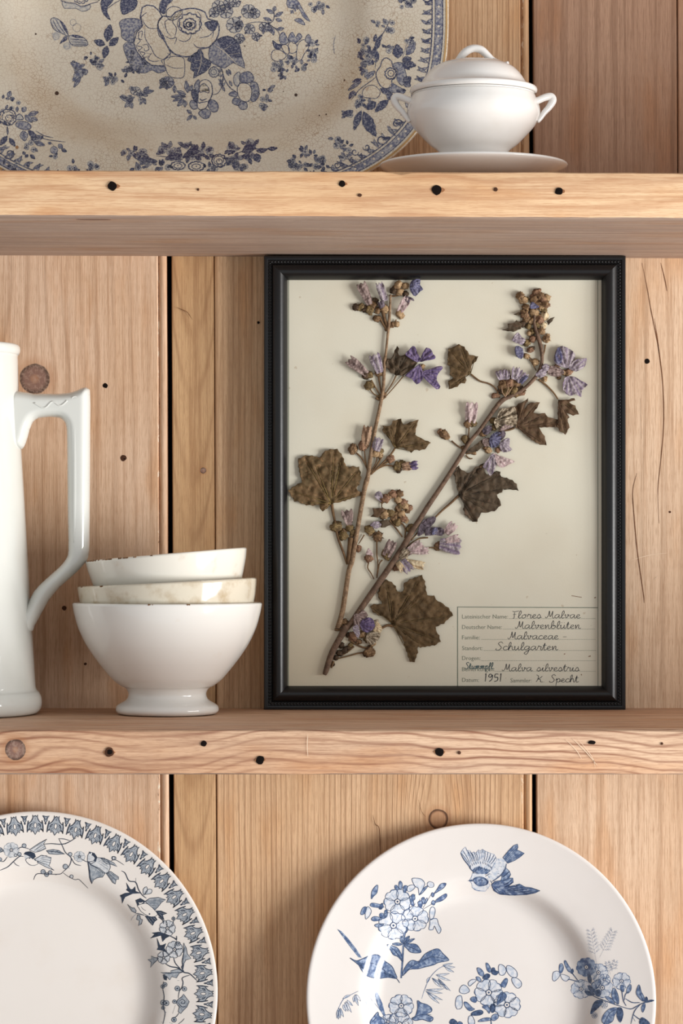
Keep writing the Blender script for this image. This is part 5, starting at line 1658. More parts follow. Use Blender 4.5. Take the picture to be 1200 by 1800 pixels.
for a, b, wd in (((1000, 180), (1080, 170), 30), ((1080, 165), (1150, 160), 24), ((900, 190), (1000, 130), 50), ((1000, 200), (1020, 260), 50), ((930, 200), (930, 240), 50), ((480, 215), (360, 240), 50), ((600, 180), (490, 215), 40), ((470, 150), (550, 130), 24), ((200, 215), (290, 260), 30), ((150, 235), (280, 240), 20)):
    A_, B_ = T13([a, b])
    p.leaf(A_, B_, wd / 4, 2, 0.2, 0.05, True, 1.0, 2)
p.stroke(T13([(300, 215), (420, 230), (480, 240)]), 1.4, 2)
p.stroke(T13([(860, 200), (960, 170), (1150, 165)]), 1.4, 2)
p.build('printed_rim_spray', I3, b3, 'indigo printed garland on the lower rim')

T14 = lambda pts: Zm(580, 0, 5.4545, pts)
p = Print(d3, 5.0)
rose = T14([(500, 580), (540, 555), (590, 590), (600, 640), (640, 690), (620, 750), (590, 770), (590, 830), (530, 850), (480, 820), (450, 760), (440, 700), (480, 640)])
p.fill(rose, 3, 2); p.outline(rose, 1.8, 2, 2)
p.peony(580 + 580 / 5.45, 705 / 5.45, 10, 120, 1.0, 2, None, 1.6)
for q, m in (([(600, 620), (680, 600), (720, 680), (730, 760), (690, 820), (640, 760), (650, 680)], 1), ([(590, 800), (650, 830), (720, 870), (690, 900), (620, 890), (560, 870)], 1), ([(310, 880), (350, 830), (420, 820), (480, 880), (450, 940), (380, 940), (320, 930)], 3)):
    sh3(T14, q, m, 1.2)
for a, b, wd in (((650, 560), (640, 425), 92), ((730, 530), (815, 400), 66), ((690, 580), (780, 560), 60), ((710, 600), (825, 630), 60), ((700, 580), (760, 670), 56), ((700, 790), (775, 740), 70), ((710, 780), (770, 830), 60), ((540, 910), (610, 930), 70), ((560, 960), (430, 1075), 66), ((440, 980), (350, 1050), 70), ((440, 480), (460, 580), 40), ((430, 480), (480, 380), 34), ((430, 430), (500, 330), 34), ((420, 400), (440, 330), 30), ((300, 1060), (230, 1250), 60), ((320, 1070), (440, 1310), 100), ((230, 870), (180, 950), 36), ((300, 780), (170, 870), 34), ((300, 760), (210, 790), 30), ((220, 1060), (110, 1100), 30), ((220, 1070), (150, 1115), 30), ((380, 700), (330, 740), 40), ((430, 680), (350, 760), 40), ((480, 850), (590, 900), 50)):
    A_, B_ = T14([a, b])
    p.leaf(A_, B_, wd / 5.45, 2 if (a[0] + a[1]) % 3 else 1, 0.15, 0.03, True, 1.0, 2)
p.stroke(T14([(430, 660), (440, 560), (420, 480), (450, 400), (520, 300), (580, 180)]), 1.5, 2)
p.stroke(T14([(440, 740), (360, 800), (280, 860), (200, 960)]), 1.4, 2)
p.stroke(T14([(690, 560), (720, 480), (740, 400), (790, 330)]), 1.2, 1)
for (x, y, rx, ry, n, sd, dk) in ((340, 560, 60, 90, 22, 130, 0.2), (330, 430, 50, 60, 10, 131, 0.2), (400, 560, 40, 100, 12, 132, 0.6), (560, 260, 50, 60, 7, 133, 0.5), (440, 220, 20, 20, 3, 134, 0.6), (270, 960, 60, 60, 12, 135, 0.4), (540, 470, 30, 40, 5, 136, 0.3), (750, 380, 30, 40, 5, 137, 0.5), (640, 860, 60, 30, 6, 138, 0.3), (700, 40, 60, 40, 10, 139, 0.4), (800, 10, 20, 20, 4, 140, 0.5), (330, 660, 40, 30, 6, 141, 0.3), (170, 1090, 40, 20, 5, 142, 0.7), (370, 1000, 30, 30, 5, 143, 0.7)):
    c = T14([(x, y)])[0]
    p.clump(c[0], c[1], rx / 5.45, ry / 5.45, n, sd, 6.5, dk)
T15 = lambda pts: Zm(490, 190, 4.8, pts)
for (x, y, rx, ry, n, sd, dk) in ((510, 310, 30, 25, 6, 150, 0.9), (580, 330, 20, 30, 5, 151, 0.9), (480, 270, 30, 15, 4, 152, 0.4), (215, 370, 20, 30, 6, 153, 0.9), (140, 440, 40, 25, 7, 154, 0.9), (290, 400, 30, 20, 5, 155, 0.7), (350, 430, 30, 25, 6, 156, 1.0), (110, 490, 30, 20, 6, 157, 0.9), (390, 480, 30, 20, 4, 158, 0.8), (200, 490, 60, 20, 7, 159, 0.4), (300, 490, 50, 15, 6, 160, 0.4), (560, 420, 30, 30, 5, 161, 0.5)):
    c = T15([(x, y)])[0]
    p.clump(c[0], c[1], rx / 4.8, ry / 4.8, n, sd, 7, dk)
def curl(x, y, r, sg, T_):
    c = T_([(x, y)])[0]
    q = []
    for i in range(15):
        a = i * 0.5
        rr = r * (1 - i / 17)
        q.append((c[0] + sg * rr * math.cos(a), c[1] + rr * math.sin(a)))
    p.stroke(q, 2.0, 2, 2)
curl(490, 480, 6, 1, T15); curl(740, 330, 7, -1, T15); curl(640, 370, 7, 1, T15)
for q in ([(640, 430), (740, 440)], [(640, 445), (735, 460)], [(640, 460), (720, 475)], [(640, 475), (700, 490)], [(620, 410), (640, 480)], [(540, 500), (600, 490), (660, 505)]):
    p.stroke(T15(q), 1.5, 2)
p.build('printed_rim_spray', I3, b3, 'indigo printed rose spray on the right rim')

# border band along the edge, in the platter's own millimetres
p = PrintL(d3, 5.0)
def rimp(th, s):
    r = d3.rho(th) * s * 1000
    return (r * math.cos(th), r * math.sin(th))
NB = 150
for i in range(NB * 2):
    t0, t1 = 2 * math.pi * i / (NB * 2), 2 * math.pi * (i + 1) / (NB * 2)
    p.fill([rimp(t0, 0.955), rimp(t1, 0.955), rimp(t1, 0.985), rimp(t0, 0.985)], 1)
for k, (s, w) in enumerate(((0.945, 1.0), (0.957, 0.6), (0.986, 0.8))):
    p.stroke([rimp(2 * math.pi * i / 300, s) for i in range(301)], w, 2, 1, 1.0)
rb = random.Random(77)
for i in range(NB):
    th = 2 * math.pi * i / NB
    c = rimp(th, 0.970)
    p.fill([(c[0] + 1.1 * math.cos(a), c[1] + 1.1 * math.sin(a)) for a in [q * math.pi / 3 for q in range(6)]], 3)
    for sg in (-1, 1):
        a0 = rimp(th + 0.01 * sg, 0.942)
        a1 = rimp(th + 0.03 * sg, 0.92 - 0.02 * rb.random())
        p.leaf(a0, a1, 2.4, 1 if rb.random() < 0.6 else 2, 0, 0.1, False, 0.4, 0)
for k in range(10):
    th = 2 * math.pi * (k + 0.08) / 10 + (0.04 if k == 0 else 0)
    for sg in (-1, 1):
        q = []
        for i in range(16):
            a = i * 0.45
            rr = 5.0 * (1 - i / 18)
            c = rimp(th + sg * 0.045, 0.925)
            q.append((c[0] + rr * math.cos(a * sg + th), c[1] + rr * math.sin(a * sg + th)))
        p.stroke(q, 1.1, 2, 2)
    p.stroke([rimp(th, 0.99), rimp(th, 0.93), rimp(th + 0.02, 0.9)], 1.6, 1, 3)
p.build('printed_border', I3, b3, 'indigo printed border of beads and scrolls')

# kiln spots
for (x, y, r) in ((100, 164, 3.6), (520, 167, 2.8), (430, 81, 1.2), (561, 203, 1.1), (573, 201, 1.3), (605, 141, 1.3), (63, 60, 1.6), (498, 161, 0.9), (30, 259, 3.0)):
    q = Print(d3, 4.0)
    q.EPS = (0.0003,) * 5
    q.dot(x, y, r, 0)
    q.build('kiln_spot', [spot_m if r != 3.0 else plain('glaze_chip', (188, 140, 96), 0.6)], b3)

# ------------------------------------------------------------------ framed herbarium sheet
FYB = -0.0012                      # back of the frame, on the boards
FX0, FX1 = xw(463.5, -0.024), xw(1099.5, -0.024)
FZ0, FZ1 = Z_LOW, Z_LOW + 0.3706
n = NT('black_frame')
fn = n.noise(n.obj(), 90.0, 4.0)
wr = n.ss(n.noise(n.obj(), 240.0, 3.0), 0.68, 0.74)
n.bump(fn, 0.08, 0.001)
frame_m = n.out(n.mix(n.m('MULTIPLY', wr, 0.25), lin((13, 13, 15)), lin((58, 52, 46))), 0.33, 0.45)
frame = thing('framed_herbarium', 'black beaded frame around a pressed mallow specimen sheet', 'picture frame', ((FX0 + FX1) / 2, FYB, FZ0))
FD = 0.010                         # extra depth of the box-like frame
fprof = [(0, 0.0), (0, 0.0118 + FD)] + [(t, h + FD) for t, h in ((0.0006, 0.0128), (0.0022, 0.0130), (0.0032, 0.0126), (0.0036, 0.0112), (0.0062, 0.0112), (0.0066, 0.0128), (0.0080, 0.0146), (0.0100, 0.0160), (0.0122, 0.0164), (0.0142, 0.0156), (0.0162, 0.0136), (0.0178, 0.0110), (0.0190, 0.0086), (0.0193, 0.0072))] + [(0.0193, 0.0)]
RW = 0.0193
def rail(A_, B_, inward):
    """mitred rail from corner A to corner B (x, z)"""
    ax = Vector((B_[0] - A_[0], 0, B_[1] - A_[1])); L = ax.length; ax.normalize()
    iv = Vector((inward[0], 0, inward[1]))
    v, f = [], []
    k = len(fprof)
    for e in range(2):
        for t, h in fprof:
            base = Vector((A_[0], FYB, A_[1])) + ax * (t if e == 0 else L - t) + iv * t
            v.append(base + Vector((0, -h, 0)))
    for i in range(k):
        j = (i + 1) % k
        f.append((i, j, k + j, k + i))
    f.append(tuple(range(k))); f.append(tuple(reversed(range(k, 2 * k))))
    o = mk('frame_rail', v, f, frame_m, frame, True)
    fix_normals(o)
    for q in o.data.polygons:
        q.use_smooth = True
    m = o.modifiers.new('edge', 'EDGE_SPLIT'); m.split_angle = math.radians(34)
    # string of small beads in the groove
    parts = []
    step = 0.0026
    c = int((L - 0.010) / step)
    for i in range(c):
        s = 0.005 + (L - 0.010) * (i + 0.5) / c
        p0 = Vector((A_[0], FYB, A_[1])) + ax * s + iv * 0.0049 + Vector((0, -0.0115 - FD, 0))
        bv, bf = [], []
        for r_, hh in ((1.0, 0.0), (0.8, 0.0008), (0.0, 0.0013)):
            if r_ == 0:
                bv.append(p0 + Vector((0, -hh, 0)))
            else:
                for q in range(6):
                    a = q * math.pi / 3
                    bv.append(p0 + ax * (0.00105 * r_ * math.cos(a)) + iv * (0.00115 * r_ * math.sin(a)) + Vector((0, -hh, 0)))
        for q in range(6):
            j = (q + 1) % 6
            bf.append((q, j, 6 + j, 6 + q)); bf.append((6 + q, 6 + j, 12))
        parts.append((bv, bf))
    bv, bf = merge(parts)
    bo = mk('beading', bv, bf, frame_m, o, True, kind='stuff')
    fix_normals(bo)
    return o
c00, c10, c11, c01 = (FX0, FZ0), (FX1, FZ0), (FX1, FZ1), (FX0, FZ1)
rail(c00, c10, (0, 1)); rail(c10, c11, (-1, 0)); rail(c11, c01, (0, -1)); rail(c01, c00, (1, 0))

# --- paper
PY = -0.0176
def wave(x, z):
    v_ = Vector((x * 14 + 3, z * 14, 0.3))
    return 0.0009 * noise.noise(v_) + 0.00035 * noise.noise(v_ * 2.3 + Vector((5, 1, 0)))
def paper_pt(px, py, h=0.0):
    q = P(px, py, PY)
    return Vector((q.x, PY - wave(q.x, q.z) - h, q.z))
n = NT('aged_paper')
o_ = n.obj()
sx = n.sep(o_)
age = n.ss(n.noise(o_, 9.0, 4.0), 0.4, 0.75)
col = n.mix(n.m('MULTIPLY', age, 0.5), lin((206, 202, 185)), lin((196, 186, 164)))
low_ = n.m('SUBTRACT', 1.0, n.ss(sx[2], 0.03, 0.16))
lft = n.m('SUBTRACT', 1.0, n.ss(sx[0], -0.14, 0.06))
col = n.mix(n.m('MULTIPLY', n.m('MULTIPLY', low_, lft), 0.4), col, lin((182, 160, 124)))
fx_ = n.ss(n.noise(o_, 170.0, 2.0), 0.74, 0.78)
col = n.mix(n.m('MULTIPLY', fx_, 0.35), col, lin((150, 120, 86)))
n.bump(n.noise(o_, 700.0, 2.0), 0.10, 0.0004)
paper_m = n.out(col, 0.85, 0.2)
gx, gz = 60, 76
v, f = [], []
for j in range(gz + 1):
    for i in range(gx + 1):
        x = FX0 + 0.012 + (FX1 - FX0 - 0.024) * i / gx
        z = FZ0 + 0.012 + (FZ1 - FZ0 - 0.024) * j / gz
        v.append((x, PY - wave(x, z), z))
for j in range(gz):
    for i in range(gx):
        a = j * (gx + 1) + i
        f.append((a, a + 1, a + gx + 2, a + gx + 1))
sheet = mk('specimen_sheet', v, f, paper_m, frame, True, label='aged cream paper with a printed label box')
bk = [(FX0 + 0.008, FYB - 0.0004, FZ0 + 0.008), (FX1 - 0.008, FYB - 0.0004, FZ0 + 0.008), (FX1 - 0.008, FYB - 0.0004, FZ1 - 0.008), (FX0 + 0.008, FYB - 0.0004, FZ1 - 0.008)]
bk += [(a, b - 0.0125, c) for a, b, c in bk]
mk('backing_board', bk, [(0, 3, 2, 1), (4, 5, 6, 7), (0, 1, 5, 4), (1, 2, 6, 5), (2, 3, 7, 6), (3, 0, 4, 7)], plain('grey_board', (120, 104, 84), 0.9), frame, False)

# --- printed lines and writing on the sheet
print_m = plain('print_green_grey', (126, 134, 120), 0.9, 0.1, 0.1)
pen_m = plain('pen_blue_black', (62, 66, 72), 0.9, 0.1, 0.2, 400)
pen_g = plain('pen_teal', (66, 96, 102), 0.9, 0.1, 0.2, 400)

def pline(pts, w, h=0.00012, n=1, taper=1.0):
    ps = catmull(pts, n) if n > 1 else pts
    k = len(ps)
    v, f = [], []
    for i, (x, y) in enumerate(ps):
        a = ps[max(i - 1, 0)]; b = ps[min(i + 1, k - 1)]
        tx_, ty_ = b[0] - a[0], b[1] - a[1]
        L = math.hypot(tx_, ty_) or 1
        ww = w * (taper + (1 - taper) * math.sin(math.pi * i / (k - 1)) ** 0.5)
        nx, ny = -ty_ / L * ww / 2, tx_ / L * ww / 2
        v.append(paper_pt(x + nx, y + ny, h)); v.append(paper_pt(x - nx, y - ny, h))
    for i in range(k - 1):
        f.append((2 * i, 2 * i + 2, 2 * i + 3, 2 * i + 1))
    return v, f

def seg_line(a, b, w, n=40):
    return pline([(a[0] + (b[0] - a[0]) * i / n, a[1] + (b[1] - a[1]) * i / n) for i in range(n + 1)], w)
parts = [seg_line((507.2, 488), (506.6, 1206), 1.3), seg_line((1050.2, 488), (1050.6, 1206), 1.1), seg_line((804, 1067), (804, 1206), 1.5, 14), seg_line((803.3, 1067), (1050.5, 1068.2), 1.4, 20)]
mk('ruled_border', *merge(parts), print_m, sheet, False)
rows = [(894, 1087.4), (884, 1105.8), (846, 1124), (850, 1143.3), (846, 1161.3), (870, 1180)]
parts = []
for x0, y in rows:
    x = x0
    while x < 1046:
        parts.append(seg_line((x, y), (min(x + 2.2, 1047), y + 0.1), 0.55, 1)); x += 3.0
mk('dotted_rules', *merge(parts), print_m, sheet, False)

def text_mesh(txt, px, py, size_px, width_px, m):
    cu = bpy.data.curves.new('printed_text', 'FONT')
    cu.body = txt
    cu.size = 1.0
    cu.resolution_u = 2
    cu.offset = -0.006
    to = bpy.data.objects.new('tmp', cu)
    COL.objects.link(to)
    bpy.context.view_layer.update()
    me = bpy.data.meshes.new_from_object(to.evaluated_get(bpy.context.evaluated_depsgraph_get()))
    vs_ = [tuple(v.co) for v in me.vertices]
    fs_ = [tuple(p.vertices) for p in me.polygons]
    bpy.data.objects.remove(to)
    bpy.data.curves.remove(cu)
    bpy.data.meshes.remove(me)
    mx = max(a[0] for a in vs_); mn = min(a[0] for a in vs_)
    k = width_px / (mx - mn)
    return mk('printed_word', [paper_pt(px + (a[0] - mn) * k, py - a[1] * size_px, 0.00013) for a in vs_], fs_, m, sheet, False)
for txt, x, y, w in (('Lateinischer Name:', 812, 1087.3, 80.5), ('Deutscher Name:', 812, 1105.7, 70), ('Familie:', 812, 1124, 31), ('Standort:', 812, 1142.8, 36), ('Drogen:', 812, 1160.3, 32), ('Bemerkungen:', 812, 1179.8, 57), ('Datum:', 812, 1198.6, 29.5), ('Sammler:', 897, 1199.5, 37)):
    text_mesh(txt, x, y, 10.4, w, print_m)

# monoline handwriting, unit = x-height, y up, connected cursive
GL = {
 'a': ([[(0.75, 0.85), (0.4, 1.0), (0.05, 0.5), (0.3, 0.02), (0.7, 0.5), (0.78, 0.95), (0.75, 0.3), (0.9, 0.02), (1.1, 0.2)]], 1.05),
 'b': ([[(0, 0.2), (0.4, 1.2), (0.35, 2.1), (0.15, 1.6), (0.12, 0.4), (0.4, 0.0), (0.8, 0.4), (0.6, 0.9), (0.4, 0.7), (0.9, 0.75)]], 0.95),
 'c': ([[(0.7, 0.8), (0.4, 1.0), (0.05, 0.5), (0.3, 0.02), (0.8, 0.2)]], 0.78),
 'e': ([[(0, 0.25), (0.5, 0.6), (0.5, 0.95), (0.2, 0.85), (0.12, 0.3), (0.4, 0.0), (0.8, 0.22)]], 0.78),
 'f': ([[(0.1, 0.2), (0.45, 1.5), (0.35, 2.0), (0.2, 1.4), (0.2, -0.7)], [(0, 0.8), (0.5, 0.85)]], 0.6),
 'g': ([[(0.75, 0.85), (0.4, 1.0), (0.05, 0.5), (0.3, 0.05), (0.7, 0.5), (0.78, 0.95), (0.72, -0.4), (0.45, -1.1), (0.1, -0.8), (0.5, -0.3), (1.05, 0.25)]], 1.0),
 'h': ([[(0, 0.2), (0.4, 1.3), (0.35, 2.0), (0.15, 1.6), (0.12, 0.0), (0.3, 0.8), (0.6, 1.0), (0.68, 0.4), (0.8, 0.02), (1.0, 0.2)]], 0.95),
 'i': ([[(0, 0.2), (0.25, 0.98), (0.2, 0.3), (0.35, 0.02), (0.6, 0.2)], [(0.3, 1.5), (0.34, 1.6)]], 0.55),
 'l': ([[(0, 0.2), (0.45, 1.2), (0.4, 2.0), (0.18, 1.6), (0.15, 0.3), (0.35, 0.0), (0.65, 0.25)]], 0.6),
 'm': ([[(0, 0.6), (0.15, 0.98), (0.2, 0.02), (0.4, 0.9), (0.58, 0.9), (0.6, 0.02), (0.8, 0.9), (1.0, 0.9), (1.02, 0.2), (1.2, 0.02), (1.4, 0.2)]], 1.35),
 'n': ([[(0, 0.6), (0.15, 0.98), (0.2, 0.02), (0.45, 0.9), (0.65, 0.9), (0.66, 0.2), (0.85, 0.02), (1.05, 0.2)]], 1.0),
 'o': ([[(0.5, 0.98), (0.1, 0.6), (0.25, 0.02), (0.7, 0.3), (0.6, 0.95), (0.45, 0.9), (1.0, 0.85)]], 0.95),
 'p': ([[(0, 0.5), (0.2, 0.98), (0.15, -0.9)], [(0.18, 0.5), (0.5, 1.0), (0.8, 0.6), (0.55, 0.05), (0.2, 0.2)], [(0.6, 0.1), (0.95, 0.3)]], 0.95),
 'r': ([[(0, 0.2), (0.2, 1.1), (0.35, 0.85), (0.6, 0.9), (0.55, 0.2), (0.7, 0.0), (0.9, 0.25)]], 0.82),
 's': ([[(0, 0.15), (0.35, 1.05), (0.62, 0.4), (0.4, 0.0), (0.1, 0.15), (0.4, 0.05), (0.85, 0.25)]], 0.8),
 't': ([[(0, 0.2), (0.3, 1.8), (0.25, 0.3), (0.42, 0.0), (0.7, 0.25)], [(0.0, 1.15), (0.6, 1.25)]], 0.65),
 'u': ([[(0, 0.6), (0.15, 0.98), (0.15, 0.2), (0.35, 0.02), (0.65, 0.5), (0.68, 0.98), (0.68, 0.3), (0.82, 0.02), (1.05, 0.2)]], 1.0),
 'v': ([[(0, 0.7), (0.15, 0.98), (0.3, 0.05), (0.6, 0.5), (0.6, 1.0), (0.5, 0.8), (0.95, 0.85)]], 0.88),
 'F': ([[(0.35, 1.6), (0.4, 0.1), (0.2, 0.0)], [(0.0, 1.9), (0.4, 1.75), (1.1, 2.0)], [(0.15, 0.95), (0.7, 1.05)]], 1.0),
 'M': ([[(-0.1, 0.4), (0.1, 0.05), (0.4, 0.7), (0.5, 2.0), (0.7, 0.4), (0.95, 1.2), (1.05, 1.9), (1.1, 0.4), (1.3, 0.02), (1.5, 0.2)]], 1.45),
 'S': ([[(1.0, 1.7), (0.7, 2.1), (0.3, 1.7), (0.6, 1.1), (0.85, 0.6), (0.5, 0.0), (0.0, 0.1), (0.1, 0.4)]], 1.1),
 'H': ([[(0.0, 2.0), (0.4, 1.7), (0.35, 0.8), (0.1, 0.1)], [(1.1, 1.7), (0.7, 1.1), (0.3, 0.9), (0.8, 0.7), (0.9, 0.1), (1.3, 0.1)]], 1.4),
 '1': ([[(0.2, 1.7), (0.3, 2.0), (0.3, 0.0)]], 0.75),
 '9': ([[(0.8, 1.6), (0.4, 1.95), (0.1, 1.4), (0.5, 1.1), (0.85, 1.7), (0.8, 0.6), (0.3, 0.0)]], 1.1),
 '5': ([[(0.9, 1.9), (0.3, 1.9), (0.25, 1.1), (0.8, 1.1), (0.8, 0.3), (0.2, 0.0)]], 1.1),
 '-': ([[(0.0, 0.6), (0.6, 0.65)]], 0.8),
 '.': ([[(0.05, 0.02), (0.14, 0.08)]], 0.4),
 ' ': ([], 0.7),
}
GL['\u00fc'] = (GL['u'][0] + [[(0.2, 1.5), (0.24, 1.62)], [(0.6, 1.5), (0.64, 1.62)]], 1.0)
def write(txt, x0, x1, y, xh, w, m):
    tot = sum(GL[c][1] for c in txt)
    kx = (x1 - x0) / tot
    parts = []
    x = 0
    for c in txt:
        st_, adv = GL[c]
        for s in st_:
            q = [(x0 + (x + a + 0.08 * b) * kx, y - b * xh - 0.012 * 0) for a, b in s]
            parts.append(pline(q, w, 0.00016, 5, 0.7))
        x += adv
    mk('handwritten_line', *merge(parts), m, sheet, False)
write('Flores Malvae', 899, 1020, 1086.5, 6.4, 0.85, pen_m)
write('Malvenbl\u00fcten', 906, 1020, 1105, 6.6, 0.85, pen_m)
write('Malvaceae -', 893, 997, 1123.6, 6.6, 0.85, pen_m)
write('Schulgarten', 871, 980, 1142.6, 6.8, 0.9, pen_m)
write('Stummpfl.', 817, 869, 1175.8, 5.6, 1.05, pen_g)
write('Malva silvestris', 883, 1018, 1179.6, 6.4, 0.85, pen_m)
write('1951', 850, 883, 1198, 6.8, 1.35, pen_m)
write('H. Specht', 941, 1016, 1199.2, 6.4, 0.9, pen_m)
speck_m = plain('speck_brown', (128, 92, 66), 0.9)
for a_, b_, w_, n_ in (((1004, 1047), (1022, 1050), 1.0, 3), ((1044, 1051), (1047, 1050), 1.4, 1), ((991, 1150), (993, 1149), 1.4, 1), ((1034, 1154), (1038, 1153), 1.6, 1), ((1021, 1185), (1022, 1187), 1.6, 1)):
    mk('paper_speck', *seg_line(a_, b_, w_, n_), speck_m, sheet, False)

# ------------------------------------------------------------------ pressed mallow
def plant_mat(name, c1, c2, c3=None, scale=120.0, rough=0.75):
    n = NT(name)
    o = n.obj()
    f1 = n.ss(n.noise(o, scale, 4.0, 0.6), 0.32, 0.68)
    col = n.mix(f1, lin(c1), lin(c2))
    if c3:
        f2 = n.ss(n.noise(o, scale * 3.2, 3.0), 0.55, 0.72)
        col = n.mix(n.m('MULTIPLY', f2, 0.7), col, lin(c3))
    n.bump(n.noise(o, 900.0, 3.0), 0.3, 0.0005)
    return n.out(col, rough, 0.2)
LEAF = {
 'olive': plant_mat('dry_leaf_olive', (86, 70, 46), (110, 87, 60), (138, 106, 74)),
 'brown': plant_mat('dry_leaf_brown', (78, 60, 44), (96, 74, 54), (70, 64, 40)),
 'dark': plant_mat('dry_leaf_dark', (62, 52, 40), (82, 68, 52), (96, 74, 58)),
 'moss': plant_mat('dry_leaf_moss', (78, 62, 41), (102, 81, 55), (64, 50, 34), 140),
}
VEIN = {k: plant_mat('dry_vein_' + k, a, b) for k, a, b in (('olive', (128, 108, 66), (100, 82, 48)), ('brown', (66, 50, 38), (92, 70, 52)), ('dark', (50, 42, 34), (76, 62, 46)), ('moss', (70, 56, 34), (110, 90, 56)))}
PET = {
 'violet': plant_mat('petal_violet', (118, 102, 130), (88, 75, 102), (156, 143, 160), 300),
 'lilac': plant_mat('petal_lilac', (164, 154, 156), (122, 111, 118), (192, 184, 180), 300),
 'blue': plant_mat('petal_blue', (110, 108, 130), (80, 78, 100), (158, 156, 166), 300),
 'mauve': plant_mat('petal_mauve', (150, 132, 126), (112, 94, 90), (180, 162, 152), 300),
 'pink': plant_mat('petal_pink', (190, 172, 168), (160, 138, 136), (208, 196, 186), 300),
 'tan': plant_mat('petal_tan', (160, 132, 108), (130, 102, 80), (186, 160, 132), 300),
 'grey': plant_mat('petal_grey', (176, 162, 140), (120, 106, 88), (196, 184, 164), 260),
 'cream': plant_mat('petal_cream', (206, 190, 158), (176, 152, 118), (216, 204, 180), 260),
 'plum': plant_mat('petal_plum', (108, 98, 106), (78, 68, 74), (138, 126, 134), 260),
}
PVEIN = {PET[k].name: plant_mat('petal_vein_' + k, a, b, None, 300) for k, a, b in (('violet', (74, 60, 96), (90, 76, 112)), ('lilac', (112, 98, 118), (130, 116, 130)), ('blue', (70, 68, 100), (90, 88, 116)), ('mauve', (96, 78, 76), (116, 98, 92)), ('pink', (150, 126, 128), (166, 144, 142)), ('tan', (104, 80, 62), (122, 96, 76)), ('grey', (92, 80, 64), (112, 98, 80)), ('cream', (160, 136, 104), (176, 152, 120)), ('plum', (66, 56, 64), (84, 72, 82)))}
CAL = {
 'brown': plant_mat('calyx_brown', (124, 98, 70), (84, 62, 44), (176, 144, 108), 260),
 'olive': plant_mat('calyx_olive', (118, 98, 64), (82, 66, 44), (170, 146, 104), 260),
 'rust': plant_mat('calyx_rust', (138, 106, 82), (100, 72, 56), (184, 150, 122), 260),
 'dark': plant_mat('calyx_dark', (72, 56, 42), (54, 42, 32), (110, 86, 62), 260),
 'tan': plant_mat('calyx_tan', (166, 138, 104), (124, 98, 70), (200, 176, 140), 260),
}
stem_l = plant_mat('stem_straw', (142, 116, 90), (104, 82, 62), (180, 154, 122), 260)
stem_r = plant_mat('stem_brown', (112, 90, 74), (84, 66, 54), (136, 110, 86), 200)
thin_m = plant_mat('stalk_brown', (116, 90, 62), (88, 66, 46), None, 260)
S = (WD + PY) / FPX       # metres per pixel on the sheet

sprigL = mk('pressed_stem', *tube([paper_pt(x, y, 0.0022) for x, y, r in catmull([(593, 1104, 5), (601, 1078, 5.2), (607, 1042, 5.0), (613, 1003, 4.8), (619, 985, 4.6), (626, 943, 4.5), (633, 902, 4.5), (640, 862, 4.6), (644, 846, 5.2), (647, 834, 4.2), (651, 803, 4.0), (658, 760, 3.8), (667, 718, 3.6), (673, 684, 3.4), (674.5, 660, 3.2), (675.5, 638, 3.6), (678, 620, 2.6), (681, 590, 2.6), (683, 572, 3.2), (685, 540, 2.6), (686, 518, 2.2)], 4)],
                                   [r * S * 0.86 for x, y, r in catmull([(0, 0, 5), (0, 0, 5.2), (0, 0, 5.0), (0, 0, 4.8), (0, 0, 4.6), (0, 0, 4.5), (0, 0, 4.5), (0, 0, 4.6), (0, 0, 5.2), (0, 0, 4.2), (0, 0, 4.0), (0, 0, 3.8), (0, 0, 3.6), (0, 0, 3.4), (0, 0, 3.2), (0, 0, 3.6), (0, 0, 2.6), (0, 0, 2.6), (0, 0, 3.2), (0, 0, 2.6), (0, 0, 2.2)], 4)], 10), stem_l, frame, label='straight pressed mallow stem, straw coloured')
rp = [(570, 1186, 3.5), (573, 1178, 5.5), (583, 1148, 6.2), (598, 1120, 6.4), (607, 1104, 7.2), (613, 1100, 5.6), (634, 1070, 6.0), (657, 1037, 6.4), (677, 1008, 6.2), (698, 977, 6.0), (711, 957, 6.6), (725, 932, 5.6), (738, 912, 5.2), (753, 888, 5.0), (766, 869, 4.8), (788, 836, 4.6), (810, 801, 4.4), (826, 776, 4.0), (842, 757, 3.8), (860, 732, 4.0), (880, 706, 5.0), (896, 697, 3.8), (917, 686, 3.6), (940, 664, 3.8), (950, 644, 3.6), (952, 624, 3.6), (948, 602, 4.2), (943, 585, 4.0), (938, 566, 3.0), (942, 540, 2.4)]
rc = catmull(rp, 4)
sprigR = mk('pressed_stem', *tube([paper_pt(x, y, 0.0026) for x, y, r in rc], [r * S * 0.86 for x, y, r in rc], 10), stem_r, frame, label='slanting pressed mallow stem, dark brown, taller spray')

def stalk(sp, pts, r=1.3, h=0.0015, m=None):
    c = catmull(pts, 5)
    k = len(c)
    mk('stalk', *tube([paper_pt(x, y, h) for x, y in c], [r * S * (1.15 - 0.4 * i / k) for i in range(k)], 6), m or thin_m, sp)

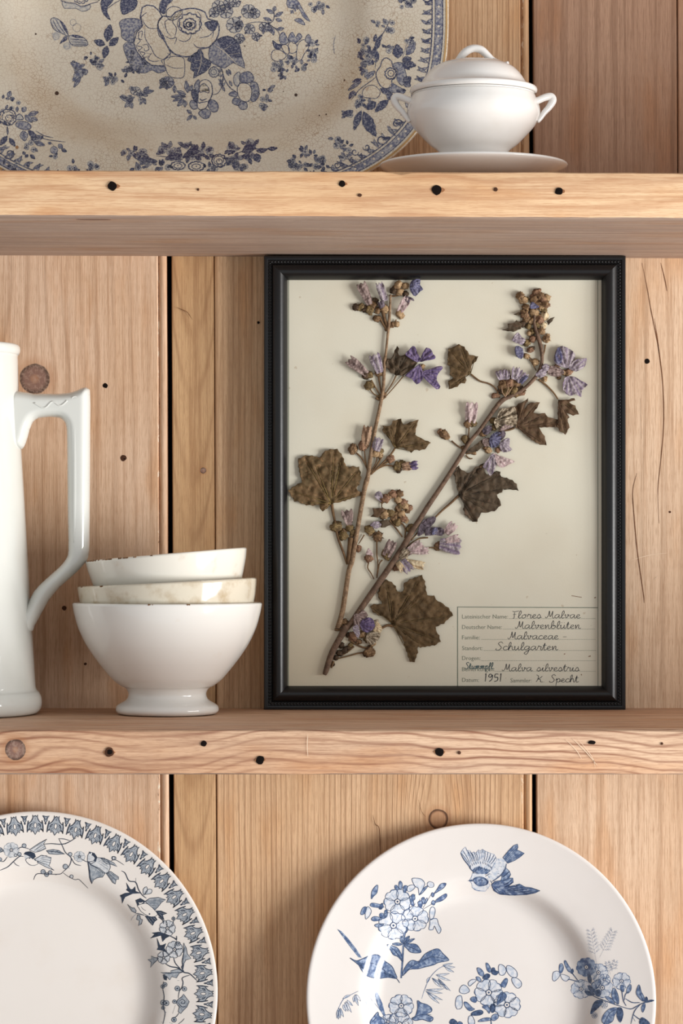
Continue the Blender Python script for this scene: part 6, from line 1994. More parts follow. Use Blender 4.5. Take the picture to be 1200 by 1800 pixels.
def crumple(name, sp, poly, m, h=0.0016, amp=0.0012, bulge=0.0, sp_px=3.0, seed=0.0, veins=(), base=None, jag=0.0, vm=None, curl=0.0, rib=0.0):
    """thin pressed piece: outline in pixels, wrinkled out of the sheet plane"""
    pts = []
    k = len(poly)
    for i in range(k):
        a, b = poly[i], poly[(i + 1) % k]
        L = math.hypot(b[0] - a[0], b[1] - a[1])
        m_ = max(1, int(L / (4.2 if jag else 3.5)))
        for j in range(m_):
            t = j / m_
            x, y = a[0] + (b[0] - a[0]) * t, a[1] + (b[1] - a[1]) * t
            if jag:
                nx, ny = -(b[1] - a[1]) / max(L, 1e-6), (b[0] - a[0]) / max(L, 1e-6)
                d = jag * (1 if j % 2 else -0.6) * (0.6 + 0.8 * abs(noise.noise(Vector((x * 0.37, y * 0.37, seed)))))
                x += nx * d; y += ny * d
            pts.append((x, y))
    try:
        vv, tt = cdt(pts, sp_px)
    except Exception:
        return None
    cx = sum(q[0] for q in poly) / k; cy = sum(q[1] for q in poly) / k
    R = max(math.hypot(q[0] - cx, q[1] - cy) for q in poly)
    out = []
    for x, y in vv:
        z = h + amp * noise.noise(Vector((x * 0.09, y * 0.09, seed))) + amp * 0.7 * noise.noise(Vector((x * 0.3, y * 0.3, seed + 7))) + amp * 0.12 * noise.noise(Vector((x * 0.8, y * 0.8, seed + 3)))
        d = math.hypot(x - cx, y - cy) / R
        z += bulge * max(0, 1 - d * d) + curl * d * d
        if veins and base:
            for e in veins:
                ex, ey = e[0] - base[0], e[1] - base[1]
                L2 = ex * ex + ey * ey
                t = ((x - base[0]) * ex + (y - base[1]) * ey) / L2
                if 0 < t < 1.05:
                    dd = abs((x - base[0]) * ey - (y - base[1]) * ex) / math.sqrt(L2)
                    z -= 0.0010 * math.exp(-(dd / 2.0) ** 2)
                    z += rib * math.exp(-((dd - 5.0) / 3.0) ** 2)
        elif rib and base:
            a = math.atan2(y - base[1], x - base[0])
            z += 0.45 * rib * (math.sin(a * 17 + seed) + 0.8 * noise.noise(Vector((a * 9, seed, 0))))
        out.append(paper_pt(x, y, max(z, 0.0004)))
    # orient towards the viewer
    fs = []
    for q in tt:
        a, b, c = out[q[0]], out[q[1]], out[q[2]]
        fs.append(q if (b - a).cross(c - a).y < 0 else tuple(reversed(q)))
    idx = None
    ms = m
    if rib and base and not veins and m.name in PVEIN:
        ms = [m, PVEIN[m.name]]
        idx = []
        for q in tt:
            x = sum(vv[i][0] for i in q) / 3 - base[0]; y = sum(vv[i][1] for i in q) / 3 - base[1]
            a = math.atan2(y, x)
            idx.append(1 if math.sin(a * 24 + seed * 0.3 + 1.5 * noise.noise(Vector((a * 5, seed, 1)))) > 0.52 else 0)
    o = mk(name, out, fs, ms, sp, True, idx)
    so = o.modifiers.new('thickness', 'SOLIDIFY'); so.thickness = 0.00025; so.offset = -1
    return o

def leaf(sp, T_, poly, base, veins, kind, h=0.0016, amp=0.0014, seed=0.0, jag=0.9):
    poly = T_(poly); base = T_([base])[0]; veins = T_(veins)
    o = crumple('leaf', sp, poly, LEAF[kind], h, amp, 0.0004, 3.0, seed, veins, base, jag, rib=0.0005)
    parts = []
    # raised veins follow the blade
    for e in veins:
        pts = []
        for i in range(9):
            t = 0.02 + 0.9 * i / 8
            x, y = base[0] + (e[0] - base[0]) * t, base[1] + (e[1] - base[1]) * t
            z = h + amp * noise.noise(Vector((x * 0.09, y * 0.09, seed))) + amp * 0.5 * noise.noise(Vector((x * 0.3, y * 0.3, seed + 7))) + 0.0004
            pts.append(paper_pt(x, y, max(z, 0.0004)))
        parts.append(tube(pts, [S * (0.95 - 0.07 * i) for i in range(9)], 5))
    mk('leaf_veins', *merge(parts), VEIN[kind], sp)
    return o

def bud(sp, x, y, r, m, ry=None, ang=0.0, h=None, seed=None, name='bud'):
    """small dried bud or calyx, lumpy and ribbed"""
    seed = x * 0.13 + y * 0.07 if seed is None else seed
    rb_ = random.Random(int(x * 31 + y * 17))
    r = r * 0.88
    if ry is None:
        ry = r * rb_.uniform(0.85, 1.25)
        ang = rb_.uniform(0, 3.1)
    v, f = [], []
    NU, NV = 20, 12
    hh = min(r, ry) * S * 0.62
    ca, sa = math.cos(ang), math.sin(ang)
    nr = rb_.choice((4, 5, 5, 6))
    for j in range(NV + 1):
        ph = math.pi * j / NV
        for i in range(NU):
            th = 2 * math.pi * i / NU
            nv_ = Vector((math.cos(th) * math.sin(ph), math.sin(th) * math.sin(ph), math.cos(ph)))
            k = 1 + 0.38 * noise.noise(nv_ * 1.5 + Vector((seed, 0, 0))) + 0.34 * noise.noise(nv_ * 3.6 + Vector((0, seed, 0))) + 0.14 * math.sin(th * nr + seed) * math.sin(ph)
            a, b, c = r * k * math.sin(ph) * math.cos(th), ry * k * math.cos(ph), hh * k * math.sin(ph) * math.sin(th)
            X, Yy = a * ca - b * sa, a * sa + b * ca
            v.append(paper_pt(x + X, y + Yy, max(0.0002, (h if h is not None else hh * 0.8) + c)))
    for j in range(NV):
        for i in range(NU):
            i2 = (i + 1) % NU
            f.append((j * NU + i, j * NU + i2, (j + 1) * NU + i2, (j + 1) * NU + i))
    o = mk(name, v, f, m, sp, True)
    return o

def sepals(sp, x, y, r, m, n=5, rot=0.0, h=0.003):
    parts = []
    for k in range(n):
        a = rot + 2 * math.pi * k / n
        b0 = (x + r * 0.5 * math.cos(a + 0.6), y + r * 0.5 * math.sin(a + 0.6)); b1 = (x + r * 0.5 * math.cos(a - 0.6), y + r * 0.5 * math.sin(a - 0.6))
        t = (x + r * 1.35 * math.cos(a), y + r * 1.35 * math.sin(a))
        parts.append(([paper_pt(b0[0], b0[1], h), paper_pt(b1[0], b1[1], h), paper_pt(t[0], t[1], h - 0.0012), paper_pt(x, y, h + 0.0008)], [(0, 3, 2), (3, 1, 2)]))
    mk('calyx_tips', *merge(parts), m, sp, False)

def corolla(sp, b, t, w0, w1, m, h=0.0030, seed=0.0, fray=2.0):
    """withered tubular flower from calyx b to frayed tip t"""
    w0, w1 = w0 * 1.2, w1 * 1.25
    L = math.hypot(t[0] - b[0], t[1] - b[1])
    tx_, ty_ = (t[0] - b[0]) / L, (t[1] - b[1]) / L
    nx, ny = -ty_, tx_
    rd_ = random.Random(int(b[0] * 7 + t[1]))
    left, right = [], []
    for i in range(5):
        q = i / 4
        w = w0 + (w1 - w0) * q ** 0.8 + rd_.uniform(-0.8, 0.8)
        if i == 4:
            w *= 0.8
        left.append((b[0] + tx_ * L * q + nx * w / 2, b[1] + ty_ * L * q + ny * w / 2))
        right.append((b[0] + tx_ * L * q - nx * w / 2, b[1] + ty_ * L * q - ny * w / 2))
    tip = []
    for i in range(5):
        q = (i + 0.5) / 5
        d = L + (fray if i % 2 == 0 else -fray) + rd_.uniform(-1, 1)
        tip.append((b[0] + tx_ * d + nx * w1 * (0.42 - 0.84 * q), b[1] + ty_ * d + ny * w1 * (0.42 - 0.84 * q)))
    poly = left + tip + right[::-1]
    crumple('flower', sp, poly, m, h, 0.0014, 0.0022, 1.7, seed + b[0], base=(b[0] - tx_ * L * 0.6, b[1] - ty_ * L * 0.6), rib=0.0010)

def petal(sp, T_, poly, m, h=0.0028, seed=0.0, base=None, rib=0.0009, amp=0.0014):
    q = T_(poly)
    b = T_([base])[0] if base else q[0]
    crumple('petal', sp, closed_smooth(q, 2), m, h, amp, 0.0006, 1.7, seed + q[0][0], base=b, rib=rib)

ZA = lambda pts: Zm(500, 480, 6, pts)
ZB = lambda pts: Zm(660, 480, 6, pts)
ZC = lambda pts: Zm(860, 500, 6, pts)
ZD = lambda pts: Zm(760, 640, 6, pts)
ZF = lambda pts: Zm(860, 660, 6, pts)
ZG = lambda pts: Zm(500, 720, 6, pts)
ZH = lambda pts: Zm(600, 720, 6, pts)
ZI = lambda pts: Zm(740, 740, 6, pts)
ZJ = lambda pts: Zm(560, 860, 6, pts)
ZK = lambda pts: Zm(660, 860, 6, pts)
ZL = lambda pts: Zm(540, 1000, 6, pts)
ZN = lambda pts: Zm(640, 1000, 6, pts)

# ---------------- leaves
leaf(sprigL, ZG, [(490, 1000), (450, 1040), (405, 1075), (375, 1045), (365, 1000), (300, 1015), (230, 1010), (170, 985), (140, 960), (105, 970), (70, 910), (40, 855), (80, 820), (140, 785), (185, 770), (165, 700), (145, 600), (145, 520), (220, 485), (290, 485), (365, 510), (400, 470), (430, 440), (480, 420), (555, 415), (600, 470), (625, 520), (640, 580), (650, 600), (720, 600), (785, 605), (800, 660), (810, 720), (790, 790), (755, 830), (770, 860), (815, 875), (810, 905), (740, 925), (640, 965), (560, 980)],
     (490, 990), [(70, 860), (220, 520), (320, 560), (520, 430), (600, 520), (770, 640), (790, 890), (400, 1060), (240, 980)], 'olive', 0.0024, 0.0022, 1.0, 1.1)
leaf(sprigL, ZH, [(565, 410), (545, 380), (530, 350), (490, 290), (445, 245), (430, 215), (445, 190), (430, 170), (470, 180), (530, 165), (540, 120), (625, 97), (640, 150), (655, 165), (720, 135), (812, 107), (795, 170), (780, 240), (775, 265), (850, 310), (940, 350), (900, 390), (880, 420), (820, 432), (765, 425), (735, 455), (690, 430), (650, 400), (620, 395)],
     (568, 405), [(445, 190), (600, 115), (790, 125), (915, 352), (735, 440), (520, 200)], 'moss', 0.0024, 0.0022, 3.0, 0.7)
leaf(sprigL, ZB, [(215, 1080), (150, 1050), (105, 985), (120, 905), (160, 910), (180, 880), (200, 820), (225, 770), (245, 800), (230, 840), (240, 870), (270, 880), (320, 850), (380, 900), (440, 950), (400, 1000), (330, 1050), (290, 1085)],
     (220, 1078), [(130, 920), (215, 800), (330, 880), (410, 960), (190, 900), (280, 900)], 'dark', 0.0026, 0.0022, 5.0, 0.5)
leaf(sprigR, ZB, [(1000, 1065), (940, 1090), (955, 1130), (940, 1165), (900, 1160), (860, 1200), (770, 1225), (765, 1140), (820, 1105), (780, 1075), (780, 980), (755, 965), (765, 800), (840, 775), (875, 750), (930, 780), (970, 830), (985, 870), (1030, 870), (1080, 880), (1060, 930), (1020, 960), (1005, 1010)],
     (998, 1062), [(780, 1210), (790, 1060), (790, 820), (900, 780), (1050, 890), (780, 970)], 'moss', 0.0020, 0.0016, 7.0, 0.7)
leaf(sprigR, ZF, [(270, 550), (300, 470), (265, 340), (300, 300), (360, 275), (405, 240), (400, 275), (360, 330), (365, 360), (400, 310), (440, 290), (530, 285), (500, 340), (460, 395), (490, 405), (580, 400), (610, 440), (720, 465), (715, 545), (520, 550), (540, 590), (580, 640), (600, 735), (530, 730), (440, 680), (360, 610), (310, 565)],
     (300, 545), [(390, 260), (510, 295), (700, 500), (580, 720), (450, 670), (590, 420), (300, 320)], 'brown', 0.0022, 0.0020, 9.0, 0.7)
leaf(sprigR, ZF, [(725, 260), (750, 265), (890, 243), (900, 262), (835, 285), (900, 320), (940, 410), (880, 425), (810, 400), (840, 440), (820, 460), (840, 550), (800, 625), (735, 585), (710, 540), (720, 460), (715, 400)],
     (728, 265), [(880, 255), (925, 400), (795, 610), (830, 440), (730, 560)], 'brown', 0.0030, 0.0016, 11.0, 0.8)
leaf(sprigR, ZI, [(395, 780), (375, 700), (360, 620), (340, 560), (370, 500), (395, 470), (425, 520), (455, 530), (480, 555), (540, 530), (570, 490), (660, 445), (665, 500), (680, 560), (720, 580), (790, 530), (830, 540), (840, 590), (900, 600), (960, 625), (1005, 665), (1025, 735), (940, 720), (855, 720), (850, 750), (795, 780), (830, 850), (840, 890), (770, 950), (680, 965), (630, 965), (610, 1010), (590, 1060), (540, 1060), (460, 990), (440, 930), (455, 880), (430, 810)],
     (400, 780), [(390, 490), (560, 510), (640, 460), (810, 560), (1010, 710), (820, 890), (560, 1050), (700, 950), (480, 560)], 'dark', 0.0020, 0.0018, 13.0, 1.1)
leaf(sprigR, ZN, [(290, 580), (220, 510), (150, 485), (90, 455), (62, 400), (100, 370), (190, 370), (150, 300), (140, 250), (170, 180), (230, 110), (290, 140), (330, 180), (350, 240), (410, 235), (420, 150), (480, 110), (605, 65), (640, 130), (655, 250), (665, 280), (735, 280), (750, 320), (830, 370), (890, 410), (935, 490), (880, 530), (840, 575), (750, 610), (755, 650), (790, 700), (805, 765), (740, 805), (590, 830), (565, 810), (565, 880), (530, 980), (480, 975), (440, 860), (405, 740), (350, 660)],
     (295, 575), [(75, 400), (230, 130), (590, 90), (920, 490), (790, 760), (510, 970), (300, 330), (640, 300), (600, 800), (580, 270)], 'moss', 0.0018, 0.0018, 15.0, 1.1)
for sp_, T_, poly, kind, sd in ((sprigR, ZC, [(330, 470), (250, 503), (130, 485), (200, 460), (190, 418), (260, 410), (280, 378), (340, 420)], 'dark', 20), (sprigR, ZC, [(600, 390), (640, 360), (685, 345), (660, 390), (620, 432)], 'dark', 21),
                                (sprigR, ZJ, [(545, 290), (580, 260), (565, 200), (690, 200), (705, 250), (620, 298)], 'brown', 22), (sprigR, ZJ, [(630, 340), (660, 330), (720, 318), (765, 372), (700, 402), (655, 405), (650, 370)], 'dark', 23),
                                (sprigR, ZC, [(250, 318), (300, 300), (330, 290), (330, 340)], 'dark', 24), (sprigR, ZD, [(350, 930), (400, 890), (520, 800), (560, 770), (540, 860), (470, 920), (380, 945)], 'dark', 25)):
    crumple('leaf', sp_, T_(poly), LEAF[kind], 0.0026, 0.0016, 0.0004, 2.4, sd, jag=0.5)

# ---------------- stalks
for sp_, pts, r in ((sprigL, [(583, 886), (585, 900), (588, 915)], 2.4), (sprigL, [(588, 915), (594, 945), (603, 970), (610, 992)], 2.2), (sprigL, [(617, 945), (614, 970), (612, 992)], 4.6),
                    (sprigL, [(696, 660), (688, 676), (674, 697)], 1.2), (sprigL, [(709, 661), (693, 680), (676, 699)], 1.0), (sprigL, [(650, 684), (656, 692), (668, 699)], 1.1), (sprigL, [(652, 668), (660, 682), (669, 697)], 1.3), (sprigL, [(665, 662), (668, 680), (671, 697)], 1.4), (sprigL, [(660, 699), (668, 703), (678, 697)], 2.2),
                    (sprigL, [(626, 796), (636, 806), (644, 822), (647, 832)], 1.3), (sprigL, [(694, 788), (684, 802), (664, 822), (650, 834)], 1.5), (sprigL, [(682, 812), (668, 820), (652, 834)], 1.4), (sprigL, [(696, 821), (680, 818), (664, 824), (650, 835)], 1.3), (sprigL, [(662, 803), (660, 815), (650, 832)], 1.1), (sprigL, [(640, 790), (642, 810), (646, 830)], 1.1), (sprigL, [(672, 800), (664, 815), (654, 830)], 1.6),
                    (sprigL, [(686, 520), (692, 521), (704, 519)], 1.4), (sprigL, [(696, 562), (694, 568), (690, 574)], 1.0), (sprigL, [(672, 545), (676, 562), (682, 580)], 3.0), (sprigL, [(666, 556), (672, 568), (681, 582)], 2.2), (sprigL, [(692, 572), (686, 575), (683, 578)], 1.5),
                    (sprigL, [(594, 1098), (602, 1094), (608, 1092)], 2.6), (sprigL, [(588, 1106), (594, 1107), (602, 1106)], 2.0),
                    (sprigR, [(827, 658), (843, 670), (860, 675), (871, 684), (878, 700)], 1.4), (sprigR, [(946, 667), (958, 676), (972, 690), (980, 702)], 1.6), (sprigR, [(806, 871), (790, 886), (776, 898), (763, 911)], 1.9), (sprigR, [(793, 775), (804, 784), (815, 791)], 1.3), (sprigR, [(824, 752), (823, 765), (822, 780)], 1.2),
                    (sprigR, [(818, 778), (818, 786), (817, 792)], 1.4), (sprigR, [(904, 752), (894, 756), (880, 758), (866, 764)], 1.6), (sprigR, [(838, 790), (828, 796), (818, 798)], 1.6), (sprigR, [(818, 800), (824, 806), (830, 806)], 1.2),
                    (sprigR, [(690, 1100), (682, 1099), (676, 1101), (668, 1106), (662, 1112)], 2.2), (sprigR, [(648, 1146), (630, 1148), (612, 1153), (592, 1158)], 1.3), (sprigR, [(655, 1137), (640, 1138), (625, 1132), (612, 1124)], 1.6), (sprigR, [(622, 1136), (610, 1146), (600, 1152)], 1.4), (sprigR, [(586, 1162), (584, 1168), (582, 1174)], 2.0),
                    (sprigR, [(648, 988), (646, 998), (652, 1008), (657, 1018)], 1.1), (sprigR, [(662, 950), (662, 975), (664, 992), (662, 1012)], 1.2), (sprigR, [(672, 984), (667, 990), (664, 1004), (662, 1016)], 1.2), (sprigR, [(640, 940), (634, 950), (630, 956)], 1.0), (sprigR, [(671, 884), (671, 892), (678, 896)], 1.0),
                    (sprigR, [(688, 900), (696, 912), (708, 922), (712, 932), (711, 946)], 1.5), (sprigR, [(684, 914), (692, 924), (700, 934), (707, 944)], 1.5), (sprigR, [(766, 962), (752, 963), (742, 964)], 1.0), (sprigR, [(752, 945), (736, 947), (722, 955), (716, 962)], 1.2), (sprigR, [(763, 911), (748, 924), (734, 936), (722, 950)], 1.6),
                    (sprigR, [(930, 632), (936, 640), (942, 652)], 1.0), (sprigR, [(958, 606), (956, 618), (953, 628)], 1.4), (sprigR, [(926, 626), (934, 632), (938, 646)], 1.0), (sprigR, [(906, 697), (914, 694), (924, 686)], 1.6), (sprigR, [(866, 718), (864, 724), (861, 730)], 1.4)):
    stalk(sp_, pts, r)

# ---------------- left stem: flowers and buds
corolla(sprigL, (650, 536), (634, 499), 9, 17, PET['mauve'])
corolla(sprigL, (676, 530), (666, 499), 9, 13, PET['lilac'])
corolla(sprigL, (672, 542), (668, 530), 8, 10, PET['plum'])
for x, y, r, c in ((626, 541, 7, 'dark'), (634, 540, 7, 'olive'), (642, 544, 7, 'dark'), (650, 545, 8, 'olive'), (656, 536, 8, 'brown'), (660, 529, 6, 'dark'), (662, 560, 6.5, 'brown'), (658, 560, 4, 'dark'), (676, 543, 8, 'tan'), (667, 561, 4, 'tan'), (664, 546, 6, 'brown'), (692, 511, 7, 'dark'), (700, 500, 7, 'tan'), (702, 513, 7.5, 'tan'), (712, 503, 6, 'tan'), (696, 506, 6, 'brown'), (712, 517, 6, 'dark'), (702, 551, 7.5, 'tan'), (706, 556, 5, 'tan'), (689, 571, 5, 'brown'), (697, 570, 5.5, 'tan'), (680, 578, 4.5, 'brown')):
    bud(sprigL, x, y, r, CAL[c])
petal(sprigL, ZB, [(360, 120), (390, 75), (470, 70), (465, 130), (500, 175), (465, 200), (420, 250), (380, 220), (360, 180)], PET['blue'], 0.0040, 2)
corolla(sprigL, (701, 550), (716, 525), 9, 13, PET['pink'])
petal(sprigL, ZB, [(290, 270), (340, 250), (390, 270), (405, 300), (370, 290), (350, 325), (320, 300)], PET['plum'], 0.0042, 3)
corolla(sprigL, (645, 658), (613, 633), 9, 17, PET['mauve'])
corolla(sprigL, (668, 656), (657, 625), 10, 19, PET['lilac'])
for x, y, r, c in ((642, 660, 7, 'dark'), (650, 659, 7, 'olive'), (665, 656, 7, 'brown'), (671, 656, 6, 'tan'), (648, 678, 9.5, 'olive'), (674, 694, 5, 'brown'), (742, 645, 5, 'tan'), (668, 697, 5, 'olive')):
    bud(sprigL, x, y, r, CAL[c])
petal(sprigL, ZB, [(440, 945), (360, 905), (310, 862), (350, 815), (385, 775), (415, 785), (440, 850), (470, 910)], PET['violet'], 0.0048, 4, (450, 950))
petal(sprigL, ZB, [(460, 940), (470, 900), (530, 790), (590, 820), (600, 855), (625, 875), (620, 912), (520, 930)], PET['violet'], 0.0045, 5, (450, 950))
petal(sprigL, ZB, [(480, 1050), (560, 1020), (640, 990), (690, 985), (705, 1010), (660, 1060), (640, 1130), (680, 1200), (640, 1230), (560, 1160), (500, 1100)], PET['violet'], 0.0040, 6, (470, 1040))
petal(sprigL, ZB, [(400, 1010), (460, 965), (495, 1050), (490, 1130), (430, 1178), (380, 1120), (310, 1088), (350, 1045)], PET['violet'], 0.0040, 7, (460, 960))
corolla(sprigL, (641, 785), (646, 750), 10, 15, PET['tan'])
corolla(sprigL, (660, 793), (666, 771), 12, 16, PET['lilac'])
for x, y, r, c in ((620, 790, 9, 'brown'), (637, 784, 8, 'rust'), (643, 783, 6, 'brown'), (660, 797, 8, 'tan'), (667, 793, 7, 'olive'), (658, 790, 6, 'olive'), (668, 800, 6, 'tan'), (686, 807, 7.5, 'rust'), (698, 820, 8.5, 'olive'), (706, 816, 7, 'olive'), (700, 826, 6, 'dark')):
    bud(sprigL, x, y, r, CAL[c])
sepals(sprigL, 620, 790, 8, CAL['dark'], 5, 0.4)
corolla(sprigL, (706, 821), (722, 819), 10, 13, PET['tan'])
corolla(sprigL, (719, 820), (733, 817), 10, 14, PET['violet'], 0.0036)
corolla(sprigL, (614, 924), (609, 897), 7, 20, PET['mauve'])
for x, y, r, c in ((591, 926, 9.5, 'olive'), (594, 931, 5, 'dark'), (603, 941, 8.5, 'olive'), (604, 934, 5, 'brown'), (614, 928, 7.5, 'olive'), (620, 936, 6.5, 'olive'), (618, 941, 4, 'tan'), (596, 1098, 6, 'brown'), (606, 1093, 6, 'brown'), (630, 964, 6, 'rust')):
    bud(sprigL, x, y, r, CAL[c])
sepals(sprigL, 591, 926, 8, CAL['dark'], 5, 0.1)

# ---------------- right stem: cluster in the fork
for x, y, r, c in ((678, 876, 9, 'rust'), (672, 879, 6, 'brown'), (690, 869, 7.5, 'rust'), (684, 872, 6, 'tan'), (702, 868, 6.5, 'brown'), (700, 879, 7, 'tan'), (708, 884, 7, 'rust'), (712, 890, 7, 'tan'), (720, 893, 6, 'rust'), (704, 890, 6.5, 'olive'), (716, 898, 5, 'brown'), (699, 894, 6, 'brown'), (676, 904, 8.5, 'tan'), (686, 902, 7.5, 'olive'), (672, 909, 5, 'brown'), (692, 911, 8, 'brown'), (698, 918, 8, 'olive'), (705, 904, 8, 'tan'), (709, 911, 7.5, 'rust'), (713, 915, 5, 'tan'), (696, 905, 6, 'tan'), (649, 931, 8.5, 'olive'), (651, 938, 5, 'tan'), (664, 943, 9.5, 'brown'), (648, 981, 8, 'rust'), (679, 975, 9, 'olive'), (697, 997, 6.5, 'rust'), (712, 958, 6, 'dark'), (718, 930, 6, 'olive'), (722, 925, 5, 'olive')):
    bud(sprigR, x, y, r, CAL[c])
sepals(sprigR, 664, 943, 9, CAL['dark'], 7, 0.3)
sepals(sprigR, 648, 981, 7.5, CAL['rust'], 5, 0.3)
petal(sprigR, ZJ, [(585, 75), (610, 30), (650, 25), (675, 80), (660, 130), (625, 115)], PET['lilac'], 0.0030, 30)
petal(sprigR, ZJ, [(540, 380), (580, 340), (640, 345), (660, 380), (620, 415), (580, 410)], PET['lilac'], 0.0032, 31)
petal(sprigR, ZJ, [(495, 690), (510, 640), (530, 622), (570, 680), (565, 705), (530, 690)], PET['pink'], 0.0036, 32)
corolla(sprigR, (678, 978), (690, 951), 13, 15, PET['mauve'], 0.0036)
petal(sprigR, ZK, [(455, 410), (500, 330), (560, 300), (630, 290), (620, 350), (560, 410), (480, 485), (440, 490)], PET['plum'], 0.0030, 33)
petal(sprigR, ZK, [(520, 490), (530, 420), (600, 400), (690, 405), (720, 440), (700, 490), (620, 480)], PET['plum'], 0.0036, 34)
petal(sprigR, ZK, [(590, 480), (600, 415), (650, 410), (640, 470)], PET['blue'], 0.0042, 35)
corolla(sprigR, (783, 938), (798, 921), 10, 15, PET['pink'])
corolla(sprigR, (772, 956), (808, 962), 15, 26, PET['lilac'], 0.0036)
corolla(sprigR, (780, 955), (806, 947), 10, 16, PET['pink'], 0.0038)
for x, y, r, c in ((776, 934, 6.5, 'rust'), (771, 958, 8, 'rust'), (768, 963, 6, 'brown'), (695, 999, 5, 'rust')):
    bud(sprigR, x, y, r, CAL[c])
corolla(sprigR, (716, 968), (752, 968), 8, 12, PET['pink'], 0.0026)
corolla(sprigR, (714, 972), (740, 955), 10, 14, PET['pink'], 0.0024)
corolla(sprigR, (714, 988), (744, 995), 8, 14, PET['cream'], 0.0028)
corolla(sprigR, (706, 985), (720, 1004), 9, 16, PET['lilac'], 0.0032)
corolla(sprigR, (703, 980), (716, 966), 10, 13, PET['grey'], 0.0040)
corolla(sprigR, (698, 988), (708, 1003), 8, 10, PET['cream'], 0.0036)
for x, y in ((700, 978), (706, 972), (712, 980)):
    bud(sprigR, x, y, 6, PET['grey'])

# bottom flower
petal(sprigR, ZL, [(490, 480), (540, 470), (590, 430), (640, 490), (580, 550), (540, 620), (490, 600)], PET['mauve'], 0.0050, 40)
petal(sprigR, ZL, [(550, 590), (590, 530), (640, 508), (690, 530), (712, 590), (690, 640), (630, 670), (580, 650)], PET['violet'], 0.0056, 41, rib=0.0016)
petal(sprigR, ZL, [(475, 625), (510, 590), (540, 600), (555, 690), (525, 722)], PET['lilac'], 0.0058, 42)
petal(sprigR, ZL, [(620, 700), (700, 660), (770, 680), (750, 740), (690, 800), (630, 780)], PET['grey'], 0.0040, 43)
petal(sprigR, ZL, [(690, 600), (730, 550), (770, 590), (790, 640), (740, 700), (700, 660)], PET['cream'], 0.0034, 44)
petal(sprigR, ZL, [(690, 560), (700, 540), (750, 530), (740, 570)], PET['grey'], 0.0034, 45)
for x, y, r, c in ((620, 1119, 8, 'rust'), (637, 1115, 7, 'tan'), (645, 1124, 7, 'olive'), (612, 1116, 5, 'dark'), (654, 1130, 6, 'tan'), (600, 1134, 6, 'dark'), (606, 1143, 6, 'dark'), (597, 1148, 6, 'dark'), (613, 1139, 5, 'dark'), (590, 1156, 5, 'dark'), (648, 1146, 9.5, 'brown'), (642, 1148, 6, 'dark'), (584, 1168, 4, 'dark'), (616, 1134, 5, 'olive'), (630, 1128, 6, 'brown')):
    bud(sprigR, x, y, r, CAL[c])

# middle of the right stem
corolla(sprigR, (826, 744), (829, 709), 14, 19, PET['pink'])
for x, y, r, c in ((822, 745, 8, 'brown'), (831, 744, 7, 'olive'), (780, 764, 8.5, 'brown'), (774, 760, 6, 'rust'), (785, 768, 6, 'brown'), (817, 772, 7, 'olive'), (814, 788, 5, 'brown'), (832, 796, 5, 'brown')):
    bud(sprigR, x, y, r, CAL[c])
petal(sprigR, ZD, [(640, 610), (680, 560), (700, 480), (770, 470), (860, 450), (885, 540), (880, 640), (800, 660), (740, 680), (690, 705)], PET['grey'], 0.0042, 50, rib=0.0018, amp=0.0022)
petal(sprigR, ZD, [(700, 710), (740, 650), (810, 630), (850, 655), (780, 690)], PET['mauve'], 0.0046, 51)
petal(sprigR, ZD, [(520, 700), (580, 650), (620, 660), (610, 720), (550, 750)], PET['plum'], 0.0036, 52)
petal(sprigR, ZD, [(520, 800), (560, 780), (610, 790), (600, 860), (540, 870)], PET['mauve'], 0.0030, 53)
petal(sprigR, ZD, [(600, 780), (640, 730), (700, 715), (720, 760), (700, 850), (640, 885), (600, 870)], PET['blue'], 0.0044, 54, rib=0.0018)
petal(sprigR, ZD, [(690, 740), (740, 700), (770, 740), (740, 790), (700, 800)], PET['plum'], 0.0044, 55)
petal(sprigR, ZD, [(710, 830), (780, 780), (815, 800), (805, 870), (840, 900), (780, 930), (720, 920)], PET['lilac'], 0.0036, 56)
petal(sprigR, ZD, [(640, 940), (700, 965), (800, 1000), (865, 1030), (800, 1060), (730, 1095), (670, 1050)], PET['pink'], 0.0034, 57, (630, 935))
petal(sprigR, ZD, [(635, 940), (660, 1000), (670, 1050), (640, 1140), (600, 1185), (575, 1130), (525, 1080), (570, 1010)], PET['lilac'], 0.0036, 58, (640, 935))
for x, y, r, c in ((858, 792, 6, 'tan'), (853, 788, 5, 'brown'), (875, 791, 6, 'rust'), (882, 788, 5, 'tan'), (848, 762, 7, 'brown'), (866, 740, 7, 'olive'), (873, 745, 6, 'brown'), (868, 752, 6, 'olive'), (843, 828, 6, 'dark'), (846, 822, 5, 'brown')):
    bud(sprigR, x, y, r, CAL[c])
# calyx mass near the top fork
for x, y, r, c in ((884, 678, 9, 'brown'), (895, 672, 9, 'rust'), (906, 676, 8, 'brown'), (890, 688, 10, 'olive'), (903, 688, 9, 'olive'), (912, 684, 7, 'dark'), (882, 668, 7, 'brown'), (902, 666, 7, 'brown'), (914, 690, 6, 'rust'), (919, 691, 4, 'rust'), (868, 696, 5, 'rust'), (874, 695, 5, 'rust'), (895, 695, 6, 'olive'), (880, 686, 6, 'dark')):
    bud(sprigR, x, y, r, CAL[c])
for x, y in ((882, 690), (892, 684), (900, 680)):
    stalk(sprigR, [(887, 698), (x, y), (x - 1, y - 9)], 0.7, 0.0056, PET['tan'])
corolla(sprigR, (882, 668), (879, 652), 10, 17, PET['lilac'])
corolla(sprigR, (890, 668), (889, 652), 8, 12, PET['lilac'])
corolla(sprigR, (902, 668), (907, 647), 8, 12, PET['lilac'], 0.0046)
corolla(sprigR, (908, 672), (922, 656), 8, 16, PET['lilac'], 0.0042)
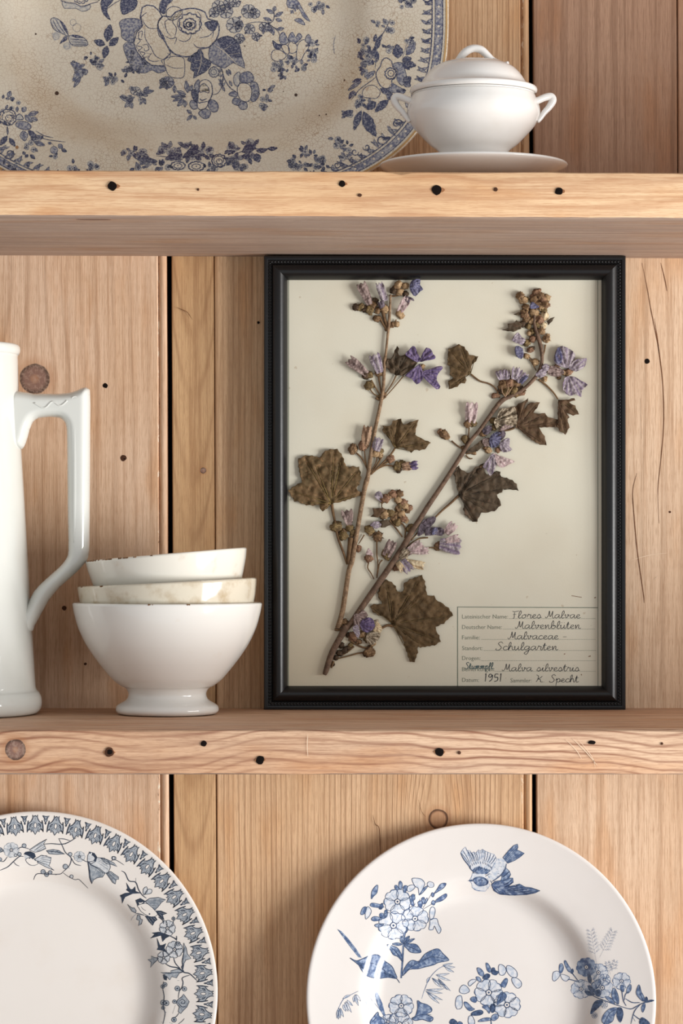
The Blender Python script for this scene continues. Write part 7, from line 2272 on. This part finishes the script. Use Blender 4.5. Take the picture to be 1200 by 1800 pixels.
corolla(sprigR, (914, 674), (924, 662), 6, 8, PET['blue'], 0.0046)
# top cluster
for x, y, r, c in ((914, 521, 8, 'tan'), (919, 528, 8, 'tan'), (924, 527, 6, 'olive'), (943, 515, 8, 'rust'), (949, 520, 7, 'brown'), (953, 525, 8, 'rust'), (960, 524, 7, 'tan'), (955, 532, 7, 'brown'), (959, 536, 7, 'rust'), (938, 527, 8, 'brown'), (936, 521, 5, 'rust'), (945, 534, 7, 'brown'), (951, 541, 6, 'tan'), (924, 541, 7, 'brown'), (938, 549, 8.5, 'tan'), (922, 553, 8, 'rust'), (925, 561, 7.5, 'brown'), (919, 548, 5, 'tan'), (935, 564, 7, 'tan'), (949, 562, 8, 'rust'), (957, 556, 7.5, 'cream'), (955, 546, 6, 'olive'), (943, 571, 7, 'olive'), (955, 571, 6, 'cream'), (951, 582, 6.5, 'tan'), (960, 596, 7, 'tan'), (962, 591, 5, 'tan'), (936, 583, 5.5, 'olive'), (930, 586, 5, 'tan'), (936, 596, 6.5, 'rust'), (925, 603, 7.5, 'olive'), (925, 626, 6, 'tan'), (932, 615, 6.5, 'rust'), (941, 637, 6.5, 'tan'), (936, 612, 4, 'dark'), (928, 574, 6, 'olive'), (940, 580, 6, 'dark'), (918, 570, 6, 'dark'), (944, 556, 6, 'olive'), (957, 666, 5, 'tan')):
    bud(sprigR, x, y, r, (CAL[c] if c in CAL else PET[c]))
for x, y in ((914, 521), (949, 520), (959, 536), (922, 553), (960, 596), (951, 582)):
    sepals(sprigR, x, y, 7, CAL['brown'], 5, x * 0.1, 0.0048)
petal(sprigR, ZC, [(415, 240), (440, 190), (480, 215), (520, 245), (470, 262), (430, 262)], PET['blue'], 0.0062, 60)
petal(sprigR, ZC, [(230, 590), (270, 530), (300, 510), (340, 560), (380, 590), (340, 640), (280, 620)], PET['lilac'], 0.0040, 61)
petal(sprigR, ZC, [(265, 720), (270, 660), (310, 652), (350, 690), (355, 750), (330, 790), (290, 770)], PET['blue'], 0.0044, 62)
bud(sprigR, 912, 619, 7, PET['blue'], 9, 0.2)
# open flower on the right
petal(sprigR, ZC, [(790, 880), (700, 850), (675, 790), (690, 720), (720, 675), (765, 650), (850, 690), (900, 740), (880, 810), (830, 880)], PET['lilac'], 0.0036, 63, (820, 930))
petal(sprigR, ZC, [(700, 700), (740, 665), (765, 780), (740, 840), (690, 820)], PET['blue'], 0.0044, 64, (820, 930))
petal(sprigR, ZC, [(830, 885), (870, 820), (930, 790), (1020, 780), (1015, 830), (985, 885), (910, 920), (860, 905)], PET['lilac'], 0.0034, 65, (820, 930))
petal(sprigR, ZC, [(850, 970), (910, 985), (960, 1020), (1030, 1060), (970, 1120), (965, 1190), (900, 1160), (840, 1180), (770, 1110), (790, 985)], PET['lilac'], 0.0034, 66, (820, 930))
petal(sprigR, ZC, [(780, 940), (720, 975), (640, 965), (610, 930), (620, 880), (680, 860), (770, 905)], PET['mauve'], 0.0034, 67, (820, 930))
petal(sprigR, ZC, [(480, 960), (510, 920), (560, 890), (600, 920), (590, 960), (530, 990)], PET['lilac'], 0.0046, 68)
petal(sprigR, ZC, [(545, 870), (580, 840), (625, 860), (620, 910), (570, 910)], PET['lilac'], 0.0048, 69)
for x, y, r, c in ((1000, 653, 6.5, 'rust'), (996, 658, 5, 'brown'), (990, 655, 5, 'tan'), (1004, 650, 5, 'brown'), (982, 664, 4, 'brown'), (978, 645, 5, 'rust')):
    bud(sprigR, x, y, r, CAL[c])
